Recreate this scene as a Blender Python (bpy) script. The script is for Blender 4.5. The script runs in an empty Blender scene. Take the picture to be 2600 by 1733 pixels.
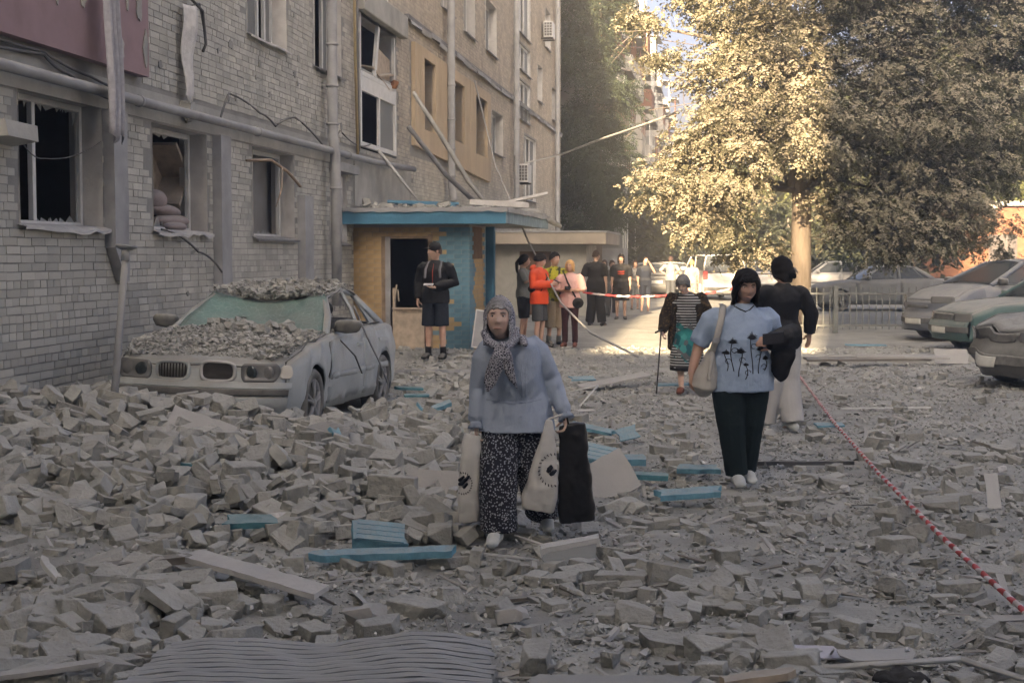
import bpy, bmesh, math, random
import numpy as np
from mathutils import Vector, Matrix, noise
R = math.radians
rnd = random.Random(7)
scene = bpy.context.scene
COL = scene.collection

# ---------------------------------------------------------------- camera
cam = bpy.data.cameras.new('camera')
cam.lens = 50.0; cam.sensor_width = 36.0; cam.clip_end = 3000
camo = bpy.data.objects.new('camera', cam); COL.objects.link(camo)
CAMH = 1.72
PITCH = math.atan(221 / 3611)
camo.location = (0, 0, CAMH); camo.rotation_euler = (math.pi / 2 - PITCH, 0, 0)
scene.camera = camo

# ---------------------------------------------------------------- sky, sun, exposure
SUN_EL, SUN_AZ = R(17), R(13.0)          # azimuth: the light travels this far to the right of +Y
w = bpy.data.worlds.new('World'); scene.world = w; w.use_nodes = True
nt = w.node_tree
sky = nt.nodes.new('ShaderNodeTexSky'); sky.sky_type = 'NISHITA'; sky.sun_disc = False
sky.sun_elevation = SUN_EL; sky.sun_rotation = math.pi + SUN_AZ
sky.air_density = 0.36; sky.dust_density = 6.0; sky.ozone_density = 0.3
nt.links.new(sky.outputs[0], nt.nodes['Background'].inputs[0])
nt.nodes['Background'].inputs[1].default_value = 0.063
sd = bpy.data.lights.new('sun', 'SUN'); sd.energy = 5.0; sd.angle = R(0.6); sd.color = (1.0, 0.74, 0.46)
so = bpy.data.objects.new('sun', sd); COL.objects.link(so)
sdir = Vector((math.sin(SUN_AZ) * math.cos(SUN_EL), math.cos(SUN_AZ) * math.cos(SUN_EL), -math.sin(SUN_EL)))
so.rotation_euler = sdir.to_track_quat('-Z', 'Y').to_euler(); so.location = (0, -20, 30)
scene.view_settings.view_transform = 'Standard'; scene.view_settings.look = 'None'
scene.view_settings.gamma = 1; scene.view_settings.use_curve_mapping = False
scene.view_settings.exposure = 3.3
scene.render.engine = 'CYCLES'
cy = scene.cycles
cy.use_denoising = True; cy.max_bounces = 5; cy.diffuse_bounces = 3; cy.glossy_bounces = 3
cy.transmission_bounces = 4; cy.transparent_max_bounces = 8; cy.volume_bounces = 0
cy.caustics_reflective = False; cy.caustics_refractive = False
cy.sample_clamp_indirect = 4.0; cy.use_adaptive_sampling = True; cy.adaptive_threshold = .03

# ---------------------------------------------------------------- helpers
def tag(o, label=None, cat=None, group=None, kind=None):
    if label: o['label'] = label
    if cat: o['category'] = cat
    if group: o['group'] = group
    if kind: o['kind'] = kind
    return o
def empty(name, loc=(0, 0, 0), rz=0.0, label=None, cat=None, group=None, kind=None):
    o = bpy.data.objects.new(name, None); COL.objects.link(o)
    o.location = loc; o.rotation_euler = (0, 0, rz); o.empty_display_size = 0.2
    return tag(o, label, cat, group, kind)
def link(name, me, mat=None, parent=None, loc=None, rot=None):
    o = bpy.data.objects.new(name, me); COL.objects.link(o)
    if mat is not None and len(me.materials) == 0: me.materials.append(mat)
    if parent is not None: o.parent = parent
    if loc is not None: o.location = loc
    if rot is not None: o.rotation_euler = rot
    return o
def np_mesh(name, V, quads=None, tris=None):
    me = bpy.data.meshes.new(name)
    V = np.asarray(V, dtype=np.float32).reshape(-1, 3)
    idx = []; starts = []; n = 0
    if quads is not None and len(quads):
        q = np.asarray(quads, dtype=np.int32); idx.append(q.ravel()); starts.append(n + 4 * np.arange(len(q))); n += q.size
    if tris is not None and len(tris):
        t = np.asarray(tris, dtype=np.int32); idx.append(t.ravel()); starts.append(n + 3 * np.arange(len(t))); n += t.size
    idx = np.concatenate(idx).astype(np.int32); starts = np.concatenate(starts).astype(np.int32)
    me.vertices.add(len(V)); me.vertices.foreach_set('co', V.ravel())
    me.loops.add(len(idx)); me.loops.foreach_set('vertex_index', idx)
    me.polygons.add(len(starts)); me.polygons.foreach_set('loop_start', starts)
    me.update(calc_edges=True); me.validate()
    me.polygons.foreach_set('use_smooth', [False] * len(me.polygons)); me.update()
    return me
def rotm(rx=0, ry=0, rz=0):
    return np.array(Matrix.Rotation(rz, 3, 'Z') @ Matrix.Rotation(ry, 3, 'Y') @ Matrix.Rotation(rx, 3, 'X'))
class MB:
    """collects shapes of ONE mesh"""
    def __init__(s): s.v = []; s.f = []; s.smooth = []
    def add(s, V, F, smooth=False):
        b = len(s.v); s.v.extend([tuple(map(float, p)) for p in V])
        s.f.extend([tuple(i + b for i in f) for f in F]); s.smooth.extend([smooth] * len(F)); return s
    def box(s, c, d, rot=None, taper=1.0, jit=0.0):
        x, y, z = d[0] / 2, d[1] / 2, d[2] / 2
        V = [(-x, -y, -z), (x, -y, -z), (x, y, -z), (-x, y, -z), (-x * taper, -y * taper, z), (x * taper, -y * taper, z), (x * taper, y * taper, z), (-x * taper, y * taper, z)]
        V = np.array(V)
        if jit: V = V + np.array([[rnd.uniform(-jit, jit) for _ in range(3)] for _ in range(8)])
        if rot is not None: V = V @ rotm(*rot).T
        V = V + np.array(c)
        return s.add(V, [(0, 3, 2, 1), (4, 5, 6, 7), (0, 1, 5, 4), (1, 2, 6, 5), (2, 3, 7, 6), (3, 0, 4, 7)])
    def bb(s, x0, x1, y0, y1, z0, z1):
        return s.box(((x0 + x1) / 2, (y0 + y1) / 2, (z0 + z1) / 2), (abs(x1 - x0), abs(y1 - y0), abs(z1 - z0)))
    def loft(s, P, Rd, n=10, ref=(1, 0, 0), cap=True, smooth=True, round_end=True, sq=1.0):
        P = [np.array(p, float) for p in P]; Rd = [(r, r) if not hasattr(r, '__len__') else r for r in Rd]
        if cap and round_end:
            t0 = P[0] - P[1]; t0 /= (np.linalg.norm(t0) + 1e-9); t1 = P[-1] - P[-2]; t1 /= (np.linalg.norm(t1) + 1e-9)
            r0 = min(Rd[0]); r1 = min(Rd[-1])
            if round_end != 'end': P = [P[0] + t0 * r0 * .55] + P; Rd = [(Rd[0][0] * .6, Rd[0][1] * .6)] + Rd
            if round_end != 'start': P = P + [P[-1] + t1 * r1 * .55]; Rd = Rd + [(Rd[-1][0] * .6, Rd[-1][1] * .6)]
        V = []; ref = np.array(ref, float); last = None
        for i, p in enumerate(P):
            t = P[min(i + 1, len(P) - 1)] - P[max(i - 1, 0)]; t = t / (np.linalg.norm(t) + 1e-9)
            a = ref - t * ref.dot(t)
            if np.linalg.norm(a) < .15:
                q = last if last is not None else np.array([0, 1, 0.]); a = q - t * q.dot(t)
            a /= (np.linalg.norm(a) + 1e-9); b = np.cross(t, a); last = a
            for k in range(n):
                an = 2 * math.pi * k / n
                ca, sa = math.cos(an), math.sin(an)
                if sq != 1.0: ca, sa = math.copysign(abs(ca) ** sq, ca), math.copysign(abs(sa) ** sq, sa)
                V.append(p + a * Rd[i][0] * ca + b * Rd[i][1] * sa)
        F = []
        for i in range(len(P) - 1):
            for k in range(n):
                F.append((i * n + k, i * n + (k + 1) % n, (i + 1) * n + (k + 1) % n, (i + 1) * n + k))
        if cap:
            F.append(tuple(reversed(range(n)))); m = (len(P) - 1) * n; F.append(tuple(m + k for k in range(n)))
        return s.add(V, F, smooth)
    def tube(s, P, r, n=8): return s.loft(P, [r] * len(P), n=n, round_end=False)
    def ell(s, c, r, rot=None, nu=14, nv=9):
        V = []; F = []
        for j in range(nv + 1):
            ph = -math.pi / 2 + math.pi * j / nv
            for i in range(nu):
                th = 2 * math.pi * i / nu
                V.append((r[0] * math.cos(ph) * math.cos(th), r[1] * math.cos(ph) * math.sin(th), r[2] * math.sin(ph)))
        for j in range(nv):
            for i in range(nu):
                F.append((j * nu + i, j * nu + (i + 1) % nu, (j + 1) * nu + (i + 1) % nu, (j + 1) * nu + i))
        V = np.array(V)
        if rot is not None: V = V @ rotm(*rot).T
        return s.add(V + np.array(c), F, True)
    def grid(s, G, smooth=True, flip=False):
        """G[i][j] -> point"""
        a = len(G); b = len(G[0]); V = [p for row in G for p in row]; F = []
        for i in range(a - 1):
            for j in range(b - 1):
                f = (i * b + j, i * b + j + 1, (i + 1) * b + j + 1, (i + 1) * b + j)
                F.append(tuple(reversed(f)) if flip else f)
        return s.add(V, F, smooth)
    def poly_prism(s, pts, axis_vec):
        n = len(pts); a = np.array(axis_vec, float); V = [np.array(p, float) for p in pts] + [np.array(p, float) + a for p in pts]
        F = [tuple(range(n)), tuple(reversed(range(n, 2 * n)))] + [(i, i + n, (i + 1) % n + n, (i + 1) % n) for i in range(n)]
        return s.add(V, F)
    def mesh(s, name):
        me = bpy.data.meshes.new(name); me.from_pydata(s.v, [], s.f)
        me.polygons.foreach_set('use_smooth', s.smooth); me.update(); return me
    def build(s, name, mat, parent=None, loc=None, rot=None, bevel=0):
        o = link(name, s.mesh(name), mat, parent, loc, rot)
        if bevel:
            m = o.modifiers.new('bevel', 'BEVEL'); m.width = bevel; m.segments = 2; m.limit_method = 'ANGLE'
        return o

# ---------------------------------------------------------------- materials
DUST = (0.345, 0.34, 0.308)
MATS = {}
def M(name, col, rough=.9, var=.22, scale=5.0, bump=.25, bscale=70.0, dust=0.0, dustcol=DUST, metal=0.0, island=0.0, spec=.25, stain=0.0, allover=0.0, dist=.01, stretch=None):
    m = bpy.data.materials.new(name); m.use_nodes = True; MATS[name] = m
    t = m.node_tree; L = t.links; N = t.nodes; b = N['Principled BSDF']
    b.inputs['Roughness'].default_value = rough; b.inputs['Metallic'].default_value = metal; b.inputs['Specular IOR Level'].default_value = spec
    tc = N.new('ShaderNodeTexCoord'); co = tc.outputs['Object']
    if stretch:
        mp = N.new('ShaderNodeMapping'); mp.inputs['Scale'].default_value = stretch; L.new(co, mp.inputs[0]); co = mp.outputs[0]
    def noisen(sc, det=5):
        n = N.new('ShaderNodeTexNoise'); n.inputs['Scale'].default_value = sc; n.inputs['Detail'].default_value = det; n.inputs['Roughness'].default_value = .6
        L.new(co, n.inputs['Vector']); return n.outputs[0]
    def mr(src, a, b2, c, d):
        k = N.new('ShaderNodeMapRange'); k.inputs[1].default_value = a; k.inputs[2].default_value = b2; k.inputs[3].default_value = c; k.inputs[4].default_value = d
        L.new(src, k.inputs[0]); return k.outputs[0]
    def math_(op, a, b2):
        k = N.new('ShaderNodeMath'); k.operation = op
        for i, q in enumerate((a, b2)):
            if isinstance(q, (int, float)): k.inputs[i].default_value = q
            else: L.new(q, k.inputs[i])
        return k.outputs[0]
    def mix(fac, a, b2, typ='MIX'):
        k = N.new('ShaderNodeMix'); k.data_type = 'RGBA'; k.blend_type = typ
        if isinstance(fac, (int, float)): k.inputs[0].default_value = fac
        else: L.new(fac, k.inputs[0])
        for i, q in ((6, a), (7, b2)):
            if isinstance(q, tuple): k.inputs[i].default_value = (*q[:3], 1)
            else: L.new(q, k.inputs[i])
        return k.outputs[2]
    v = mr(noisen(scale), .3, .7, 1 - var, 1 + var)
    if island:
        g = N.new('ShaderNodeNewGeometry'); oi = N.new('ShaderNodeObjectInfo')
        r = math_('FRACT', math_('ADD', g.outputs['Random Per Island'], oi.outputs['Random']), 0)
        v = math_('MULTIPLY', v, mr(r, 0, 1, 1 - island, 1 + island))
    cmb = N.new('ShaderNodeCombineColor'); [L.new(v, cmb.inputs[i]) for i in range(3)]
    c = mix(1.0, tuple(col), cmb.outputs[0], 'MULTIPLY')
    if stain:
        c = mix(mr(noisen(scale * .45, 8), .5, .68, 0, stain), c, tuple(x * .35 for x in col))
    if dust or allover:
        g2 = N.new('ShaderNodeNewGeometry'); sx = N.new('ShaderNodeSeparateXYZ'); L.new(g2.outputs['Normal'], sx.inputs[0])
        up = mr(sx.outputs[2], .05, .8, 0, dust)
        fac = math_('ADD', up, allover)
        fac = math_('MULTIPLY', fac, mr(noisen(scale * 2.3, 6), .25, .6, .45, 1.05))
        fac = math_('MINIMUM', fac, 1.0)
        c = mix(fac, c, tuple(dustcol))
        L.new(mr(fac, 0, .7, rough, .96), b.inputs['Roughness'])
    L.new(c, b.inputs['Base Color'])
    if bump:
        bm = N.new('ShaderNodeBump'); bm.inputs['Strength'].default_value = bump; bm.inputs['Distance'].default_value = dist
        L.new(math_('ADD', noisen(bscale, 6), math_('MULTIPLY', noisen(bscale * .2, 4), 1.5)), bm.inputs['Height']); L.new(bm.outputs[0], b.inputs['Normal'])
    m['_c'] = 1
    return m
def upper_brown(m):
    # the far, upper courses were not coated with the grey dust: bare brown brick
    t = m.node_tree; N = t.nodes; L = t.links; p = m.node_tree.nodes['Principled BSDF']; old = p.inputs['Base Color'].links[0].from_socket
    tc = N.new('ShaderNodeTexCoord'); s = N.new('ShaderNodeSeparateXYZ'); L.new(tc.outputs['Object'], s.inputs[0]); f = []
    for o, a, b in ((0, 20, 33), (2, 2.6, 4.6)):
        k = N.new('ShaderNodeMapRange'); k.interpolation_type = 'SMOOTHSTEP'; k.inputs[1].default_value = a; k.inputs[2].default_value = b; k.inputs[4].default_value = .75; L.new(s.outputs[o], k.inputs[0]); f.append(k.outputs[0])
    mu = N.new('ShaderNodeMath'); mu.operation = 'MULTIPLY'; L.new(f[0], mu.inputs[0]); L.new(f[1], mu.inputs[1])
    mx = N.new('ShaderNodeMix'); mx.data_type = 'RGBA'; mx.blend_type = 'MULTIPLY'; L.new(mu.outputs[0], mx.inputs[0]); L.new(old, mx.inputs[6]); mx.inputs[7].default_value = (.96, .78, .62, 1); L.new(mx.outputs[2], p.inputs['Base Color'])
def pr(m): return m.node_tree.nodes['Principled BSDF']
M('mortar', (.27, .265, .245), var=.2, scale=2, bump=.5, bscale=30)
M('brick', (.455, .445, .395), var=.16, scale=2.2, bump=.2, bscale=45, island=.15, stain=.38)
M('concrete', (.375, .37, .338), var=.22, scale=2, bump=.4, bscale=25, dust=.4, stain=.35)
M('plaster_white', (.50, .49, .47), var=.15, scale=4, bump=.3, dust=.5, stain=.25)
M('canopy_cream', (.36, .32, .265), var=.15, scale=2, bump=.15, stain=.3, dust=.4)
M('cream', (.46, .37, .255), var=.14, scale=1.6, bump=.15, stain=.22, stretch=(1, 1, .25))
M('pink', (.30, .21, .22), var=.12, scale=2.5, bump=.15, stain=.2, dust=.2)
M('pipe_grey', (.30, .305, .31), rough=.6, var=.2, scale=3, bump=.12, dust=.7, stain=.3)
M('pipe_dark', (.15, .15, .155), rough=.65, var=.3, scale=3, bump=.2, dust=.5, stain=.3)
M('pipe_yellow', (.36, .28, .15), rough=.7, var=.2, bump=.1, dust=.4)
M('pvc', (.62, .62, .60), rough=.5, var=.1, scale=6, bump=.05, dust=.6, stain=.12)
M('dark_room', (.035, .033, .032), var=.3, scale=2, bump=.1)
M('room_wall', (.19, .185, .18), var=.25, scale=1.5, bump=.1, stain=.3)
M('blue_paint', (.075, .20, .30), rough=.75, var=.2, scale=3, bump=.15, dust=.75, stain=.2)
M('blue_wall', (.085, .225, .31), rough=.85, var=.22, scale=3, bump=.3, allover=.22, island=.05)
M('yellow_wall', (.42, .28, .12), rough=.9, var=.2, scale=3, bump=.3, allover=.22, island=.05)
M('wood', (.27, .20, .14), rough=.85, var=.3, scale=8, bump=.3, dust=.6, stain=.2)
M('wood_light', (.42, .35, .27), rough=.85, var=.25, scale=8, bump=.2, dust=.55)
M('door_brown', (.14, .09, .06), var=.2, dust=.2)
M('cable', (.10, .10, .10), rough=.7, var=.2, bump=0, dust=.5)
M('black_metal', (.05, .05, .052), rough=.6, var=.3, dust=.6)
M('steel', (.32, .325, .33), rough=.55, var=.2, scale=4, bump=.1, dust=.65, metal=.2)
M('fabric_grey', (.36, .355, .37), rough=.95, var=.18, scale=14, bump=.5, bscale=25)
M('fabric_white', (.52, .51, .49), rough=.95, var=.15, scale=12, bump=.4, bscale=20)
M('fabric_teal', (.04, .13, .17), rough=.95, var=.3)
M('pillow', (.30, .25, .24), rough=.95, var=.2, bump=.4, dust=.5)
M('rust', (.24, .11, .05), rough=.95, var=.4, scale=12)
def glassm(name, col, alpha, rough=.15):
    m = bpy.data.materials.new(name); m.use_nodes = True; b = pr(m)
    b.inputs['Base Color'].default_value = (*col, 1); b.inputs['Alpha'].default_value = alpha; b.inputs['Roughness'].default_value = rough
    MATS[name] = m; return m
glassm('glass_dusty', (.30, .31, .30), .62, .5); glassm('glass_dark', (.04, .05, .05), .9, .12); glassm('shard', (.42, .44, .43), .55, .3)
g = MATS
upper_brown(g['brick'])

# ---------------------------------------------------------------- ground sheet
def hsh(x, y, s=1.0, o=0.0): return noise.noise((x * s + o, y * s - o, o))
def facX(y): return -6.3 + .1443 * y
def pile(x, y):
    d = x - facX(y)
    z = 0.0
    # rubble bank that rises against the wall and under the wreck
    a = max(0.0, 1 - max(0, d - .2) / 4.2) ** 1.5 * min(1, max(0, (17.5 - y) / 6)) * .46
    b = .16 * math.exp(-((x + 1.7) / 1.2) ** 2 - ((y - 9.8) / 1.9) ** 2)
    c = .08 * math.exp(-((x - 1.3) / .9) ** 2 - ((y - 7.3) / .8) ** 2)
    # a low heap in front of the entrance
    e = .12 * math.exp(-((x + 1.2) / 2.2) ** 2 - ((y - 23.6) / 1.6) ** 2)
    near = min(1.0, max(0.0, (y - 5.6) / 2.2))
    h = .19 * math.exp(-((x + 2.9) / 1.2) ** 2 - ((y - 11.65) / .55) ** 2)
    return a * near + b + c + e + h
def gz(x, y):
    z = pile(x, y)
    if y < 45 and -8 < x < 14: z += .035 * hsh(x, y, .9) + .018 * hsh(x, y, 3.1, 5) + .008 * hsh(x, y, 9, 3)
    return z
def build_ground():
    xs = np.concatenate([[-900, -300, -120, -60, -30, -16], np.arange(-9, 9, .11), np.arange(9, 16, .35), [18, 22, 30, 60, 120, 300, 900]])
    ys = np.concatenate([[-900, -300, -100, -50, -25, -10, -3, 2], np.arange(4.4, 15, .075), np.arange(15, 30, .15), np.arange(30, 60, .6), [65, 75, 90, 120, 180, 300, 600, 1500, 2500]])
    V = np.array([(x, y, gz(x, y)) for y in ys for x in xs]); a = len(xs); b = len(ys)
    i, j = np.meshgrid(np.arange(a - 1), np.arange(b - 1)); k = (j * a + i).ravel()
    me = np_mesh('ground', V, quads=np.stack([k, k + 1, k + a + 1, k + a], 1)); me.polygons.foreach_set('use_smooth', [True] * len(me.polygons))
    o = link('ground', me, M('dusty_ground', (.345, .342, .308), var=.25, scale=1.3, bump=.8, bscale=55, stain=.25, dist=.02)); o['kind'] = 'structure'
build_ground()
# ================================================================ the brick apartment building on the left
ALF = R(8.21); TH = math.pi / 2 - ALF
def fw(s, d, z=0.0):      # facade frame -> world (d > 0 goes into the building)
    return Vector((-6.3 + s * math.sin(ALF) - d * math.cos(ALF), s * math.cos(ALF) + d * math.sin(ALF), z))
BLD = empty('apartment_building', (-6.3, 0, 0), TH, 'long dusty brick apartment block with blown-out windows along the left side', 'building')
OPEN = [(13.0, 14.75, 1.98, 3.22), (16.07, 17.76, 1.98, 3.18), (19.52, 21.41, 1.95, 3.18), (23.45, 24.42, 1.90, 3.06),
        (19.35, 21.1, 4.66, 6.1), (22.55, 24.15, 4.64, 6.1), (25.4, 28.25, 3.58, 5.95), (25.5, 27.6, 6.4, 7.7),
        (30.6, 31.8, 4.35, 5.85), (33.9, 35.45, 4.4, 5.8), (37.1, 38.9, 4.3, 5.8),
        (32.9, 34.3, 7.3, 8.6), (35.8, 37.4, 7.2, 8.6), (39.1, 41.0, 7.22, 8.6), (40.2, 42.2, 4.55, 5.72),
        (45.5, 48.3, 8.7, 10.6), (45.6, 48.3, 7.55, 8.4), (45.6, 48.3, 6.0, 7.25), (46.8, 49.8, 3.5, 5.6), (50.3, 51.6, 7.05, 8.3), (52.5, 54.0, 9.2, 10.6), (54.6, 55.8, 6.8, 8.0)]
S0, S1, ZT = -30.0, 57.6, 15.0
def build_wall():
    ss = sorted({S0, S1, *[o[0] for o in OPEN], *[o[1] for o in OPEN]}); zs = sorted({-.3, ZT, *[o[2] for o in OPEN], *[o[3] for o in OPEN]})
    mb = MB()
    for i in range(len(ss) - 1):
        for j in range(len(zs) - 1):
            cs, cz = (ss[i] + ss[i + 1]) / 2, (zs[j] + zs[j + 1]) / 2
            if any(o[0] < cs < o[1] and o[2] < cz < o[3] for o in OPEN): continue
            mb.add([(ss[i], 0, zs[j]), (ss[i + 1], 0, zs[j]), (ss[i + 1], 0, zs[j + 1]), (ss[i], 0, zs[j + 1])], [(0, 1, 2, 3)])
    mb.build('wall', g['mortar'], BLD)
    for (a, b, c, e) in OPEN:
        D = .34; rv = MB()
        rv.add([(a, -.014, c), (a, D, c), (a, D, e), (a, -.014, e)], [(0, 1, 2, 3)])
        rv.add([(b, -.014, c), (b, D, c), (b, D, e), (b, -.014, e)], [(3, 2, 1, 0)])
        rv.add([(a, -.014, e), (a, D, e), (b, D, e), (b, -.014, e)], [(0, 1, 2, 3)])
        rv.add([(a, -.014, c), (a, D, c), (b, D, c), (b, -.014, c)], [(3, 2, 1, 0)]); rv.build('window_reveal', g['plaster_white'], BLD)
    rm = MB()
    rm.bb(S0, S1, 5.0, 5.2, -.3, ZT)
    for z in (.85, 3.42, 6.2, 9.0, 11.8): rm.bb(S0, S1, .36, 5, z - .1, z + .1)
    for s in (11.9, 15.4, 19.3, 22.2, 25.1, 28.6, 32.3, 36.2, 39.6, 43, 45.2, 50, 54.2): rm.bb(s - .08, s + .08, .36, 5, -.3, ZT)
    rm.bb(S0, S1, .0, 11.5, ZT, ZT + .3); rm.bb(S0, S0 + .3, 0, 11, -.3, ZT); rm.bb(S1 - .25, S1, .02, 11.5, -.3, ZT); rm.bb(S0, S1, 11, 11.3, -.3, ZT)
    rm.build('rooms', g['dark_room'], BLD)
build_wall()
def build_bricks():
    skip = [(12.0, 15.75, 3.60, 9.0), (11.5, 24.9, 3.2, 3.52), (25.3, 28.6, 5.95, 6.4), (29.6, 39.5, 3.75, 6.05), (24.9, 29.5, 2.56, 3.45), (24.95, 26.9, -.3, 2.56)]
    P = .0775; big = []; V = []; n = 0
    r2 = random.Random(3)
    rows = int((13.2 - .25) / P)
    for r in range(rows):
        z0 = .25 + r * P; z1 = z0 + P - .011
        s = 11.3 + r2.uniform(0, .2); header = r2.random() < .5
        smin = (z1 - 1.72 - 1.6) / .1787
        while s < S1 - .05:
            if r2.random() < .07: header = not header
            Lb = .121 if header else .252
            Lb *= r2.uniform(.97, 1.03)
            e = min(s + Lb, S1)
            if s > smin and not any(s < o[1] + .005 and e > o[0] - .005 and z0 < o[3] and z1 > o[2] for o in OPEN) and not any(s < o[1] and e > o[0] and z0 < o[3] and z1 > o[2] for o in skip):
                pr_ = .006 + r2.uniform(-.0025, .003)
                if r2.random() < .012: pr_ = .001
                jz = r2.uniform(-.003, .003)
                if 12.4 < s < 19 and .45 < z0 < 5 and s < 17.0: big.append((s, e, z0 + jz, z1 + jz, pr_))
                else: V.append((s, e, z0 + jz, z1 + jz, pr_))
            s = e + .010
    big.sort(key=lambda q: q[0]); V += big[300:]; big = big[:300]
    A = np.array(V); N = len(A)
    a, b, c, d, p = A.T
    z = np.zeros(N) + .002
    j = np.random.RandomState(1).uniform(-.0012, .0012, (N, 8, 3))
    C = np.stack([np.stack([a, z, c], 1), np.stack([b, z, c], 1), np.stack([b, z, d], 1), np.stack([a, z, d], 1),
                  np.stack([a, -p, c], 1), np.stack([b, -p, c], 1), np.stack([b, -p, d], 1), np.stack([a, -p, d], 1)], 1) + j
    q = np.array([(4, 5, 6, 7), (0, 1, 5, 4), (2, 3, 7, 6), (3, 0, 4, 7), (1, 2, 6, 5)])
    F = (np.arange(N)[:, None, None] * 8 + q[None]).reshape(-1, 4)
    o = link('brick_courses', np_mesh('brick_courses', C.reshape(-1, 3), quads=F), g['brick'], BLD); o['kind'] = 'stuff'
    vs = []
    for k in range(6):
        mb = MB(); mb.box((0, 0, 0), (.252, .024, P - .011), jit=.0012); vs.append(mb.mesh('brick'));
        vs[-1].materials.append(g['brick'])
    for i, (s, e, z0, z1, pp) in enumerate(big):
        o = link('brick', vs[i % 6], None, BLD, ((s + e) / 2, .012 - pp - .0005, (z0 + z1) / 2)); o.scale = ((e - s) / .252, 1, 1)
build_bricks()
# bands, panels and trim on the wall
mb = MB(); mb.bb(11.0, 24.88, -.016, 0.05, 3.205, 3.52); mb.build('concrete_band', g['concrete'], BLD)
mb = MB(); mb.bb(29.0, 57.5, -.10, .02, 6.42, 6.50); mb.build('ledge', g['pipe_dark'], BLD)
mb = MB()
for i in range(28):
    s = 29.3 + i; mb.box((s + .45, -.10 + rnd.uniform(-.02, .02), 6.40 + rnd.uniform(-.04, .03)), (1.02, .012, .10), rot=(rnd.uniform(-.4, .4), rnd.uniform(-.03, .03), 0))
mb.build('torn_flashing', g['pipe_grey'], BLD)
mb = MB(); mb.bb(25.2, 28.7, -.16, .1, 5.95, 6.38); mb.build('stair_beam', g['concrete'], BLD, bevel=.02)
# pink balcony apron with blast scars
mb = MB(); mb.bb(11.0, 15.72, -.13, -.02, 3.63, 6.0); PK = mb.build('pink_panel', g['pink'], BLD)
def scar(s, z, wd, ht, parent, d0=-.13):
    m2 = MB(); G = []
    n = 9
    pts = []
    for k in range(14):
        a = 2 * math.pi * k / 14; rr = rnd.uniform(.65, 1.1)
        pts.append((s + wd * rr * math.cos(a) / 2, d0 - .004, z + ht * rr * math.sin(a) / 2))
    m2.poly_prism(pts, (0, -.012, 0)); return m2.build('blast_scar', g['concrete'], parent)
for (s, z, wd, ht) in ((13.05, 4.32, .06, .4), (13.55, 4.18, .05, .35), (14.1, 4.28, .16, .5), (15.15, 4.35, .05, .25), (15.45, 4.35, .17, .42), (15.6, 3.92, .13, .4), (14.95, 3.82, .2, .3)): scar(s, z, wd, ht, PK)
for i in range(46):
    s_, z_ = rnd.uniform(12.6, 24.5), rnd.choice((rnd.uniform(.7, 1.9), rnd.uniform(3.7, 5.6)))
    if any(o[0] - .1 < s_ < o[1] + .1 and o[2] - .1 < z_ < o[3] + .1 for o in OPEN) or (s_ < 15.9 and z_ > 3.4): continue
    k_ = rnd.uniform(.04, .13); sc_ = scar(s_, z_, k_ * rnd.uniform(.6, 1.6), k_, BLD, d0=-.001); sc_.data.materials.clear(); sc_.data.materials.append(g['mortar'])
# cream insulation panel round three windows
mb = MB()
ps = [29.65, 30.6, 31.8, 33.9, 35.45, 37.1, 38.9, 39.45]; PW = [(30.6, 31.8, 4.35, 5.85), (33.9, 35.45, 4.4, 5.8), (37.1, 38.9, 4.3, 5.8)]
zs = sorted({3.75, 6.05, 4.35, 5.85, 4.4, 5.8, 4.3})
for i in range(len(ps) - 1):
    for j in range(len(zs) - 1):
        cs, cz = (ps[i] + ps[i + 1]) / 2, (zs[j] + zs[j + 1]) / 2
        if any(o[0] < cs < o[1] and o[2] < cz < o[3] for o in PW): continue
        lo = zs[j] if j else 3.95 - .028 * (ps[i] - 29.65); lo2 = zs[j] if j else 3.95 - .028 * (ps[i + 1] - 29.65)
        mb.add([(ps[i], -.09, lo), (ps[i + 1], -.09, lo2), (ps[i + 1], -.09, zs[j + 1]), (ps[i], -.09, zs[j + 1])], [(0, 1, 2, 3)])
for o in PW:
    for (a, b) in (((o[0], o[2]), (o[0], o[3])), ((o[0], o[3]), (o[1], o[3])), ((o[1], o[3]), (o[1], o[2])), ((o[1], o[2]), (o[0], o[2]))):
        mb.add([(a[0], -.09, a[1]), (b[0], -.09, b[1]), (b[0], .2, b[1]), (a[0], .2, a[1])], [(0, 1, 2, 3)])
for a, b in (((29.65, 3.95), (39.45, 3.676)), ((39.45, 3.676), (39.45, 6.05)), ((29.65, 6.05), (29.65, 3.95)), ((29.65, 6.05), (39.45, 6.05))):
    mb.add([(a[0], -.09, a[1]), (b[0], -.09, b[1]), (b[0], -.004, b[1]), (a[0], -.004, a[1])], [(0, 1, 2, 3)])
mb.build('cream_panel', g['cream'], BLD)
mb = MB()
for s in (29.95, 30.15, 30.4, 32.0, 32.35, 32.6, 36.2, 36.6): mb.bb(s, s + .05, -.097, -.088, 4.6 + rnd.uniform(-.2, .4), 6.04)
mb.build('runoff_ridges', g['cream'], BLD)
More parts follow.
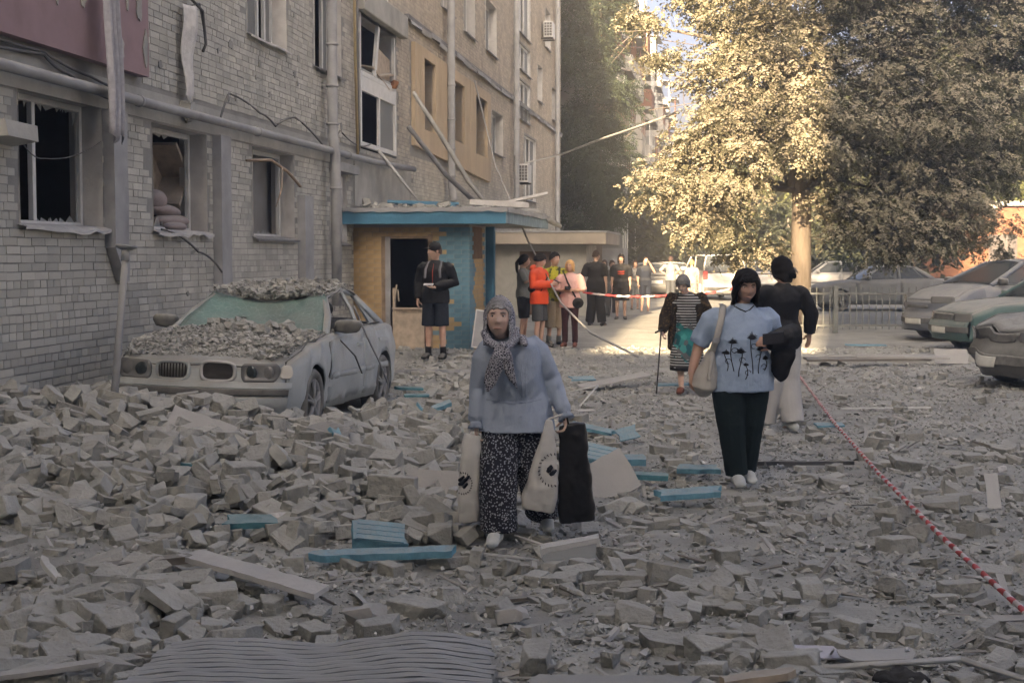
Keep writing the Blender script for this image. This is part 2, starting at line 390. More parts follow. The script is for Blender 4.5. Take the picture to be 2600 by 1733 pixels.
# windows
def jag_shards(parent, s0, s1, z0, z1, d, edges, n=7, hmax=.14):
    for ed in edges:
        m2 = MB()
        if ed in 'tb':
            L = s1 - s0; p = s0
            while p < s1 - .02:
                wd = rnd.uniform(.03, .3); h = rnd.uniform(.005, hmax) * (1.3 if rnd.random() < .25 else .5); q = min(p + wd, s1)
                zz = z1 if ed == 't' else z0; sg = -1 if ed == 't' else 1
                m2.add([(p, d, zz), (q, d, zz), (p + (q - p) * rnd.uniform(.1, .9), d, zz + sg * h)], [(0, 1, 2)]); p = q
        else:
            p = z0
            while p < z1 - .02:
                wd = rnd.uniform(.05, .3); h = rnd.uniform(.005, hmax * .5); q = min(p + wd, z1); ss_ = s0 if ed == 'l' else s1; sg = 1 if ed == 'l' else -1
                m2.add([(ss_, d, p), (ss_, d, q), (ss_ + sg * h, d, p + (q - p) * rnd.uniform(.1, .9))], [(0, 1, 2)]); p = q
        m2.build('broken_glass', g['shard'], parent)
def window(s0, s1, z0, z1, d=.2, mull=(.35,), th=.06, shards='', glass=None, sill=True, fm='pvc', bent=0, rail=None):
    m = MB()
    m.bb(s0, s0 + th, d, d + .06, z0, z1); m.bb(s1 - th, s1, d, d + .06, z0, z1); m.bb(s0 + th, s1 - th, d, d + .06, z0, z0 + th); m.bb(s0 + th, s1 - th, d, d + .06, z1 - th, z1)
    for k in mull:
        c = s0 + (s1 - s0) * k; m.bb(c - th * .55, c + th * .55, d - .004, d + .05, z0 + th, z1 - th)
    if rail:
        c = z0 + (z1 - z0) * rail; m.bb(s0 + th, s1 - th, d - .002, d + .05, c - .03, c + .03)
    o = m.build('window', g[fm], BLD, bevel=.006)
    if shards: jag_shards(o, s0 + th, s1 - th, z0 + th, z1 - th, d + .03, shards)
    if glass:
        e = [s0 + th] + [s0 + (s1 - s0) * k for k in mull] + [s1 - th]
        for i in range(len(e) - 1):
            if glass == 'some' and i % 2: continue
            gm = MB(); gm.add([(e[i], d + .03, z0 + th), (e[i + 1], d + .03, z0 + th), (e[i + 1], d + .03, z1 - th), (e[i], d + .03, z1 - th)], [(0, 1, 2, 3)]); gm.build('pane', g['glass_dusty' if glass != 'dark' else 'glass_dark'], o)
    if sill:
        k = MB(); n = 10; G = []
        for i in range(n + 1):
            s = s0 - .03 + (s1 - s0 + .06) * i / n; sag = bent * (rnd.uniform(-1, 1)) * .022
            G.append([(s, .16, z0 + .03), (s, .0, z0 + .015 + sag * .3), (s, -.09, z0 - .02 + sag), (s, -.09, z0 - .05 + sag)])
        k.grid(G, smooth=False); so_ = k.build('sill', g['plaster_white' if bent else 'pipe_dark'], o); md = so_.modifiers.new('s', 'SOLIDIFY'); md.thickness = .008
    return o
W1 = window(13.0, 14.75, 1.98, 3.22, mull=(.40,), shards='tblr', bent=.9)
W2 = window(16.07, 17.76, 1.98, 3.18, mull=(), shards='tbr', bent=1.3)
W3 = window(19.52, 21.41, 1.95, 3.18, mull=(), shards='b', bent=.0, sill=True)
mb = MB(); mb.bb(19.9, 22.1, .40, .46, 1.0, 3.3); mb.build('room_partition', g['room_wall'], BLD)
mb = MB(); mb.bb(19.6, 20.6, .5, .56, 1.98, 2.22); mb.box((20.5, .6, 2.1), (.5, .05, .3), rot=(0, .4, 0)); mb.build('room_clutter', g['room_wall'], BLD)
mb = MB(); mb.bb(23.45, 24.42, .05, .10, 1.95, 3.02); mb.build('window_board', g['plaster_white'], BLD)
window(23.45, 24.42, 1.90, 3.06, d=.11, mull=(), sill=True)
window(19.35, 21.1, 4.66, 6.1, mull=(.62, .8), shards='b', glass='some', bent=.5)
window(22.55, 24.15, 4.64, 6.1, mull=(.45, .75), glass='some')
window(25.5, 27.6, 6.4, 7.7, mull=(.33, .66), glass='all')
for o in PW: window(*o, d=.2, mull=(.5,), glass='dark', sill=False, fm='pipe_dark')
for o in ((32.9, 34.3, 7.3, 8.6), (35.8, 37.4, 7.2, 8.6), (39.1, 41.0, 7.22, 8.6), (40.2, 42.2, 4.55, 5.72), (50.3, 51.6, 7.05, 8.3), (52.5, 54.0, 9.2, 10.6), (54.6, 55.8, 6.8, 8.0)): window(*o, mull=(.5,), glass='all', sill=True)
for o in ((45.5, 48.3, 8.7, 10.6), (45.6, 48.3, 7.55, 8.4), (45.6, 48.3, 6.0, 7.25), (46.8, 49.8, 3.5, 5.6)): window(*o, d=.05, mull=(.3, .6), glass='some', sill=True)
# shelf and bundles inside the second window
def worldthing(name, mb, mat, label, cat, group=None, bevel=0, root=(-6.3, 0, 0), rz=TH):
    o = mb.build(name, mat, None, root, (0, 0, rz), bevel=bevel); return tag(o, label, cat, group)
m = MB(); [m.box((a + 1.0, b - .3, c), d, rot=(0, .75, 0)) for a, b, c, d in ((17.0, .75, 2.6, (1.35, .35, .05)), (16.75, .75, 2.5, (.05, .35, .5)), (17.2, .75, 2.3, (.9, .35, .04)), (16.7, .92, 2.55, (.9, .02, .42)))]
worldthing('toppled_cabinet', m, g['wood_light'], 'pale wooden cabinet toppled askew inside the second ground-floor window', 'cabinet')
m = MB(); m.ell((17.25, .34, 2.24), (.42, .14, .08), rot=(0, .05, 0)); m.ell((17.35, .30, 2.12), (.48, .16, .08)); m.ell((17.2, .2, 2.05), (.3, .12, .06)); m.ell((17.0, .36, 2.36), (.22, .14, .13))
worldthing('bedding_bundle', m, g['pillow'], 'dusty pinkish bedding bundled on the sill of the second window', 'bedding')
# stairwell: broken white frames
m = MB()
def fr(m, s0, s1, z0, z1, d, mull, th=.09):
    m.bb(s0, s0 + th, d, d + .07, z0, z1); m.bb(s1 - th, s1, d, d + .07, z0, z1); m.bb(s0 + th, s1 - th, d, d + .07, z0, z0 + th); m.bb(s0 + th, s1 - th, d, d + .07, z1 - th, z1)
    for c in mull: m.bb(c - th * .45, c + th * .45, d + .003, d + .06, z0 + th, z1 - th)
fr(m, 25.42, 28.22, 3.62, 4.95, -.02, (26.85,)); m.bb(25.45, 28.2, -.016, .045, 4.60, 4.93)
o = m.build('window', g['pvc'], BLD, bevel=.008)
m = MB(); m.add([(26.95, .02, 3.7), (28.1, .02, 3.7), (28.1, .02, 4.6), (26.95, .02, 4.6)], [(0, 1, 2, 3)]); m.build('pane', g['glass_dusty'], o)
m = MB(); m.box((26.6, .0, 5.42), (.08, .06, 1.0), rot=(0, .32, 0)); m.build('frame_bar', g['pvc'], BLD)
m = MB(); m.box((26.75, .02, 5.42), (.06, .06, 1.0), rot=(0, .32, 0)); m.build('frame_bar', g['pvc'], BLD)
m = MB(); m.box((28.05, .0, 5.4), (.07, .06, .95)); m.build('frame_bar', g['pvc'], BLD)
m = MB(); m.bb(25.42, 25.5, -.01, .05, 4.96, 5.94); m.build('frame_bar', g['pvc'], BLD)
m = MB(); m.add([(26.9, .06, 5.0), (28.0, .06, 5.05), (28.0, .06, 5.45), (27.05, .06, 5.55)], [(0, 1, 2, 3)]); m.box((27.4, .12, 5.12), (1.2, .3, .04), rot=(.3, -.15, 0)); m.box((27.0, .1, 5.0), (1.3, .25, .03), rot=(.2, .2, 0)); m.build('broken_boards', g['wood_light'], BLD)
m = MB(); m.bb(25.4, 28.25, .0, .3, 4.90, 5.0); m.build('stair_sill', g['concrete'], BLD)
m = MB(); m.loft([(25.7, .5, 5.95), (25.72, .5, 5.4), (25.7, .5, 5.05)], [(.18, .05), (.2, .06), (.16, .05)]); worldthing('curtain', m, g['fabric_teal'], 'dark teal curtain hanging inside the stairwell window', 'curtain')
m = MB(); m.box((28.0, -.02, 4.98), (.3, .1, .12), jit=.03); m.build('loose_brick', g['rust'], BLD)
# metal box columns that were blown loose from the wall
def column(s0, s1, z0, z1, name, d=-.12, bend=0):
    m = MB(); G = []
    zs_ = [z1, z1 - .5, (z0 + z1) / 2, z0 + .35, z0 + .16, z0]
    for i, z in enumerate(zs_):
        k = bend * max(0, (.35 - (z - z0)) / .35); G.append([(s0 + k, .0, z), (s0 + k, d, z), (s1 - .02 * (i % 2), d, z), (s1, -.0, z)])
    m.grid(G, smooth=False); o = m.build('metal_casing', g['pipe_grey'], BLD); md = o.modifiers.new('s', 'SOLIDIFY'); md.thickness = .006
column(14.80, 15.14, 1.44, 3.2, 'a', bend=.25); column(17.98, 18.34, 1.2, 3.2, 'b'); column(21.6, 22.05, 1.2, 2.6, 'c')
# pipes
def pipe(pts, r, mat, name='pipe', n=12, clamps=()):
    m = MB(); m.tube(pts, r, n)
    for (a, k) in clamps:
        p0, p1 = np.array(pts[a]), np.array(pts[a + 1]); c = p0 + (p1 - p0) * k; t = (p1 - p0) / np.linalg.norm(p1 - p0); m.tube([c - t * .02, c + t * .02], r * 1.22, n)
    return m.build(name, g[mat], BLD)
pipe([(9, -.16, 3.34), (15.7, -.16, 3.34), (22.9, -.16, 3.36), (25.6, -.16, 3.36), (29.0, -.2, 3.42)], .055, 'pipe_grey', 'gas_pipe', clamps=((0, .95), (1, .5), (2, .4)))
for i, (s, za, zb) in enumerate(((23.0, 14.5, 3.30), (33.2, 14.5, 3.0), (43.9, 14.5, 2.9), (55.0, 14.5, 2.4))):
    r = .085 if i == 0 else .09
    pts = [(s, -.17, za), (s, -.17, zb + .35), (s + .06, -.2, zb), (s + .08, -.2, 3.0 if i == 0 else zb - .05)]
    if i == 0: pts = [(s, -.17, za), (s, -.17, 3.62), (s + .03, -.2, 3.3), (s + .07, -.2, 2.98), (s + .07, -.2, .9)]
    pipe(pts, r, 'pipe_grey', 'downpipe', clamps=((0, .80), (0, .87), (0, .93), (0, .985), (len(pts) - 2, .1)))
pipe([(24.75, -.07, 8.5), (24.85, -.07, 5.2), (24.98, -.07, 3.42)], .026, 'pipe_yellow', 'riser_pipe')
pipe([(25.08, -.05, 6.4), (25.1, -.05, 4.6), (25.15, -.05, 3.5)], .02, 'pipe_dark', 'riser_pipe')
m = MB(); m.bb(23.35, 24.75, -.16, -.02, 3.07, 3.22); m.build('cable_box', g['steel'], BLD, bevel=.01)
# plaster between band and canopy
m = MB(); m.bb(24.95, 29.5, -.02, .05, 2.56, 3.45); m.build('plaster_patch', g['concrete'], BLD)
# concrete stub on the far left
m = MB(); m.box((12.55, -.12, 2.78), (.62, .3, .16), jit=.03); m.build('broken_ledge', g['concrete'], BLD)
# air conditioners
def ac(s, z, lab):
    r = empty('air_conditioner', fw(s, 0, z), TH, lab, 'air conditioner', 'outdoor air conditioner units')
    m = MB(); m.bb(-.4, .4, -.42, -.1, 0, .56); m.build('casing', g['pvc'], r, bevel=.02)
    m = MB()
    # grille faces the street end
    m.add([(-.402, -.39, .05), (-.402, -.13, .05), (-.402, -.13, .51), (-.402, -.39, .51)], [(0, 1, 2, 3)]); m.build('grille', g['black_metal'], r)
    m = MB()
    for k in range(1, 3): m.bb(-.41, -.403, -.39 + k * .087 - .008, -.39 + k * .087 + .008, .05, .51)
    for k in range(1, 5): m.bb(-.411, -.404, -.39, -.13, .05 + k * .092 - .008, .05 + k * .092 + .008)
    m.build('grille_bars', g['pvc'], r)
    m = MB(); m.bb(-.3, -.26, -.42, 0, -.05, 0); m.bb(.26, .3, -.42, 0, -.05, 0); m.build('bracket', g['black_metal'], r)
ac(45.1, 3.95, 'white air conditioner low on the brick wall above the second canopy'); ac(51.6, 9.35, 'white air conditioner high up near the far end of the brick block')
# hanging textiles
def cloth(name, s, z0, z1, wd, mat, lab, cat, d=-.3, folds=3, slant=0.0, taper=1.0, seed=1):
    q = random.Random(seed); m = MB(); G = []; n = 22; k = 16
    for i in range(n + 1):
        t = i / n; z = z1 + (z0 - z1) * t; row = []
        wv = wd * (1 - (1 - taper) * t) * (1 + .10 * math.sin(t * 7 + seed))
        for j in range(k + 1):
            u_ = j / k - .5
            row.append((s + slant * t + u_ * wv, d - .035 * math.sin(u_ * folds * 6.28 + t * 2) * (1 - .3 * t) - .02 * math.sin(t * 9), z + (.05 * math.sin(u_ * 9) if i == n else 0)))
        G.append(row)
    m.grid(G); o = worldthing(name, m, g[mat], lab, cat); md = o.modifiers.new('s', 'SOLIDIFY'); md.thickness = .006
cloth('curtain', 14.32, 2.86, 6.0, .34, 'fabric_grey', 'long grey curtain blown out over the pink panel and hanging down', 'curtain', d=-.34, seed=2, slant=.05, taper=.85)
cloth('torn_strip', 17.02, 3.52, 4.62, .30, 'fabric_white', 'pale torn strip of lining hanging on the bare brick wall', 'cloth', d=-.10, folds=.6, slant=-.06, taper=.95, seed=5)
m = MB(); m.box((17.0, -.06, 3.42), (.18, .1, .16), jit=.04); m.box((17.05, -.05, 3.33), (.12, .08, .1), jit=.03); m.build('torn_plaster', g['concrete'], BLD)
m = MB(); m.tube([(17.1, -.05, 4.75), (17.4, -.12, 4.62), (17.55, -.1, 4.25), (17.45, -.1, 4.15)], .018); m.tube([(17.0, -.05, 4.6), (17.35, -.1, 4.7), (17.5, -.1, 4.4)], .012); m.build('bent_bracket', g['black_metal'], BLD)
# cables on the wall
def cable(pts, r, lab, sag=.0, name='cable', mat='cable'):
    P = []
    for a, b in zip(pts[:-1], pts[1:]):
        for k in range(8): t = k / 8; P.append((a[0] + (b[0] - a[0]) * t, a[1] + (b[1] - a[1]) * t, a[2] + (b[2] - a[2]) * t - sag * 4 * t * (1 - t)))
    P.append(pts[-1]); m = MB(); m.tube(P, r, 6); return worldthing(name, m, g[mat], lab, 'cable')
cable([(11.2, -.05, 3.5), (13.4, -.07, 3.56), (13.9, -.06, 3.45), (15.0, -.06, 3.3)], .016, 'black cable sagging under the pink panel', .03)
cable([(11.2, -.05, 3.62), (13.4, -.07, 3.58), (14.4, -.06, 3.48), (15.9, -.08, 3.38)], .014, 'second black cable running just below the pink panel edge', .02)
cable([(18.0, -.1, 3.36), (18.35, -.1, 3.75), (19.6, -.1, 3.62), (20.2, -.12, 3.5), (21.2, -.1, 3.72), (22.6, -.12, 3.42)], .014, 'grey cable looping over the gas pipe between the third window and downpipe', -.03)
cable([(13.0, -.01, 2.78), (13.6, .05, 2.62), (14.7, -.02, 2.86)], .006, 'thin wire drooping across the first ground-floor window', .06)
cable([(16.2, -.05, 2.0), (17.2, -.1, 1.75), (17.9, -.14, 1.5)], .013, 'loose cable dangling below the sill of the second window', -.05)
cable([(23.2, -.1, 3.6), (23.8, -.08, 3.75), (25.0, -.06, 3.6), (26, -.06, 3.7)], .012, 'short cable looping beside the thick downpipe', .03)
m = MB(); m.loft([(19.0, -.1, 2.95), (19.4, -.3, 2.98), (19.75, -.42, 2.85), (20.1, -.5, 2.66)], [.018, .024, .022, .02], n=8); m.loft([(19.6, -.4, 2.9), (19.5, -.42, 2.6), (19.3, -.4, 2.35)], [.012, .009, .006], n=6)
worldthing('dead_branch', m, g['wood'], 'short bare branch snagged in front of the third window', 'branch')

# ================================================================ entrance porches
def porch():
    r = empty('entrance_porch', fw(24.9, 0, 0), TH, 'blue and yellow brick entrance porch with a dark open doorway', 'porch')
    Y, B = g['yellow_wall'], g['blue_wall']
    # front wall (faces the camera) d 0..-2.03, plane s=0
    T = .25
    m = MB(); m.bb(.0, T, -.50, .0, 0, 2.23); m.bb(0, T, -2.03, -1.32, 0, 2.23); m.bb(0, T, -1.32, -.5, 2.06, 2.23); m.bb(0.25, 1.7, -2.03, -1.80, 0, 2.23); m.build('wall', g['mortar'], r)
    # brick facing: each brick a piece; colours in a toothed border
    rows = int(2.2 / .077); r3 = random.Random(5)
    teeth = [0, 1, 2, 1, 0, 2, 3, 2, 1, 0, 1, 2, 2, 1, 2, 1, 0, 0, 1, 2, 0, 1, 2, 1, 0, 1, 2, 0, 1]
    cnt = 0; shared = {}
    yb, bb_ = MB(), MB()
    for k in range(rows):
        z = .03 + k * .077
        for (d0, d1) in ((-.5, 0.0), (-2.03, -1.32)):
            if z > 2.03: d0, d1 = -2.03, 0.0
            d = d0 + (0 if k % 2 else -.13)
            while d < d1 - .02:
                a, b = max(d, d0) + .004, min(d + .26, d1) - .004; d += .26
                if b - a < .02: continue
                # toothed border at d = -1.62
                lim = -1.45 - .13 * teeth[k % len(teeth)] * .85
                parts = [(a, b)]
                for (a2, b2) in parts:
                    blue = (a2 + b2) / 2 < lim
                    if (k in (15, 16)) and a2 > -.45 and b2 < -.12: blue = True
                    key = (round(b2 - a2, 3), blue)
                    if key not in shared:
                        q = MB(); q.box((0, 0, 0), (.02, b2 - a2, .072)); me = q.mesh('brick'); me.materials.append(B if blue else Y); shared[key] = me
                    if cnt < 300: link('brick', shared[key], None, r, (.003 + r3.uniform(-.002, .0015), (a2 + b2) / 2, z + .035)); cnt += 1
    # right side wall (faces the street), toothed too
    sy, sb = MB(), MB()
    for k in range(rows):
        z = .03 + k * .077; s = .0 if k % 2 else -.13
        while s < 1.7:
            a, b = max(s, -.012) + .004, min(s + .26, 1.7) - .004; s += .26
            if b - a < .02 or (.35 < (a + b) / 2 < 1.3 and z > 1.62): continue
            (sb if (a < .3 + .1 * (teeth[(k + 4) % 29] - 1) or a > 1.35) else sy).bb(a, b, -2.045, -2.03, z, z + .069)
    sy.build('side_brick_courses', Y, r)['kind'] = 'stuff'; sb.build('side_brick_courses', B, r)['kind'] = 'stuff'
    m = MB(); m.bb(.35, 1.3, -2.036, -2.0, 1.62, 2.2); m.build('niche_board', g['door_brown'], r)
    m = MB(); m.bb(.0, .1, -.58, -.5, .1, 2.06); m.bb(-.03, .1, -1.40, -1.32, .1, 2.06); m.bb(0, .1, -1.32, -.58, 1.99, 2.06); m.build('door_frame', g['wood'], r)
    m = MB(); m.bb(-.03, -.01, -.66, -.57, .1, 2.02); m.build('door_jamb', g['steel'], r)
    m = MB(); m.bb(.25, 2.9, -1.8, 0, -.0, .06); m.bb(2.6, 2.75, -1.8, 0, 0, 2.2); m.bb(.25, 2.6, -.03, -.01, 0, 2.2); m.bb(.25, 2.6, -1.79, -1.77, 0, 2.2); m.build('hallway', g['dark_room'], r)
    m = MB(); m.box((-.22, -1.02, .45), (.03, .55, .68)); m.box((-.22, -.77, .62), (.05, .05, 1.05)); m.box((-.22, -.8, 1.08), (.03, .02, .25), rot=(.1, 0, 0)); m.box((-.22, -.84, 1.02), (.03, .02, .2), rot=(-.1, 0, 0)); m.box((-.26, -1.02, .8), (.08, .55, .03))
    o = m.build('broken_door_panel', g['wood_light'], None, fw(24.9, 0, 0), (0, 0, TH)); tag(o, 'broken pale wooden door panel propped in the open doorway', 'door panel')
    m = MB(); m.bb(2.0, 2.16, -2.15, -1.99, 0, 2.23); m.build('post', g['blue_paint'], r, bevel=.01)
    # canopy slab
    m = MB(); m.bb(-.5, 5.4, -2.72, .0, 2.25, 2.46); m.build('canopy_slab', g['concrete'], r, bevel=.01)
    m = MB(); m.bb(-.53, -.5, -2.74, .06, 2.23, 2.46); m.build('fascia', g['blue_paint'], r)
    m = MB(); m.bb(-.5, 5.42, -2.75, -2.72, 2.24, 2.45); m.build('fascia', M('pale_blue', (.22, .29, .32), var=.25, dust=.6, stain=.3), r)
    m = MB(); n = 26; G = []
    for i in range(n + 1):
        d = .06 - 2.84 * i / n; w_ = .012 * math.sin(i * 1.7) + rnd.uniform(-.008, .008); G.append([(-.40, d, 2.50), (-.56, d, 2.50 + w_ * .3), (-.565, d, 2.43 + w_)])
    m.grid(G, smooth=False); o = m.build('flashing', g['pipe_grey'], r); md = o.modifiers.new('s', 'SOLIDIFY'); md.thickness = .01
    m = MB(); G = []
    for i in range(30):
        s = -.5 + 5.9 * i / 29; w_ = .03 * rnd.uniform(-1, 1) * (i / 29); G.append([(s, -2.6, 2.50), (s, -2.78, 2.50 + w_), (s, -2.785, 2.42 + w_)])
    m.grid(G, smooth=False); o = m.build('flashing', g['pipe_grey'], r); md = o.modifiers.new('s', 'SOLIDIFY'); md.thickness = .01
porch()
def porch2():
    r = empty('entrance_porch', fw(40.0, 0, 0), TH, 'second entrance porch further along with a cream canopy and brown door', 'porch')
    m = MB(); m.bb(.7, .95, -.7, 0, -.1, 2.0); m.bb(.7, .95, -2.6, -1.6, -.1, 2.0); m.bb(.7, .95, -1.6, -.7, 1.8, 2.0); m.bb(.95, 4, -2.6, -2.4, -.1, 2.0); m.build('wall', g['concrete'], r)
    m = MB(); m.bb(.8, .86, -1.6, -.7, 0, 1.8); m.build('door', g['door_brown'], r)
    m = MB(); m.bb(0, 5.4, -3.2, 0, 2.0, 2.32); m.build('canopy_slab', g['canopy_cream'], r, bevel=.015)
    m = MB(); m.bb(-.03, 5.43, -3.23, 0, 2.32, 2.37); m.build('flashing', g['pipe_grey'], r)
porch2()
# debris lying on the first canopy
def canopy_debris():
    def thing(m, mat, lab, cat, name): return worldthing(name, m, g[mat], lab, cat)
    m = MB(); m.loft([(28.3, -.35, 4.85), (28.9, -.75, 4.1), (29.6, -1.2, 3.2), (30.2, -1.6, 2.6)], [(.09, .04), (.10, .05), (.09, .05), (.08, .04)], n=8); thing(m, 'concrete', 'mossy pale beam fallen from the stairwell and leaning on the blue canopy', 'beam', 'fallen_beam')
    m = MB(); m.loft([(28.25, -.25, 4.2), (29.0, -.85, 3.3), (29.8, -1.5, 2.6)], [(.05, .05)] * 3, n=6, round_end=False); thing(m, 'pipe_dark', 'dark beam leaning beside the mossy one above the canopy', 'beam', 'fallen_beam')
    m = MB(); m.loft([(26.3, -.12, 3.6), (26.75, -.4, 3.15), (27.15, -.75, 2.62)], [(.05, .03), (.055, .03), (.03, .015)], n=6, round_end=False); thing(m, 'plaster_white', 'splintered white board hanging from the lower stairwell frame', 'board', 'splintered_board')
    m = MB(); m.box((26.2, -1.0, 2.62), (.3, 1.1, .05), rot=(.06, .1, .1)); m.box((26.5, -.9, 2.66), (.15, 1.3, .04), rot=(.03, .1, .2)); thing(m, 'blue_paint', 'blue board lying on the left of the blue canopy', 'board', 'blue_board')
    m = MB(); m.box((27.2, -2.2, 2.66), (.3, 1.1, .10), rot=(0.05, 0, .15)); thing(m, 'plaster_white', 'white gutter piece lying across the front of the canopy', 'gutter', 'gutter_piece')
    m = MB(); m.box((28.6, -2.2, 2.75), (.28, 1.5, .05), rot=(-.22, .1, .4)); thing(m, 'plaster_white', 'wide white board tilted up on the right of the canopy', 'board', 'white_board')
    m = MB(); m.loft([(28.0, -1.3, 2.58), (29.5, -1.9, 2.62), (31, -2.4, 2.58)], [.07, .07, .07], n=10); thing(m, 'pipe_grey', 'grey pipe length lying on the canopy', 'pipe', 'pipe_length')
    m = MB(); m.loft([(29.0, -2.3, 2.58), (30.5, -2.5, 2.56), (32.5, -2.75, 2.35)], [.09, .10, .05], n=8); thing(m, 'concrete', 'broken pale log of plaster hanging over the right canopy end', 'debris', 'plaster_log')
    for i in range(14):
        m = MB(); s, d = rnd.uniform(24.6, 30), rnd.uniform(-2.5, -.2); m.box((s, d, 2.50 + rnd.uniform(.02, .08)), (rnd.uniform(.12, .3), rnd.uniform(.1, .25), rnd.uniform(.06, .12)), rot=(rnd.uniform(-.4, .4), rnd.uniform(-.4, .4), rnd.uniform(0, 3)), jit=.03)
        tag(worldthing('rubble_chunk', m, g['concrete'], 'grey rubble chunk on the %s of the blue canopy, %s' % ('left end' if s < 26.3 else 'right end' if s > 28.2 else 'middle', 'by the front edge' if d < -1.6 else 'by the wall' if d < -.8 else 'against the wall'), 'rubble', 'rubble chunks on the blue canopy'))
canopy_debris()
# ================================================================ blocks behind the camera that keep the yard in shade
M('far_wall', (.36, .34, .31), var=.15, scale=1.5, bump=.2, stain=.25)
M('far_panel', (.44, .42, .38), var=.15, scale=2, bump=.15, stain=.2)
M('far_dark', (.10, .09, .085), var=.3)
M('far_rust', (.20, .09, .055), var=.35, scale=3)
M('red_brick', (.20, .095, .055), var=.25, scale=4, bump=.2, island=.2)
def back_block(x0, x1, y, h, lab):
    r = empty('apartment_building', ((x0 + x1) / 2, y, 0), 0, lab, 'building'); hw = (x1 - x0) / 2
    m = MB(); m.bb(-hw, hw, -10, 0, -.2, h); m.build('wall', g['far_wall'], r)
    m = MB(); m.bb(-hw - .2, hw + .2, -10.2, .2, h, h + .25); m.build('roof', g['concrete'], r)
    me = None
    for i in range(int((x1 - x0) / 3.4)):
        for k in range(int(h / 2.8) - 0):
            if me is None:
                q = MB(); q.bb(-.7, .7, -.01, .03, 0, 1.4); me = q.mesh('window'); me.materials.append(g['glass_dark'])
            if k * 2.8 + 2.6 < h: link('window', me, None, r, (-hw + 1.8 + i * 3.4, .0, .95 + k * 2.8))
back_block(-42, -3.3, -12, 11.15, 'low apartment block behind the viewer that shades the yard')
back_block(-3.3, 44, -12.5, 23.2, 'tall apartment block behind the viewer that shades the big maple')

# ================================================================ far apartment block with balconies
def far_block():
    r = empty('apartment_building', fw(62, -.8, 0), TH, 'pale far apartment block with stacked makeshift balconies', 'building')
    Lb, Hb = 95, 16.6
    m = MB(); m.bb(0, Lb, 0, 11, -.3, Hb); m.build('wall', g['far_wall'], r)
    m = MB(); m.bb(-.2, Lb, -.25, 11, Hb, Hb + .2); m.build('roof', g['pipe_dark'], r)
    for k in (-.05,):
        m = MB()
        for d in (.5, 1.6): m.tube([(-.1, d, 0), (-.1, d, Hb)], .07)
        m.build('downpipe', g['pipe_grey'], r)
    for f in range(5):
        for d in (2.6, 5.2, 7.6):
            m = MB(); m.bb(-.03, .02, d, d + 1.3, 1.2 + f * 3.1, 2.7 + f * 3.1); o = m.build('window', g['glass_dark'], r)
            m = MB(); m.bb(-.05, -.032, d - .05, d + 1.35, 1.12 + f * 3.1, 1.2 + f * 3.1); m.build('sill', g['pvc'], o)
    r4 = random.Random(11)
    mats = ['far_panel', 'far_rust', 'far_panel', 'wood', 'plaster_white', 'far_panel', 'pipe_grey']
    for c, s in enumerate((1.0, 8.5, 16, 23.5, 33, 44, 56, 70)):
        for f in range(5):
            z = 1.0 + f * 3.1 + r4.uniform(-.1, .1); wd = 3.2; dp = 1.25 + r4.uniform(-.1, .25)
            m = MB(); m.bb(s, s + wd, -dp, -.01, z - .12, z + .02); b = m.build('balcony', g['concrete'], r)
            mt = g[r4.choice(mats)]; open_ = r4.random() < .45
            m = MB(); hh = 1.0 if open_ else 1.0
            m.bb(s, s + wd, -dp - .03, -dp, z + .02, z + hh); m.bb(s - .03, s, -dp, -.01, z + .02, z + hh); m.bb(s + wd, s + wd + .03, -dp, -.01, z + .02, z + hh); m.build('parapet', mt, b)
            if not open_:
                m = MB(); m.bb(s + .05, s + wd - .05, -dp + .01, -dp + .03, z + hh, z + 2.35); m.bb(s, s + .02, -dp + .03, -.01, z + hh, z + 2.35); m.build('glazing', g['far_panel' if r4.random() < .5 else 'glass_dusty'], b)
            pm = g['far_rust' if r4.random() < .5 else 'pvc']
            for q in (s + .02, s + wd / 2, s + wd - .06): m = MB(); m.bb(q, q + .05, -dp - .035, -dp + .015, z + hh, z + 2.4); m.build('post', pm, b)
            if r4.random() < .75:
                m = MB(); m.box((s + wd / 2, -dp / 2 - .1, z + 2.5), (wd + .5, dp + .5, .05), rot=(.15, 0, 0)); m.build('awning', g['far_dark' if r4.random() < .6 else 'pipe_grey'], b)
            m = MB(); m.bb(s + .4, s + 1.7, -.03, -.012, z + .3, z + 2.2); m.build('door', g['glass_dark'], b)
far_block()

# ================================================================ brick garage block at the far right
def garage():
    r = empty('brick_building', (17.2, 62, 0), R(-8), 'low orange brick building catching the sun behind the parked cars', 'building')
    m = MB(); m.bb(0, 3.4, 0, 8, -.2, 3.6); m.build('wall', g['red_brick'], r)
    m = MB(); m.bb(3.4, 12, 3, 9, -.2, 3.9); m.build('wall', g['red_brick'], r)
    m = MB(); m.bb(-.3, 3.7, -.3, 8.3, 3.6, 3.8); m.build('roof', g['concrete'], r)
    m = MB(); m.bb(3.2, 12.3, 2.7, 9.3, 3.9, 4.1); m.build('roof', g['concrete'], r)
    # courses in relief
    q = MB(); q.box((0, 0, 0), (.245, .02, .07)); me = q.mesh('brick'); me.materials.append(g['red_brick'])
    m = MB(); rr = random.Random(2)
    for k in range(46):
        z = .05 + k * .076; x = 0 if k % 2 else -.13
        while x < 3.3:
            if x > 0: m.bb(x, x + .245, -.012 - rr.uniform(0, .006), 0, z, z + .066)
            x += .255
    o = m.build('brick_courses', g['red_brick'], r); o['kind'] = 'stuff'
    m = MB(); m.bb(3.5, 5.2, 2.96, 3.0, 0, 2.6); m.build('door', g['far_dark'], r)
    m = MB(); m.bb(6.2, 7.6, 2.97, 3.0, 1.4, 2.9); o = m.build('window', g['glass_dark'], r)
    m = MB(); m.bb(6.1, 7.7, 2.9, 2.97, 1.3, 1.4); m.build('sill', g['concrete'], o)
garage()

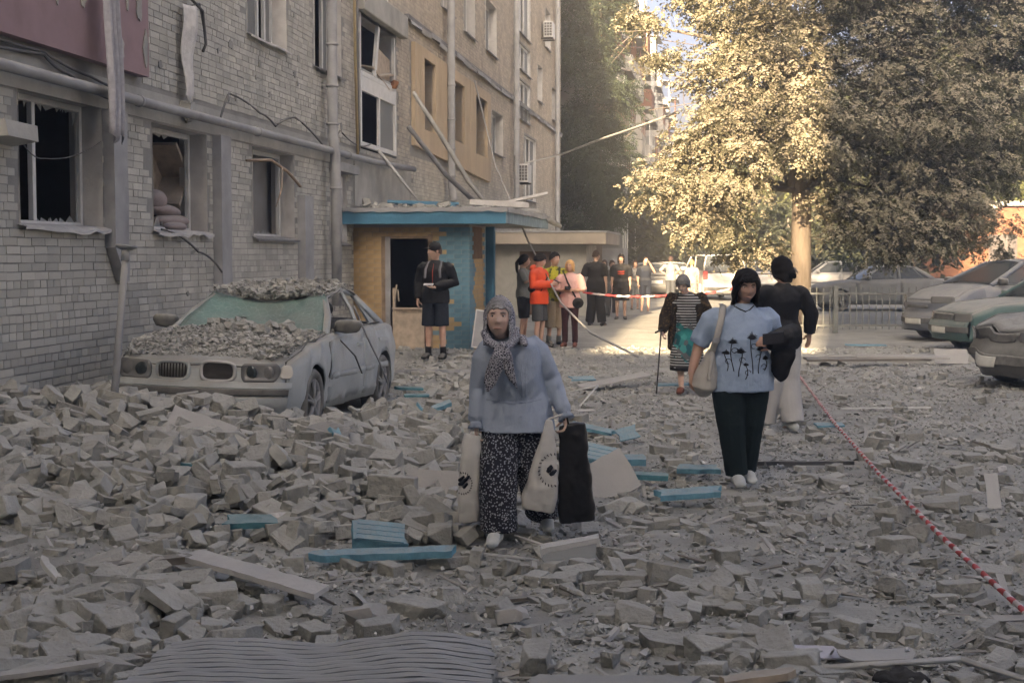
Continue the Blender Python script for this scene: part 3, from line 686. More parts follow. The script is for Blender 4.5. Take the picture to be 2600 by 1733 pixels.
# ================================================================ trees
def leafmat(name, col, dustcol, dust, trans=.35):
    m = M(name, col, rough=.75, var=.3, scale=.9, bump=0, island=.28, dust=dust, dustcol=dustcol, allover=dust * .35)
    t = m.node_tree; b = pr(m); out = t.nodes['Material Output']
    tr = t.nodes.new('ShaderNodeBsdfTranslucent'); tr.inputs[0].default_value = (col[0] * 1.6, col[1] * 1.8, col[2] * .7, 1)
    mx = t.nodes.new('ShaderNodeMixShader'); mx.inputs[0].default_value = trans
    t.links.new(b.outputs[0], mx.inputs[1]); t.links.new(tr.outputs[0], mx.inputs[2]); t.links.new(mx.outputs[0], out.inputs[0]); return m
leafmat('maple_leaf', (.068, .075, .042), (.42, .365, .27), .68, .25)
leafmat('locust_leaf', (.028, .045, .022), (.1, .1, .085), .2, .25)
leafmat('far_leaf', (.10, .115, .03), (.2, .19, .12), .25, .4)
leafmat('dark_leaf', (.035, .045, .022), (.12, .115, .09), .3, .3)
M('bark', (.13, .108, .085), var=.3, scale=3, bump=.9, bscale=12, dust=.3, stretch=(1, 1, .3), dist=.04)
def leaf_cloud(rs, C, D, nl, size, rach, wr=.36):
    """one spray per C: nl leaflets along a drooping stalk"""
    N = len(C); D = D / np.linalg.norm(D, axis=1, keepdims=True)
    up = np.array([0, 0, 1.]); side = np.cross(D, up); side /= (np.linalg.norm(side, axis=1, keepdims=True) + 1e-6)
    roll = rs.uniform(-.9, .9, N); nor = np.cross(side, D)
    side, nor = side * np.cos(roll)[:, None] + nor * np.sin(roll)[:, None], nor * np.cos(roll)[:, None] - side * np.sin(roll)[:, None]
    Vs = []; Fs = []; base = 0
    for k in range(nl):
        t = k / max(1, nl - 1); sg = (-1) ** k if k < nl - 1 else 0
        root = C + D * (rach * t)[:, None] if hasattr(rach, '__len__') else C + D * rach * t
        root = root - np.array([0, 0, 1]) * (rach * .35 * t * t)
        ang = (.95 if sg else 0) * sg + rs.uniform(-.3, .3, N)
        ld = D * np.cos(ang)[:, None] + side * np.sin(ang)[:, None] - up * rs.uniform(.1, .6, N)[:, None]
        ld /= np.linalg.norm(ld, axis=1, keepdims=True)
        ls = np.cross(ld, nor + rs.normal(0, .35, (N, 3))); ls /= (np.linalg.norm(ls, axis=1, keepdims=True) + 1e-6)
        ln = np.cross(ls, ld); s = size * rs.uniform(.7, 1.25, N)[:, None]
        a = root; b = root + ld * s * .5 + ls * s * wr + ln * s * .08; c = root + ld * s; d = root + ld * s * .5 - ls * s * wr + ln * s * .08
        V = np.stack([a, b, c, d], 1).reshape(-1, 3); Vs.append(V)
        i = base + 4 * np.arange(N); Fs.append(np.stack([i, i + 1, i + 2], 1)); Fs.append(np.stack([i, i + 2, i + 3], 1)); base += 4 * N
    return np.concatenate(Vs), np.concatenate(Fs)
def crown_points(rs, ells, per_m2, nspray, clump):
    C = []; Dd = []
    for (c, r) in ells:
        c = np.array(c, float); r = np.array(r, float)
        n = max(3, int(per_m2 * 4 * math.pi * ((r[0] * r[1]) ** 1.6 / 3 + (r[0] * r[2]) ** 1.6 / 3 + (r[1] * r[2]) ** 1.6 / 3) ** (1 / 1.6)))
        d = rs.normal(0, 1, (n, 3)); d /= np.linalg.norm(d, axis=1, keepdims=True)
        rad = rs.uniform(.45, 1.05, n) ** .6
        cc = c + d * r * rad[:, None]
        for p, q in zip(cc, d):
            k = int(nspray * rs.uniform(.4, 1.5)); cl = clump * rs.uniform(.6, 1.4)
            pts = p + rs.normal(0, 1, (k, 3)) * np.array([cl, cl, cl * .45])
            C.append(pts); dd = q * .8 + rs.normal(0, .55, (k, 3)); dd[:, 2] = dd[:, 2] * .5 - .25; Dd.append(dd)
    return np.concatenate(C), np.concatenate(Dd)
def tree(lab, base, trunk, limbs, ells, mat, seed, per=1.2, nspray=30, clump=.3, nl=7, size=.13, rach=.26, name='maple_tree', group=None, wr=.36):
    rs = np.random.RandomState(seed); r = empty(name, base, 0, lab, 'tree', group); b = np.array(base)
    m = MB(); m.loft([np.array(p[:3]) for p in trunk], [p[3] for p in trunk], n=14, round_end=False); m.build('trunk', g['bark'], r)
    m = MB()
    for L in limbs: m.loft([np.array(p[:3]) for p in L], [p[3] for p in L], n=7, round_end=False)
    if limbs: m.build('limbs', g['bark'], r)
    C, D = crown_points(rs, [(np.array(c) - b, rr) for c, rr in ells], per, nspray, clump)
    V, F = leaf_cloud(rs, C, D, nl, size, rach, wr)
    # fine twigs that carry the sprays
    o = link('crown', np_mesh('crown', V, tris=F), g[mat], r); o['kind'] = 'stuff'
    return r
def at(px, py, Y):
    a = (px - 1300) / 3611; bb = -(py - 866.5) / 3611; cp, sp = math.cos(PITCH), math.sin(PITCH)
    d = (cp + bb * sp); t = Y / d; return (a * t, Y, CAMH + t * (-sp + bb * cp))
def E(px, py, Y, rx, rz, ry=None):
    k = Y / 3611; return (at(px, py, Y), (rx * k, (ry or rx) * k, rz * k))
me_ = [E(1870, 50, 33.5, 85, 65), E(1650, 40, 33.5, 60, 18), E(1655, 140, 33.5, 45, 22), E(1890, 170, 33.2, 90, 80), E(1880, 290, 33, 85, 80), E(1810, 370, 32.5, 75, 40), E(1740, 450, 32.5, 90, 70), E(1655, 480, 32, 45, 40), E(2400, 500, 33.2, 110, 90), E(2520, 250, 34.5, 110, 160), E(2560, 430, 35, 80, 60), E(2330, 560, 32.8, 80, 60), E(1850, 400, 31.8, 120, 100), E(1950, 230, 33, 180, 200),
       E(2160, 180, 34, 230, 200), E(2230, 420, 33.5, 200, 140), E(2420, 130, 35, 210, 190), E(2190, 545, 32.5, 110, 85), E(2250, 600, 32.3, 90, 60), E(1860, 545, 32.6, 75, 60), E(1790, 545, 32.5, 60, 45), E(2520, 590, 40, 50, 60), E(2430, 600, 36, 50, 60),
       E(2450, 380, 34, 150, 120), E(1890, 645, 34.5, 60, 30), E(2010, -120, 34, 330, 200), E(2380, -130, 35, 300, 200), E(2080, 330, 31.5, 130, 100), E(2330, 300, 32.5, 180, 160)]
def P(px, py, Y, r, b): q = at(px, py, Y); return (q[0] - b[0], q[1] - b[1], q[2] - b[2], r)
tb = (6.87, 34.0, 0)
limbs = []
for (tx, ty, tY) in ((1620, 60, 33.5), (1700, 190, 33.5), (1640, 440, 32), (1720, 520, 32.5), (1850, 330, 31.8), (2150, 120, 34), (2300, 250, 33), (2450, 120, 35), (2230, 480, 33), (2120, 600, 32.5), (2400, 400, 34), (2000, 80, 33), (1880, 150, 32.5), (2050, 350, 31.6)):
    s = P(2020 + (ty - 480) * .12, max(40, min(480, ty + 130)), 34, .11, tb); e = P(tx, ty, tY, .015, tb)
    mid = ((s[0] * .55 + e[0] * .45), (s[1] * .55 + e[1] * .45), (s[2] * .5 + e[2] * .5) + .25, .055)
    limbs.append([s, mid, e])
    for q in range(3):
        f = rnd.uniform(.45, .95); st = tuple(mid[i] + (e[i] - mid[i]) * f for i in range(3)); limbs.append([(*st, .02), (st[0] + rnd.uniform(-.6, .6), st[1] + rnd.uniform(-.5, .3), st[2] + rnd.uniform(-.6, .2), .012), (st[0] + rnd.uniform(-1, 1), st[1] + rnd.uniform(-.8, .3), st[2] + rnd.uniform(-1, .1), .006)])
tree('big dust-coated maple with sunlit left side behind the iron fence', tb, [(0, 0, -.1, .36), (0, 0, .4, .28), (.02, 0, 1.5, .25), (.03, 0, 3.0, .23), (-.1, 0, 4.6, .2), (-.35, 0, 6.5, .15), (-.5, 0, 9, .09)], limbs, me_, 'maple_leaf', 4, per=2.0, nspray=46, clump=.28, nl=7, size=.082, rach=.20)
lb = (3.6, 60, 0)
tree('dark feathery locust tree at the far corner of the brick block', lb, [(0, 0, 0, .17), (.1, 0, 4, .14), (0, 0, 9, .09), (.1, 0, 13, .05)], [[(.05, 0, 3 + i, .05), (.7 * (-1) ** i, -.4, 4.2 + i, .03), (1.5 * (-1) ** i, -.7, 4.9 + i, .01)] for i in range(8)],
     [E(1490, 30, 60, 85, 60), E(1480, 140, 60, 80, 60), E(1520, 250, 59.5, 75, 70), E(1480, 330, 60, 70, 60), E(1540, 420, 59, 70, 70), E(1500, 520, 60, 80, 60), E(1460, 430, 60, 50, 80), E(1570, 480, 58, 45, 50), E(1500, -60, 60, 80, 60)], 'locust_leaf', 9, per=2.2, nspray=26, clump=.35, nl=9, size=.15, rach=.42, name='locust_tree', wr=.2)
for i, (px, Yd, top, rx, mat, lab) in enumerate(((1600, 70, 430, 80, 'dark_leaf', 'small dark tree beside the far porch under the locust'), (1670, 76, 470, 70, 'dark_leaf', 'dark bushy tree in the middle distance left of the white van'), (1745, 105, 450, 36, 'far_leaf', 'sunlit yellow-green tree far behind the white van'),
        (1840, 115, 420, 50, 'far_leaf', 'distant sunlit tree seen through gaps in the big maple'), (1960, 95, 330, 120, 'far_leaf', 'distant bright tree behind the maple trunk'), (2180, 85, 200, 130, 'far_leaf', 'distant sunlit tree behind the parked grey sedan'),
        (2420, 80, 40, 130, 'far_leaf', 'tall sunlit tree behind the orange brick building'), (2560, 70, -60, 130, 'far_leaf', 'tall bright tree at the right edge of the yard'), (1700, 150, 400, 70, 'dark_leaf', 'hazy tree closing the far end of the street'), (2000, 66, 520, 110, 'dark_leaf', 'dark shrubby tree behind the fence near the van'), (2290, 58, 560, 80, 'dark_leaf', 'dark shrubby tree beside the brick building'))):
    k = Yd / 3611; bx, _, _ = at(px, 645, Yd); ztop = CAMH + (645 - top) * k; h = ztop
    el = [((bx, Yd, h * .72), (rx * k, rx * k, h * .28)), ((bx - rx * k * .5, Yd + .5, h * .5), (rx * k * .75, rx * k * .7, h * .25)), ((bx + rx * k * .5, Yd - .5, h * .45), (rx * k * .75, rx * k * .7, h * .25)), ((bx, Yd, h * .28), (rx * k * .7, rx * k * .7, h * .2))]
    tree(lab, (bx, Yd, 0), [(0, 0, 0, .2), (.1, 0, h * .4, .15), (0, 0, h * .85, .05)], [], el, mat, 20 + i, per=.8, nspray=16, clump=.45, nl=5, size=.26, rach=.45, name='background_tree', group='trees beyond the yard')

tree('tall thin poplar standing behind the viewer', (-2.7, -6, 0), [(0, 0, 0, .25), (0, 0, 10, .16), (0, 0, 20, .06)], [], [((-2.75, -6, 15.5), (1.35, 1.35, 5.5)), ((-1.6, -6, 12.6), (1.0, 1.2, 1.6)), ((-2.2, -6, 20), (1.3, 1.2, 2.0))], 'dark_leaf', 77, per=.55, nspray=10, clump=.4, nl=5, size=.18, rach=.4, name='added_shadow_tree')  # unseen tree added to break up the shadow edge on the maple
# ================================================================ iron fence and kerb
def fence():
    r = empty('iron_fence', (0, 31.2, 0), 0, 'low grey iron bar fence in front of the maple', 'fence')
    M('fence_paint_shaded', (.16, .165, .15), rough=.7, var=.2, dust=.5)  # paint darkened to stand in for the shade lying on the fence
    x0, x1 = 6.25, 9.6
    q = MB(); q.bb(-.011, .011, -.011, .011, .08, 1.0); me = q.mesh('bar'); me.materials.append(g['fence_paint_shaded'])
    x = x0
    while x < x1: link('bar', me, None, r, (x, rnd.uniform(-.004, .004), rnd.uniform(-.01, .01))).rotation_euler = (0, rnd.uniform(-.015, .015), 0); x += .145
    for z in (.16, .86):
        m = MB(); m.bb(x0 - .1, x1 + .1, -.012, .012, z - .02, z + .02); m.build('rail', g['fence_paint_shaded'], r)
    for x in (x0 - .1, 7.1, x1 + .1):
        m = MB(); m.bb(x - .05, x + .05, -.05, .05, 0, 1.02); m.build('post', g['fence_paint_shaded'], r)
fence()
m = MB(); m.box((6.0, 22.6, .05), (3.6, .18, .16), rot=(0, 0, .06)); m.box((9.8, 22.9, .05), (3.8, .18, .16), rot=(0, 0, .08)); o = m.build('kerb', g['concrete'], None, bevel=.02); o['kind'] = 'structure'

# ================================================================ dusty air
def haze():
    m = MB(); m.bb(-1000, 1000, -1000, 2600, -1.6, 27.0); o = m.build('haze', None); o['kind'] = 'stuff'
    mt = bpy.data.materials.new('haze'); mt.use_nodes = True; t = mt.node_tree
    for n in list(t.nodes):
        if n.type == 'BSDF_PRINCIPLED': t.nodes.remove(n)
    v = t.nodes.new('ShaderNodeVolumePrincipled'); v.inputs['Color'].default_value = (.9, .88, .84, 1); v.inputs['Density'].default_value = .0050; v.inputs['Anisotropy'].default_value = .5
    t.links.new(v.outputs[0], t.nodes['Material Output'].inputs['Volume']); o.data.materials.append(mt)
haze()
# ================================================================ cars
M('tyre', (.045, .044, .043), rough=.9, var=.3, dust=.5, allover=.35)
M('rim', (.30, .30, .30), rough=.5, var=.2, dust=.4, allover=.35, metal=.4)
M('trim_black', (.035, .035, .036), rough=.7, var=.3, dust=.7, allover=.3)
M('seat', (.045, .043, .042), var=.3, dust=.5)
M('lamp_red', (.45, .04, .03), rough=.3, var=.1, bump=0, allover=.15)
M('lamp_orange', (.5, .2, .05), rough=.3, var=.1, bump=0, allover=.2)
M('plate', (.6, .6, .55), rough=.5, var=.1, allover=.3)
glassm('headlamp', (.16, .16, .155), .96, .12); glassm('lens_clear', (.62, .60, .55), .9, .1); glassm('car_glass', (.07, .08, .08), .82, .2)
M('chrome', (.5, .5, .5), rough=.25, metal=.9, var=.1, allover=.3)
def car_wheel(root, x, y, r, w_, side, seed=0):
    o = MB(); n = 28; G = []
    prof = [(-.5, .80), (-.5, .93), (-.36, 1.0), (.36, 1.0), (.5, .93), (.5, .80), (.42, .70), (.1, .68)]
    for i in range(n + 1):
        a = 2 * math.pi * i / n; G.append([(side * p[0] * w_, r * p[1] * math.cos(a), r * p[1] * math.sin(a)) for p in prof])
    o.grid(G); wob = empty if False else None
    wh = o.build('wheel', g['tyre'], root, (x, y, r))
    m = MB(); G = []
    for i in range(n + 1):
        a = 2 * math.pi * i / n; G.append([(side * w_ * p[0], r * p[1] * math.cos(a), r * p[1] * math.sin(a)) for p in ((.40, .72), (.44, .70), (.30, .62), (.1, .60))])
    m.grid(G)
    for k in range(5):
        a = 2 * math.pi * k / 5 + .3
        for da in (-.13, .13):
            m.loft([(side * w_ * .40, r * .10 * math.cos(a), r * .10 * math.sin(a)), (side * w_ * .42, r * .4 * math.cos(a + da * .8), r * .4 * math.sin(a + da * .8)), (side * w_ * .36, r * .68 * math.cos(a + da), r * .68 * math.sin(a + da))], [(.02, .02), (.016, .016), (.018, .016)], n=6)
    m.ell((side * w_ * .40, 0, 0), (.03, .05, .05)); m.build('rim', g['rim'], wh)
    m = MB(); V = [(side * w_ * .12, 0, 0)] + [(side * w_ * .12, r * .66 * math.cos(2 * math.pi * i / 20), r * .66 * math.sin(2 * math.pi * i / 20)) for i in range(20)]
    m.add(V, [(0, 1 + i, 1 + (i + 1) % 20) for i in range(20)]); m.build('brake_disc', g['trim_black'], wh)
def make_car(name, lab, loc, rz, q, deform=None, group=None):
    root = empty(name, loc, R(rz), lab, 'car', group)
    L, W, H = q['L'], q['W'], q['H']; sill = q.get('sill', .22); wr = q.get('wr', .31); ax = (q['fo'], q['fo'] + q['wb']); ra = wr + .045
    zf, cow, zc, rf, rr, dk, zd, zt = q['zf'], q['cow'], q['zc'], q['rf'], q['rr'], q['dk'], q['zd'], q['zt']
    bow = q.get('bow', .2); paint = q['paint']
    def ztop(t):
        return float(np.interp(t, [0, .12, .5, cow, (cow + dk) / 2, dk, L - .25, L], [zf - .06, zf, zf + (zc - zf) * .55, zc, (zc + zd) / 2 + .01, zd, (zd + zt) / 2 + .01, zt]))
    def hw(t):
        f = 1.0
        if t < .7: f -= .10 * ((.7 - t) / .7) ** 2
        if t > L - .7: f -= .10 * ((t - L + .7) / .7) ** 2
        return W / 2 * f
    def bowy(x, t):
        k = min(1.0, abs(x) / (W / 2)); return bow * k ** 2.4 * max(0, 1 - t / .9) ** 1.5 - bow * .7 * k ** 2.4 * max(0, 1 - (L - t) / .8) ** 1.5
    def bulge(z): return 1 - .055 * ((z - .58) / .4) ** 2
    def sp(t, z, out=0.0, sd=1): x = (hw(t) * bulge(z) + out); return (sd * x, -L / 2 + t + bowy(x, t), z)
    def pf(z): return .07 * math.exp(-((z - .42) / .13) ** 4)
    def fp(x, z, out=0.0): return (x, -L / 2 + bowy(x, 0) - pf(z) - out, z)
    def rp(x, z, out=0.0): return (x, L / 2 + bowy(x, L) + pf(z) + out, z)
    def zb(t):
        z = sill
        for a in ax:
            if abs(t - a) < ra: z = max(z, wr + math.sqrt(max(0, ra * ra - (t - a) ** 2)))
        return z
    def fin(m, nm, mat, par=root, solid=0, sm=None):
        if deform: m.v = [deform(*p) for p in m.v]
        o = m.build(nm, g[mat] if isinstance(mat, str) else mat, par)
        if solid: md = o.modifiers.new('s', 'SOLIDIFY'); md.thickness = solid; md.offset = -1
        return o
    ts = sorted(set(list(np.linspace(0, L, 34)) + [a + ra * s for a in ax for s in np.linspace(-1, 1, 15)]))
    # shell: both flanks, front and rear
    m = MB()
    for sd in (1, -1):
        G = []
        for t in ts:
            lo = zb(t); hi = ztop(t) - .035; G.append([sp(t, lo + (hi - lo) * k / 7, 0, sd) for k in range(8)] + [(sd * hw(t) * bulge(hi) * .95, -L / 2 + t + bowy(hw(t), t), ztop(t) - .008)])
        m.grid(G, flip=(sd < 0))
    for fn, zz, fl in ((fp, zf - .05, False), (rp, zt - .03, True)):
        w0 = hw(0); G = []
        for k in range(10):
            z = sill + (zz - sill) * k / 9; G.append([fn(w0 * bulge(z) * (j / 8), z) for j in range(-8, 9)])
        m.grid(G, flip=fl)
    fin(m, 'body', paint, solid=.012)
    # underbody
    m = MB(); m.bb(-W * .42, W * .42, -L / 2 + .2, L / 2 - .2, sill - .03, sill + .02); m.bb(-W * .44, W * .44, -L / 2 + cow + .1, -L / 2 + dk - .05, sill + .05, zc - .25); fin(m, 'floor', 'trim_black')
    for a in ax:
        for sd in (1, -1):
            m = MB(); G = []
            for i in range(13):
                an = math.pi * i / 12; G.append([(sd * W * .46, -L / 2 + a + ra * math.cos(an), wr + ra * math.sin(an)), (sd * W * .30, -L / 2 + a + ra * math.cos(an), wr + ra * math.sin(an))])
            m.grid(G); fin(m, 'wheel_arch', 'trim_black')
    # bonnet and boot
    def deck(t0, t1, nm, wk=.985):
        m = MB(); G = []
        for i in range(17):
            t = t0 + (t1 - t0) * i / 16; G.append([(hw(t) * bulge(ztop(t)) * .955 * wk * j / 8, -L / 2 + t + bowy(hw(t) * j / 8, t), ztop(t) + .028 * (1 - abs(j / 8) ** 2.5) - .006) for j in range(-8, 9)])
        m.grid(G); return fin(m, nm, q.get('hoodpaint', paint), solid=.01)
    if not q.get('nohood'): deck(.02, cow + .02, 'bonnet')
    if dk < L - .15: deck(dk - .02, L - .02, 'boot_lid')
    # roof and pillars
    wrf = W / 2 * q.get('tumble', .70); wbt = W / 2 * .90
    def roofp(u, v):   # u along 0..1, v -1..1
        t = rf + (rr - rf) * u; return (v * wrf * (1 - .04 * (2 * u - 1) ** 2), -L / 2 + t, H - .05 * (2 * u - 1) ** 2 * (1 if not q.get('flat') else .4) - .05 * abs(v) ** 2.5)
    m = MB(); m.grid([[roofp(i / 12, j / 6) for j in range(-6, 7)] for i in range(13)]); fin(m, 'roof', q.get('hoodpaint', paint), solid=.02)
    bt = (cow + dk) / 2 + q.get('bp', .05)
    def belt(t, sd): return (sd * wbt, -L / 2 + t, ztop(t) - .01)
    for sd in (1, -1):
        for (a, b, rd) in ((belt(cow + .02, sd), roofp(0, sd * .97), (.05, .03)), (belt(bt, sd), roofp((bt - rf) / (rr - rf), sd * .985), (.045, .02)), (belt(dk - .05, sd), roofp(1, sd * .95), (.07, .03))):
            m = MB(); m.loft([a, tuple((a[i] + b[i]) / 2 + (.015 * sd if i == 0 else 0) for i in range(3)), b], [rd] * 3, n=8, ref=(0, 1, 0), round_end=False); fin(m, 'pillar', paint)
        if q.get('cpanel', True) and dk < L - .3:
            m = MB(); a, b, c, d = belt(dk - .34, sd), belt(dk + .05, sd), roofp(1, sd * .97), roofp(.90, sd * .985); m.add([a, b, c, d], [(0, 1, 2, 3)]); fin(m, 'quarter_panel', paint, solid=.02)
        m = MB(); m.loft([roofp(0, sd * .97), roofp(.5, sd * .985), roofp(1, sd * .95)], [(.03, .03)] * 3, n=8); fin(m, 'roof_rail', paint)
    def quadp(a, b, c, d, nm, mat, n=6, bul=0.0, par=root):
        m = MB(); a, b, c, d = map(np.array, (a, b, c, d)); nrm = np.cross(b - a, d - a); nrm = nrm / np.linalg.norm(nrm)
        m.grid([[(a * (1 - u) + b * u) * (1 - v) + (d * (1 - u) + c * u) * v + nrm * bul * math.sin(math.pi * u) for u in np.linspace(0, 1, n + 1)] for v in np.linspace(0, 1, n + 1)]); return fin(m, nm, mat, par)
    wm = q.get('windscreen', 'car_glass')
    if wm: quadp((-wbt * .95, -L / 2 + cow, zc - .0), (wbt * .95, -L / 2 + cow, zc), roofp(0, .95), roofp(0, -.95), 'windscreen', wm, 16, .06)
    sgm = q.get('sideglass', 'car_glass')
    if sgm:
        quadp(belt(dk, 1), belt(dk, -1), roofp(1, -.93), roofp(1, .93), 'rear_window', sgm, 6, .03)
        for sd in (1, -1):
            for (t0, t1) in ((cow + .08, bt - .04), (bt + .04, dk - .12)):
                u0 = max(0.01, min(1, (t0 + .35 - rf) / (rr - rf))) if t0 < bt else max(0, (t0 - rf) / (rr - rf)); u1 = min(.98, (t1 - rf) / (rr - rf)) if t1 < bt else .98
                quadp(belt(t0, sd), belt(t1, sd), roofp(u1, sd * .98), roofp(u0, sd * .98), 'side_window', sgm, 3)
    # shut lines and window trim
    for sd in (1, -1):
        if not q.get('nohood'):
            m = MB(); m.tube([(sd * hw(t) * bulge(ztop(t)) * .945, -L / 2 + t + bowy(hw(t), t), ztop(t) + .001) for t in np.linspace(.10, cow, 9)], .007, 5); fin(m, 'shut_line', 'trim_black')
        for t in (cow - .16, bt + .01, min(dk + .1, ax[1] + .12) + .01):
            m = MB(); lo = max(sill + .06, zb(t) + .03); m.tube([sp(t, lo + (ztop(t) - .05 - lo) * k / 5, .006, sd) for k in range(6)], .006, 5); fin(m, 'shut_line', 'trim_black')
        m = MB(); m.tube([(sd * (wbt + .006), -L / 2 + t, ztop(t) + .004) for t in np.linspace(cow + .05, dk - .05, 8)], .014, 6); fin(m, 'window_trim', 'trim_black')
        m = MB(); m.tube([roofp(u_, sd * 1.01) for u_ in np.linspace(.02, .98, 7)], .012, 6); fin(m, 'window_trim', 'trim_black')
    if not q.get('nohood'):
        m = MB(); m.tube([(x, -L / 2 + .015 + bowy(x, .02), zf - .045) for x in np.linspace(-hw(0) * .9, hw(0) * .9, 13)], .008, 5); fin(m, 'shut_line', 'trim_black')
    # seats, wheel
    for sx in (-.36, .36):
        m = MB(); y0 = -L / 2 + bt - .1; m.loft([(sx, y0 - .25, .42), (sx, y0, .45), (sx, y0 + .12, .75), (sx, y0 + .2, 1.0)], [(.24, .08), (.25, .1), (.23, .08), (.2, .06)], n=10); m.ell((sx, y0 + .22, min(H - .16, 1.14)), (.13, .05, .09)); fin(m, 'seat', 'seat')
    m = MB(); y0 = -L / 2 + dk - .5; m.loft([(-.55, y0, .75), (.55, y0, .75)], [(.12, .3), (.12, .3)], n=10, ref=(0, 1, 0)); fin(m, 'rear_seat', 'seat')
    m = MB(); m.loft([(-.6, -L / 2 + cow + .35, zc - .05), (.6, -L / 2 + cow + .35, zc - .05)], [(.25, .1), (.25, .1)], n=10, ref=(0, 1, 0)); fin(m, 'dashboard', 'trim_black')
    # doors as raised panels with handles
    for sd in (1, -1):
        for (t0, t1) in ((cow - .15, bt), (bt + .02, min(dk + .1, ax[1] + .12))):
            G = []
            for i in range(9):
                t = t0 + (t1 - t0) * i / 8; lo = max(sill + .05, zb(t) + .03); hi = ztop(t) - .05; G.append([sp(t, lo + (hi - lo) * k / 7, .008, sd) for k in range(8)])
            m = MB(); m.grid(G, flip=(sd < 0)); d_ = fin(m, 'door', paint, solid=.008)
            m = MB(); c = sp(t1 - .2, ztop(t1) - .17, .03, sd); m.box(c, (.03, .2, .035)); fin(m, 'handle', q.get('trim', paint), d_)
            m = MB(); G = [[sp(t0 + .02 + (t1 - t0 - .04) * i / 6, z, .016, sd) for z in (.50, .53, .56)] for i in range(7)]
            m.grid(G, flip=(sd < 0)); fin(m, 'rub_strip', q.get('trim', 'trim_black'), d_, solid=.006)
        m = MB(); c = sp(cow + .22, ztop(cow) + .07, .12, sd); m.loft([(c[0] - sd * .10, c[1], c[2]), (c[0], c[1] - .01, c[2]), (c[0] + sd * .10, c[1] + .01, c[2])], [(.05, .06), (.055, .072), (.045, .06)], n=16, ref=(0, 1, 0), sq=.6); m.loft([sp(cow + .2, ztop(cow) + .01, -.06, sd), c], [.02, .02], n=6); fin(m, 'mirror', q.get('mirror', paint))
    for a in ax:
        for sd in (1, -1): car_wheel(root, sd * (W / 2 - .10), -L / 2 + a, wr, .2, sd)
    def fpatch(x0, x1, z0, z1, nm, mat, out=.012, fn=fp, n=8, par=root, rnd_=0.0, solid=.012):
        m = MB(); G = []
        for k in range(n + 1):
            v = k / n; z = z0 + (z1 - z0) * v; ins = rnd_ * (abs(2 * v - 1) ** 4)
            G.append([fn(x0 + ins + (x1 - x0 - 2 * ins) * j / n, z, out) for j in range(n + 1)])
        m.grid(G, flip=(fn is rp)); return fin(m, nm, mat, par, solid=solid)
    if q.get('front', True):
        hl = q['hl']
        for sd in (1, -1):
            x0, x1 = sorted((sd * hl[0], sd * hl[1])); fpatch(x0, x1, hl[2], hl[3], 'headlight', 'headlamp', rnd_=.02)
        if q.get('grille'):
            gx, g0, g1 = q['grille']; fpatch(-gx, gx, g0, g1, 'grille', 'trim_black', out=.01, rnd_=.01)
        fpatch(-W * .47, W * .47, .36, .47, 'bumper_strip', 'trim_black', out=.012)
        fpatch(-.26, .26, .34, .45, 'number_plate', 'plate', out=.03)
    if q.get('rear', False):
        tl = q['tl']
        for sd in (1, -1):
            x0, x1 = sorted((sd * tl[0], sd * tl[1])); fpatch(x0, x1, tl[2], tl[3], 'tail_light', 'lamp_red', fn=rp, rnd_=.01)
        fpatch(-W * .47, W * .47, .36, .50, 'bumper_strip', 'trim_black', out=.012, fn=rp)
        fpatch(-.26, .26, .58, .70, 'number_plate', 'plate', out=.012, fn=rp)
    root['_'] = 0; del root['_']
    return root, dict(fp=fp, sp=sp, ztop=ztop, hw=hw, fin=fin, fpatch=fpatch, roofp=roofp, quadp=quadp, bowy=bowy, L=L, W=W)
def paint(name, col, dust=.8, allover=.35, rough=.25, metal=.2): return M(name, col, rough=rough, var=.12, scale=2.2, bump=.06, bscale=40, dust=dust, allover=allover, metal=metal, spec=.5, stain=.12)
paint('paint_silver', (.44, .49, .51), dust=.85, allover=.3); paint('paint_blue', (.13, .145, .18), dust=.8, allover=.08); paint('paint_teal', (.02, .10, .10), dust=.95, allover=.2); paint('paint_black', (.035, .035, .038), dust=.8, allover=.22)
paint('paint_white', (.62, .60, .56), dust=.4, allover=.2); paint('paint_grey', (.24, .25, .25), dust=.8, allover=.25); paint('paint_dark', (.05, .055, .06), dust=.5, allover=.15)
SEDAN = dict(L=4.45, W=1.74, H=1.40, fo=.78, wb=2.72, wr=.315, zf=.72, cow=1.42, zc=.93, rf=2.02, rr=3.15, dk=3.72, zd=.98, zt=.90, hl=(.48, .80, .58, .70), tl=(.45, .78, .66, .82), grille=(.40, .57, .69), paint='paint_silver')
# ---- the crushed silver sedan in front of the wall
def crush(x, y, z):
    n1 = noise.noise((x * 2.3 + 5, y * 2.3, z * 2.3)); n2 = noise.noise((x * 6, y * 6 + 9, z * 6))
    if z > .98:
        k = (z - .98) / .42; z -= .17 * k * math.exp(-((x + .05) / .55) ** 2 - ((y + .15) / .55) ** 2) + .03 * n1 * k; x += .03 * k * n1
    elif z > .62 and y < -.7: z -= .05 * math.exp(-((x - .1) / .6) ** 2 - ((y + 1.3) / .5) ** 2); z += .015 * n1
    n3 = abs(noise.noise((x * 1.2, y * 3.1 + 2, z * 3.4)))
    x += (.03 * n1 + .016 * n2 - .055 * n3) * min(1, abs(x) / .6) * (1 if x > 0 else -1) if abs(x) > .5 and z < .98 else .02 * n1 * min(1, abs(x) / .6)
    return (x, y + .012 * n1, z)
q = dict(SEDAN); q.update(windscreen=None, sideglass=None, front=False, mirror='trim_black', trim='paint_silver')
CARZ = .03
BM, bf = make_car('wrecked_sedan', 'crushed silver sedan buried in brick rubble beside the wall', (-2.48, 14.62, CARZ), -8.2, q, crush)
BM.rotation_euler = (R(-1.2), R(1.5), R(-8.2))
fpt, fin, fpatch = bf['fp'], bf['fin'], bf['fpatch']
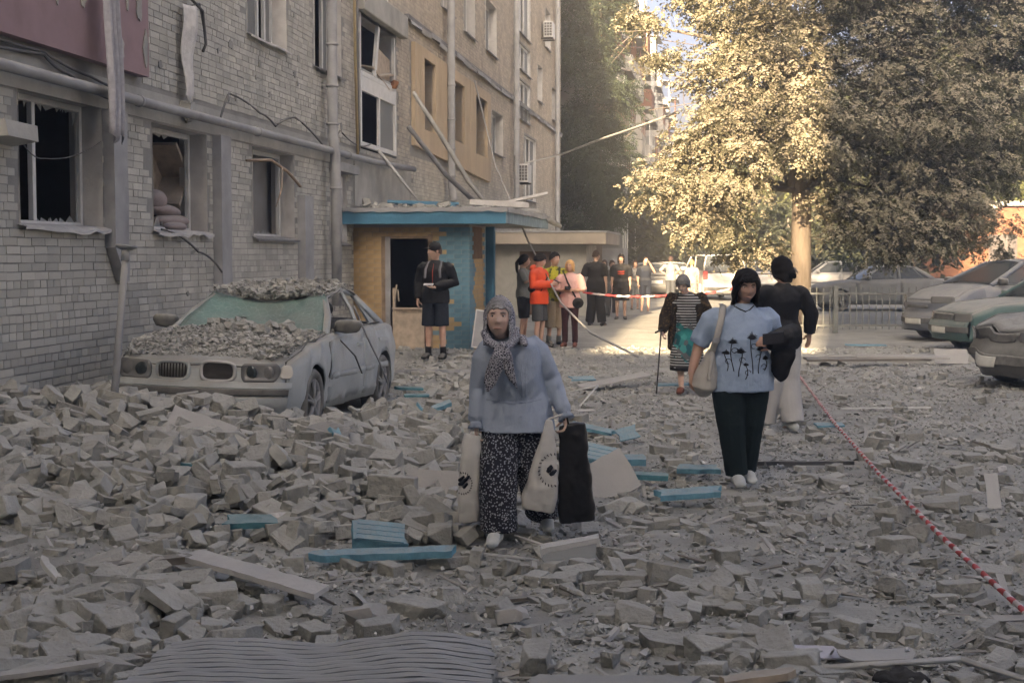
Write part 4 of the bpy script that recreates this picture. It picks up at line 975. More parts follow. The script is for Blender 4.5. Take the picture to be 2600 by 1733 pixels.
# crazed green windscreen sagging under the rubble
def crazed():
    m = M('crazed_glass', (.045, .17, .15), rough=.3, var=.5, scale=1.7, bump=.4, bscale=22, allover=.5, spec=.5)
    t = m.node_tree; b = pr(m); vo = t.nodes.new('ShaderNodeTexVoronoi'); vo.feature = 'DISTANCE_TO_EDGE'; vo.inputs['Scale'].default_value = 15
    tc = t.nodes.new('ShaderNodeTexCoord'); t.links.new(tc.outputs['Object'], vo.inputs['Vector'])
    mr = t.nodes.new('ShaderNodeMapRange'); mr.inputs[1].default_value = .0; mr.inputs[2].default_value = .035; mr.inputs[3].default_value = .7; mr.inputs[4].default_value = 0; t.links.new(vo.outputs[0], mr.inputs[0])
    old = b.inputs['Base Color'].links[0].from_socket; mx = t.nodes.new('ShaderNodeMix'); mx.data_type = 'RGBA'; t.links.new(mr.outputs[0], mx.inputs[0]); t.links.new(old, mx.inputs[6]); mx.inputs[7].default_value = (.35, .42, .38, 1); t.links.new(mx.outputs[2], b.inputs['Base Color'])
crazed()
L_, W_ = 4.45, 1.74
m = MB(); G = []
for k in range(15):
    v = k / 14; row = []
    for j in range(21):
        u_ = j / 20; x = (-1 + 2 * u_) * (W_ / 2) * (.86 * (1 - v) + .665 * v); y = -L_ / 2 + 1.42 + (2.02 - 1.42) * v; z = .93 + (1.36 - .93) * v
        sag = .10 * math.sin(math.pi * u_) * (.3 + .7 * math.sin(math.pi * v)) + .02 * noise.noise((x * 4, v * 4, 3)); row.append((x, y - .04 * math.sin(math.pi * u_) + sag * .8, z - sag * .6))
    G.append(row)
m.grid(G)
hole = {(5, 7), (6, 7), (4, 7), (3, 8), (3, 7), (2, 8), (2, 7)}
m.f = [f for i, f in enumerate(m.f) if (i // 20, i % 20) not in hole]; m.smooth = [True] * len(m.f)
fin(m, 'windscreen', 'crazed_glass', solid=.006)
# front end: twin grilles, lamps, bumper
for sd, has in ((-1, True), (1, False)):
    a, b_ = sorted((sd * .05, sd * .36))
    m = MB(); n = 24; zc_ = .63; G = []
    for i in range(n + 1):
        an = 2 * math.pi * i / n; ca, sa = math.cos(an), math.sin(an); ex = lambda v: math.copysign(abs(v) ** .55, v)
        cx = (a + b_) / 2; G.append([fpt(cx + ex(ca) * .165, zc_ + ex(sa) * .095, .004), fpt(cx + ex(ca) * .16, zc_ + ex(sa) * .09, .022), fpt(cx + ex(ca) * .135, zc_ + ex(sa) * .07, .018), fpt(cx + ex(ca) * .13, zc_ + ex(sa) * .066, -.06)])
    m.grid(G); kg = fin(m, 'kidney_grille', 'paint_silver' if has else 'chrome')
    fpatch(a + .02, b_ - .02, .565, .695, 'grille_hole', 'dark_room', out=.006, par=kg, solid=0)
    if has:
        for i in range(9):
            m = MB(); x = a + .045 + i * .0275; p0, p1 = fpt(x, .568, .016), fpt(x, .692, .016); m.loft([p0, p1], [(.005, .012)] * 2, n=6, round_end=False); fin(m, 'slat', 'trim_black', kg)
for sd in (1, -1):
    x0, x1 = sorted((sd * .41, sd * .735))
    h = fpatch(x0, x1, .55, .705, 'headlight', 'headlamp', out=.02, rnd_=.03)
    for cx in (.50, .64):
        m = MB(); c = fpt(sd * cx, .628, .024); m.ell(c, (.058, .012, .058)); fin(m, 'lamp', 'glass_dark' if cx < .6 else 'headlamp', h)
    x0, x1 = sorted((sd * .74, sd * .835))
    if sd > 0: fpatch(x0, x1, .575, .695, 'indicator', 'lens_clear', out=.016, rnd_=.02)
fpatch(-.84, .84, .49, .545, 'bumper_top', 'paint_silver', out=.03)
fpatch(-.83, .83, .43, .485, 'bumper_strip', 'trim_black', out=.035)
fpatch(-.83, .83, .25, .42, 'bumper', 'paint_silver', out=.022)
fpatch(-.1, .35, .29, .35, 'air_intake', 'trim_black', out=.034, rnd_=.02)
m = MB(); m.tube([(.86, -.55, .86), (.98, -.35, .70), (1.0, -.22, .52)], .008, 6); fin(m, 'mirror_cable', 'cable')
# ---- cars parked on the right
Q = dict(SEDAN); Q.update(L=4.3, W=1.76, H=1.64, zf=.86, cow=1.15, zc=1.12, rf=2.05, rr=3.7, dk=4.15, zd=1.1, zt=1.0, hl=(.42, .84, .76, .90), grille=(.35, .66, .72), paint='paint_blue', mirror='trim_black', fo=.85, wb=2.76, bow=.35)
make_car('parked_hatchback', 'dark blue-grey rounded family car parked behind the teal one', (10.1, 29.0, 0), -72, Q)
Q = dict(SEDAN); Q.update(L=4.4, W=1.70, H=1.42, zf=.74, zc=.94, hl=(.40, .80, .56, .70), grille=(.38, .58, .68), paint='paint_teal', hoodpaint='paint_teal', wr=.30)
make_car('parked_sedan', 'dusty teal sedan parked between the blue-grey car and the black wreck', (9.8, 25.45, 0), -82, Q)
def crush2(x, y, z):
    n1 = noise.noise((x * 2.1, y * 2.1 + 4, z * 2)); k = max(0, min(1, (-y - .6) / 1.3))
    return (x + .05 * n1, y + .10 * n1 * k, z + .09 * n1 * k + (.06 * k if z > .6 and x < 0 else 0))
Q = dict(SEDAN); Q.update(L=4.3, W=1.72, H=1.44, zf=.76, zc=.95, hl=(.45, .82, .60, .72), grille=(.40, .60, .70), paint='paint_black', wr=.31, bow=.3)
make_car('damaged_car', 'dark dented car with a crumpled front at the right edge', (8.23, 18.76, 0), -75, Q, crush2)
Q = dict(SEDAN); Q.update(paint='paint_grey', rear=False)
make_car('parked_sedan', 'dusty grey sedan parked behind the iron fence under the maple', (11.35, 44, 0), -88, Q)
Q = dict(SEDAN); Q.update(paint='paint_white', H=1.44)
make_car('parked_sedan', 'white car half hidden beyond the grey sedan', (13.6, 61, 0), -95, Q)
VAN = dict(L=4.45, W=1.75, H=1.72, fo=.8, wb=2.7, wr=.31, zf=.85, cow=1.2, zc=1.1, rf=1.9, rr=4.2, dk=4.36, zd=1.12, zt=1.05, hl=(.45, .8, .7, .85), tl=(.66, .84, .78, 1.10), paint='paint_white', front=False, rear=True, tumble=.84, flat=1, bow=.08)
make_car('parked_van', 'white people carrier seen from behind in the sun down the street', (7.75, 55.5, 0), 186, VAN)
Q = dict(SEDAN); Q.update(paint='paint_white', rear=True, front=False)
make_car('parked_sedan', 'pale estate car parked beside the white people carrier', (10.4, 62, 0), 188, Q)
Q = dict(SEDAN); Q.update(paint='paint_dark', rear=True, front=False)
make_car('parked_sedan', 'dark car with red tail lamps in the shade left of the white carrier', (5.5, 58, 0), 184, Q)
Q = dict(SEDAN); Q.update(paint='paint_grey', rear=True, front=False)
make_car('parked_sedan', 'silver-grey car just left of the white carrier in the sun', (6.9, 63, 0), 186, Q)
# ================================================================ people
def skinm(n, c): 
    m = M(n, c, rough=.6, var=.1, scale=14, bump=.08, bscale=60, spec=.35); b = pr(m)
    b.inputs['Subsurface Weight'].default_value = .08; b.inputs['Subsurface Radius'].default_value = (.02, .008, .004); return m
skinm('skin', (.47, .30, .225)); skinm('skin_old', (.56, .40, .325)); skinm('skin_warm', (.48, .29, .20))
def clothm(n, c, var=.07, bump=.45): return M(n, c, rough=.95, var=var, scale=5, bump=bump, bscale=16, spec=.1, dust=.12, dist=.02, stretch=(1, 1, .55))
clothm('cloth_black', (.014, .014, .016)); clothm('cloth_navy', (.018, .022, .032)); clothm('cloth_jeans', (.012, .020, .022)); clothm('cloth_paleblue', (.33, .385, .475)); clothm('cloth_teeblue', (.33, .42, .56)); clothm('cloth_lightdenim', (.44, .44, .44))
clothm('cloth_orange', (.62, .075, .025)); clothm('cloth_pink', (.62, .38, .34)); clothm('cloth_white', (.24, .235, .225)); clothm('cloth_khaki', (.32, .27, .2)); clothm('cloth_grey', (.20, .21, .20)); clothm('cloth_darkgrey', (.065, .07, .075)); clothm('cloth_maroon', (.05, .022, .025))
M('hair_dark', (.010, .008, .007), rough=.6, var=.4, scale=10, bump=.5, bscale=60, stretch=(3, 3, .2), spec=.15); M('hair_grey', (.30, .29, .285), rough=.6, var=.3, scale=10, bump=.8, bscale=60, stretch=(3, 3, .25)); M('hair_ash', (.17, .165, .16), rough=.6, var=.4, scale=10, bump=.8, bscale=60); M('hair_blond', (.50, .30, .12), rough=.5, var=.3, scale=10, bump=.6, stretch=(3, 3, .25)); M('hair_brown', (.05, .03, .022), rough=.5, var=.3, bump=.6)
M('eye_white', (.62, .60, .57), rough=.2, var=.05, bump=0); M('eye_dark', (.02, .015, .012), rough=.2, bump=0, spec=.6); M('brow', (.05, .04, .035), bump=0); M('brow_grey', (.2, .18, .17), bump=0); M('lips', (.40, .23, .19), rough=.5, bump=0, var=.1); M('mouth_dark', (.05, .018, .016), bump=0)
M('shoe_white', (.55, .58, .57), rough=.8, dust=.3); M('shoe_black', (.02, .02, .021), rough=.7, dust=.3); M('sandal', (.16, .06, .04), rough=.7); M('phone', (.03, .03, .035), rough=.25); M('phone_white', (.6, .6, .6), rough=.3); M('bag_grey', (.40, .385, .35), rough=.6, var=.1, bump=.15); M('bag_black', (.010, .010, .011), rough=.32, var=.3, bump=.5, bscale=12, spec=.4); M('bag_white', (.55, .54, .51), rough=.7, var=.1, bump=.4, bscale=9); M('print_black', (.02, .022, .03), bump=0)
M('strap_grey', (.18, .18, .19), bump=0); M('red_zip', (.35, .05, .03), bump=0); M('green_case', (.25, .38, .06), bump=0); M('bottle_blue', (.3, .42, .5), rough=.2, bump=0)
def pattern(name, a, b, scale, thr, kind='vor'):
    m = M(name, a, rough=.95, var=.1, bump=.4, bscale=14, dist=.015); t = m.node_tree; N = t.nodes; L = t.links; p = pr(m)
    tc = N.new('ShaderNodeTexCoord'); old = p.inputs['Base Color'].links[0].from_socket; mr = N.new('ShaderNodeMapRange'); mr.clamp = True
    if kind == 'vor':
        v = N.new('ShaderNodeTexVoronoi'); v.inputs['Scale'].default_value = scale; L.new(tc.outputs['Object'], v.inputs['Vector']); L.new(v.outputs['Distance'], mr.inputs[0]); mr.inputs[1].default_value = thr; mr.inputs[2].default_value = thr + .07; mr.inputs[3].default_value = 1; mr.inputs[4].default_value = 0
    elif kind == 'edge':
        v = N.new('ShaderNodeTexVoronoi'); v.feature = 'DISTANCE_TO_EDGE'; v.inputs['Scale'].default_value = scale; L.new(tc.outputs['Object'], v.inputs['Vector']); L.new(v.outputs['Distance'], mr.inputs[0]); mr.inputs[1].default_value = thr; mr.inputs[2].default_value = thr + .06; mr.inputs[3].default_value = 0; mr.inputs[4].default_value = 1
    elif kind == 'noise':
        v = N.new('ShaderNodeTexNoise'); v.inputs['Scale'].default_value = scale; L.new(tc.outputs['Object'], v.inputs['Vector']); L.new(v.outputs[0], mr.inputs[0]); mr.inputs[1].default_value = thr; mr.inputs[2].default_value = thr + .05
    else:   # horizontal stripes
        s = N.new('ShaderNodeSeparateXYZ'); L.new(tc.outputs['Object'], s.inputs[0]); k = N.new('ShaderNodeMath'); k.operation = 'SINE'; q = N.new('ShaderNodeMath'); q.operation = 'MULTIPLY'; q.inputs[1].default_value = scale; L.new(s.outputs[2], q.inputs[0]); L.new(q.outputs[0], k.inputs[0]); L.new(k.outputs[0], mr.inputs[0]); mr.inputs[1].default_value = thr - .1; mr.inputs[2].default_value = thr + .1
    mx = N.new('ShaderNodeMix'); mx.data_type = 'RGBA'; L.new(mr.outputs[0], mx.inputs[0]); L.new(old, mx.inputs[6]); mx.inputs[7].default_value = (*b, 1); L.new(mx.outputs[2], p.inputs['Base Color']); return m
pattern('skirt_print', (.014, .016, .028), (.40, .42, .44), 75, .33); pattern('scarf_print', (.42, .42, .45), (.022, .024, .045), 85, .10, 'edge'); pattern('stripes', (.015, .015, .016), (.50, .50, .49), 190, .35, 'str'); pattern('cardigan_print', (.016, .013, .011), (.13, .085, .04), 45, .55, 'noise')
def dress_mat():
    m = g['stripes']; t = m.node_tree; N = t.nodes; L = t.links; p = pr(m); old = p.inputs['Base Color'].links[0].from_socket
    tc = N.new('ShaderNodeTexCoord'); s = N.new('ShaderNodeSeparateXYZ'); L.new(tc.outputs['Object'], s.inputs[0])
    def node(op, a, b=None):
        k = N.new('ShaderNodeMath'); k.operation = op
        for i, q in enumerate((a, b)):
            if q is None: continue
            if isinstance(q, float): k.inputs[i].default_value = q
            else: L.new(q, k.inputs[i])
        return k.outputs[0]
    n1 = N.new('ShaderNodeTexNoise'); n1.inputs['Scale'].default_value = 9; L.new(tc.outputs['Object'], n1.inputs['Vector'])
    dz = node('MULTIPLY', node('SUBTRACT', s.outputs[2], .66), 3.6); dx = node('MULTIPLY', node('SUBTRACT', s.outputs[0], .03), 4.2)
    d = node('ADD', node('MULTIPLY', dz, dz), node('MULTIPLY', dx, dx)); msk = node('GREATER_THAN', node('SUBTRACT', node('MULTIPLY', n1.outputs[0], 2.2), d), .45)
    vo = N.new('ShaderNodeTexVoronoi'); vo.inputs['Scale'].default_value = 14; L.new(tc.outputs['Object'], vo.inputs['Vector']); cr = N.new('ShaderNodeValToRGB'); sc = N.new('ShaderNodeSeparateColor'); L.new(vo.outputs['Color'], sc.inputs[0]); L.new(sc.outputs[0], cr.inputs[0])
    cr.color_ramp.interpolation = 'CONSTANT'; e = cr.color_ramp.elements; e[0].color = (.03, .20, .20, 1); e[1].position = .75; e[1].color = (.12, .11, .12, 1)
    for ps, c in ((.35, (.06, .27, .26, 1)), (.55, (.015, .09, .11, 1))): q = e.new(ps); q.color = c
    mx = N.new('ShaderNodeMix'); mx.data_type = 'RGBA'; L.new(msk, mx.inputs[0]); L.new(old, mx.inputs[6]); L.new(cr.outputs[0], mx.inputs[7]); L.new(mx.outputs[2], p.inputs['Base Color'])
dress_mat()
pattern('teal_print', (.02, .21, .21), (.10, .10, .11), 20, .52, 'noise'); pattern('yellow_print', (.38, .36, .03), (.05, .06, .03), 12, .55, 'noise'); pattern('mottled_grey', (.42, .41, .40), (.1, .1, .13), 9, .62, 'noise')

def head_geo(c, yaw=0, pitch=0, roll=0, k=1.0, nu=40, nv=30, fat=1.0, nose=1.0):
    """deformed sphere with a face; looks along -Y when yaw=0. Returns (V, F, xf) ; xf maps head-local points"""
    Rm = rotm(0, 0, yaw) @ rotm(pitch, 0, 0) @ rotm(0, roll, 0); c = np.array(c, float)
    xf = lambda p: tuple(c + Rm @ (np.array(p, float) * k))
    g_ = lambda a, s: math.exp(-(a / s) ** 2)
    V = []
    for j in range(nv + 1):
        ph = -math.pi / 2 + math.pi * j / nv
        for i in range(nu):
            th = 2 * math.pi * i / nu; dx, dy, dz = math.cos(ph) * math.sin(th), -math.cos(ph) * math.cos(th), math.sin(ph)
            lo = max(0, -dz); x = .076 * fat * dx * (1 - .30 * lo ** 1.6); y = .098 * dy; z = .118 * dz
            if dy > 0: y *= 1 - .35 * lo
            else: y -= .012 * lo * (-dy) ** .5
            if dz > .2: x *= 1 + .04 * dz
            f = max(0, -dy) ** .5 if dy < 0 else 0
            if f > 0:
                o = 0
                nz = max(0, min(1, (.028 - z) / .055)) if z > -.030 else max(0, 1 - (-.030 - z) / .008)
                o += nose * .026 * g_(x, .0125 + .004 * nz) * nz
                o -= .010 * (g_(abs(x) - .031, .016) * g_(z - .012, .011))
                o += .005 * g_(z - .032, .010) * g_(abs(x) - .025, .03)
                o += .005 * g_(abs(x) - .042, .018) * g_(z + .022, .018)
                o += .006 * g_(x, .024) * (g_(z + .056, .006) + g_(z + .070, .006)) - .004 * g_(x, .022) * g_(z + .063, .003)
                o += .007 * g_(x, .022) * g_(z + .098, .014)
                y -= o * f
            V.append(xf((x, y, z)))
    F = [(j * nu + i, j * nu + (i + 1) % nu, (j + 1) * nu + (i + 1) % nu, (j + 1) * nu + i) for j in range(nv) for i in range(nu)]
    return V, F, xf
def remesh(o, vox, smooth=0, disp=0.0, dscale=.12):
    m = o.modifiers.new('remesh', 'REMESH'); m.mode = 'VOXEL'; m.voxel_size = vox; m.use_smooth_shade = True
    if smooth: s = o.modifiers.new('smooth', 'SMOOTH'); s.iterations = smooth; s.factor = .5
    if disp:
        t = bpy.data.textures.get('folds%g' % dscale) or bpy.data.textures.new('folds%g' % dscale, 'CLOUDS'); t.noise_scale = dscale; t.noise_depth = 2
        d = o.modifiers.new('folds', 'DISPLACE'); d.texture = t; d.strength = disp; d.texture_coords = 'LOCAL'; d.mid_level = .5
    return o
def hand_geo(m, wrist, direction, palm_n, k=1.0, curl=.5, thumb_side=1, spread=.16):
    """palm, four bent fingers of unequal length and a thumb; palm_n = where the palm faces"""
    w_ = np.array(wrist, float); d = np.array(direction, float); d /= np.linalg.norm(d); pn = np.array(palm_n, float); pn -= d * pn.dot(d); pn /= np.linalg.norm(pn); sd = np.cross(d, pn) * thumb_side
    m.loft([w_ - d * .02 * k, w_ + d * .03 * k, w_ + d * .075 * k], [(.026 * k, .019 * k), (.036 * k, .016 * k), (.038 * k, .014 * k)], n=10, ref=sd)
    for i, (off, ln) in enumerate(((.030, .068), (.010, .078), (-.010, .073), (-.029, .058))):
        b = w_ + d * .078 * k + sd * off * k; fd = d + sd * off * spread * 8; fd /= np.linalg.norm(fd); P = [b]; c = curl * .75
        for s_, an in ((.45, c * .6), (.32, c * 1.5), (.23, c * 2.3)): v = fd * math.cos(an) + pn * math.sin(an); P.append(P[-1] + v * ln * s_ * k * 1.05)
        m.loft([b - fd * .02 * k] + P, [.0095 * k, .0095 * k, .009 * k, .0082 * k, .007 * k], n=8, ref=sd)
    b = w_ + d * .02 * k + sd * .026 * k; v1 = d * .6 + sd * .65 + pn * .35; v1 /= np.linalg.norm(v1); v2 = d * .8 + sd * .15 + pn * (.5 + .3 * curl); v2 /= np.linalg.norm(v2)
    m.loft([b - v1 * .01, b + v1 * .035 * k, b + v1 * .035 * k + v2 * .032 * k, b + v1 * .035 * k + v2 * .055 * k], [.013 * k, .012 * k, .010 * k, .008 * k], n=8, ref=pn)
def V3(*a): return np.array(a, float)
class Person:
    """joints in metres, facing -Y; +X is the viewer's right when the person faces the viewer"""
    def __init__(s, label, loc, rz, h=1.7, joints=None, skin='skin', vox=.012, group=None, girth=1.0, name='person'):
        k = h / 1.7; s.k = k; s.vox = vox; s.skin = skin; s.gi = girth
        J = dict(pel=V3(0, 0, .93), waist=V3(0, 0, 1.08), chest=V3(0, .0, 1.27), neck=V3(0, .01, 1.43), head=V3(0, -.02, 1.575),
                 shL=V3(-.175, .01, 1.395), elL=V3(-.225, .02, 1.11), wrL=V3(-.235, -.04, .87), shR=V3(.175, .01, 1.395), elR=V3(.225, .02, 1.11), wrR=V3(.235, -.04, .87),
                 hiL=V3(-.085, 0, .90), knL=V3(-.095, -.015, .49), anL=V3(-.1, .02, .085), hiR=V3(.085, 0, .90), knR=V3(.095, -.015, .49), anR=V3(.1, .02, .085), toL=V3(-.125, -.19, .02), toR=V3(.125, -.19, .02))
        for a in J: J[a] = J[a] * k
        for a, v in (joints or {}).items(): J[a] = np.array(v, float)
        for sd in 'LR':
            if 'an' + sd in (joints or {}) and 'to' + sd not in joints: J['to' + sd] = J['an' + sd] + V3((-.02 if sd == 'L' else .02), -.17, -.065) * k
        s.J = J; s.root = empty(name, loc, rz, label, 'person', group); s.m = MB()
    def torso_pts(s, inf=0.0, low=0.0, hip=1.0, belly=0.0):
        J, k, gi = s.J, s.k, s.gi
        P = [J['pel'] + V3(0, 0, -.04 * k - low), J['pel'] + V3(0, 0, .06 * k), J['waist'], (J['waist'] + J['chest']) / 2 + V3(0, -.01, 0), J['chest'], J['chest'] * .45 + J['neck'] * .55 + V3(0, .0, -.02 * k), J['neck'] + V3(0, 0, -.03 * k)]
        Rr = [(.155 * hip, .105), (.16 * hip, .112 + belly * .4), (.138, .10 + belly), (.148, .108 + belly * .8), (.158, .112), (.155, .088), (.075, .062)]
        return P, [((a * gi * k + inf), (b * gi * k + inf)) for a, b in Rr]
    def arm_pts(s, sd, inf=0.0, upto=1.0, r=(.052, .044, .038, .027)):
        J, k = s.J, s.k; a, b, c = J['sh' + sd], J['el' + sd], J['wr' + sd]
        P = [a, (a + b) / 2, b, (b + c) / 2, c]; Rr = [r[0] * 1.1, r[0], r[1], r[2], r[3]]
        n = max(2, int(round(upto * 4)) + 1); return P[:n], [x * k * (1 + .25 * (s.gi - 1)) + inf for x in Rr[:n]]
    def leg_pts(s, sd, inf=0.0, upto=1.0, r=(.088, .072, .055, .05, .036)):
        J, k = s.J, s.k; a, b, c = J['hi' + sd], J['kn' + sd], J['an' + sd]
        P = [a, (a + b) / 2, b, b * .6 + c * .4, c]; Rr = [x * k * (1 + .5 * (s.gi - 1)) + inf for x in r]
        n = max(2, int(round(upto * 4)) + 1); return P[:n], Rr[:n]
    def body(s, yaw=0, pitch=0, roll=0, hk=1.0, handL=None, handR=None, eyes=True, brow='brow', mouth='lips', openm=0.0, fat=1.0, torso=True):
        m = s.m; J, k = s.J, s.k
        if torso: m.loft(*s.torso_pts(-.006), n=16)
        m.loft([J['neck'] + V3(0, .01, -.06 * k), J['neck'] * .5 + J['head'] * .5 + V3(0, .012, -.03 * k), J['head'] + V3(0, .012, -.02)], [(.058 * k, .058 * k), (.05 * k, .052 * k), (.05 * k, .055 * k)], n=12)
        for sd in 'LR':
            ap = s.arm_pts(sd, -.002); ap[1][0] *= .72; ap[0][0] = ap[0][0] - V3(0, 0, .02 * k); m.loft(*ap, n=12); m.loft(*s.leg_pts(sd, -.004), n=12)
            an, to = J['an' + sd], J['to' + sd]; m.loft([an + V3(0, .03, -.03 * k), an * .5 + to * .5 + V3(0, 0, -.0), to], [(.036 * k, .04 * k), (.042 * k, .026 * k), (.04 * k, .016 * k)], n=10)
        for sd, hd, ts in (('L', handL, 1), ('R', handR, -1)):
            wr, el = J['wr' + sd], J['el' + sd]; d = wr - el; d = d / np.linalg.norm(d)
            hd = hd or {}; hand_geo(m, wr, hd.get('d', d), hd.get('n', V3(-ts * -1, .0, 0)), k, hd.get('curl', .45), hd.get('t', 1))
        Vh, Fh, xf = head_geo(J['head'], yaw, pitch, roll, k * hk, fat=fat); m.add(Vh, Fh, True); s.xf = xf
        for sx in (-1, 1):
            m.ell(xf((sx * .079 * fat, .012, -.002)), (.010 * k, .018 * k, .03 * k), rot=(pitch, 0, yaw))
        b = m.build('body', g[s.skin], s.root); remesh(b, s.vox); s.b = b
        if eyes:
            for sx in (-1, 1):
                e = MB(); e.ell(xf((sx * .031, -.079, .010)), (.0125 * k, .007 * k, .0068 * k), rot=(pitch, 0, yaw)); eo = e.build('eye', g['eye_white'], b)
                e = MB(); e.ell(xf((sx * .031, -.0845, .010)), (.006 * k, .003 * k, .006 * k), rot=(pitch, 0, yaw)); e.build('iris', g['eye_dark'], eo)
                e = MB(); e.loft([xf((sx * .016, -.0935, .027)), xf((sx * .031, -.0925, .032)), xf((sx * .047, -.083, .027))], [.0035 * k, .0042 * k, .0025 * k], n=6); e.build('eyebrow', g[brow], b)
                e = MB(); e.loft([xf((sx * .017, -.0815, .014)), xf((sx * .031, -.0835, .0185)), xf((sx * .046, -.077, .0135))], [.0022 * k] * 3, n=5); e.build('eyelid', g[s.skin], b)
            e = MB(); e.loft([xf((-.024, -.092, -.063)), xf((-.01, -.103, -.0615)), xf((0, -.104, -.0625)), xf((.01, -.103, -.0615)), xf((.024, -.092, -.063))], [(.0025 * k, .0025 * k), (.005 * k, .006 * k + openm * .3), (.006 * k, .0065 * k + openm * .3), (.005 * k, .006 * k + openm * .3), (.0025 * k, .0025 * k)], n=8, ref=(0, 1, 0)); lo_ = e.build('lips', g[mouth], b)
            e = MB(); e.loft([xf((-.018, -.096, -.063)), xf((0, -.1085, -.0628)), xf((.018, -.096, -.063))], [(.002 * k, .0012 * k + openm * .6)] * 3, n=6, ref=(0, 1, 0)); e.build('mouth_line', g['mouth_dark'], lo_)
        return s
    def wear(s, name, mat, lofts, vox=None, smooth=2, disp=.012, dscale=.09, n=16, solid=False):
        m = MB()
        for t_ in lofts: m.loft(t_[0], t_[1], n=n, round_end=(t_[2] if len(t_) > 2 else True))
        o = m.build(name, g[mat], s.root); remesh(o, vox or s.vox, smooth, disp, dscale); return o
    def shirt(s, mat, sleeve=.5, inf=.022, low=.04, hip=1.0, belly=0.0, name='shirt', r=(.058, .054, .047, .036), disp=.012, slinf=.012):
        P, Rr = s.torso_pts(inf, low, hip, belly); fl = .022 * s.k * s.gi; P = [P[0] - V3(0, 0, .02)] + P; Rr = [(Rr[0][0] + fl, Rr[0][1] + fl)] + [(Rr[0][0] + fl, Rr[0][1] + fl), (Rr[1][0] + fl * .7, Rr[1][1] + fl * .7)] + Rr[2:]; L = [(P, Rr, 'end')]
        for sd in 'LR':
            p, q = s.arm_pts(sd, slinf, sleeve, r); a_, b_ = s.J['sh' + sd], s.J['el' + sd]; inn = s.J['neck'] * .35 + a_ * .65 - V3(0, 0, .045 * s.k); p = [inn, a_ * .97 + s.J['neck'] * .03 - V3(0, 0, .034 * s.k), a_ * .76 + b_ * .24] + list(p[1:]); q = [q[0] * .75, q[0] * .80, q[0] * .95] + list(q[1:]); L.append((p, q, 'start'))
        return s.wear(name, mat, L, disp=disp, smooth=8)
    def trousers(s, mat, upto=1.0, inf=.016, r=(.092, .08, .062, .058, .052), name='trousers', hip=1.0, disp=.010):
        J, k, gi = s.J, s.k, s.gi
        L = [([J['pel'] + V3(0, 0, .09 * k), J['pel'] + V3(0, 0, .0), J['pel'] + V3(0, 0, -.07 * k)], [(.145 * gi * hip * k + inf, .10 * gi * k + inf), (.16 * gi * hip * k + inf, .115 * gi * k + inf), (.15 * gi * hip * k + inf, .105 * gi * k + inf)])]
        for sd in 'LR': L.append((*s.leg_pts(sd, inf, upto, r), 'start'))
        return s.wear(name, mat, L, disp=disp)
    def shoes(s, mat, socks=None, k2=1.0):
        J, k = s.J, s.k
        for sd in 'LR':
            an, to = J['an' + sd], J['to' + sd]; m = MB(); hz = to[2] - .0
            m.loft([an + V3(0, .055, -.045) * k, an + V3(0, .01, -.035) * k, an * .45 + to * .55 + V3(0, 0, .012 * k), to + V3(0, -.015, .008) * k], [(.038 * k * k2, .045 * k), (.042 * k * k2, .05 * k), (.047 * k * k2, .034 * k), (.04 * k * k2, .024 * k)], n=12)
            o = m.build('shoe', g[mat], s.root); remesh(o, .008, 1)
            if socks: m = MB(); m.loft([an + V3(0, .005, -.02), an + V3(0, 0, .09 * k)], [.046 * k, .048 * k], n=12); m.build('sock', g[socks], s.root)
    def hair(s, mat, back=.06, side=.05, fringe=.062, grow=.013, name='hair', fat=1.0, curlz=0.0, seed=1, bald=0.0):
        """cap of hair: follows the skull and hangs to -back behind, -side beside the face; fringe = hairline height in front"""
        xf = s.xf; m = MB(); G = []; nu, nv = 36, 16; q = random.Random(seed)
        for i in range(nu + 1):
            th = -math.pi + 2 * math.pi * i / nu      # 0 = face
            fr = max(0.0, math.cos(th)); a = abs(th)
            if a < .62: low = fringe
            elif a < 1.25: low = fringe + (-side - fringe) * ((a - .62) / .63) ** .8
            else: low = -side + (-back + side) * min(1, (a - 1.25) / 1.0)
            row = []; low += q.uniform(-.006, .006)
            for j in range(nv + 1):
                v = j / nv; z = .132 + (low - .132) * v; zz = max(-1, min(1, z / .130)); rr = math.sqrt(max(0, 1 - max(zz, -.25 if a > .6 else -1) ** 2)) if z > -.03 else math.sqrt(1 - .0532)
                gw = grow * (.6 + .4 * math.sin(j * 1.3 + i * .7)) * .5 + grow * .7
                row.append(xf(((.076 * fat + gw) * rr * math.sin(th), -(.097 + gw) * rr * math.cos(th) + .004, z + .004)))
            G.append(row)
        m.grid(G); o = m.build(name, g[mat], s.root); md = o.modifiers.new('s', 'SOLIDIFY'); md.thickness = .016; md.offset = -1; return o
    def part(s, name, mat, m, vox=None, smooth=1, disp=0.0):
        o = m.build(name, g[mat], s.root)
        if vox: remesh(o, vox, smooth, disp)
        return o
def held(name, m, mat, p, lab, cat, vox=None, smooth=1, disp=0.0, dscale=.1, group=None):
    o = m.build(name, g[mat], None); o.matrix_world = p.root.matrix_basis.copy(); o.location = p.root.location; o.rotation_euler = p.root.rotation_euler
    if vox: remesh(o, vox, smooth, disp, dscale)
    return tag(o, lab, cat, group)

def on_surface(o, pts, off=.004, d=(0, 1, 0), y=-.6):
    dg = bpy.context.evaluated_depsgraph_get(); e = o.evaluated_get(dg); out = []
    for (x, z) in pts:
        hit, loc, nn, idx = e.ray_cast(Vector((x, y, z)), Vector(d))
        if hit: out.append((loc.x + nn.x * off, loc.y + nn.y * off, loc.z + nn.z * off))
    return out
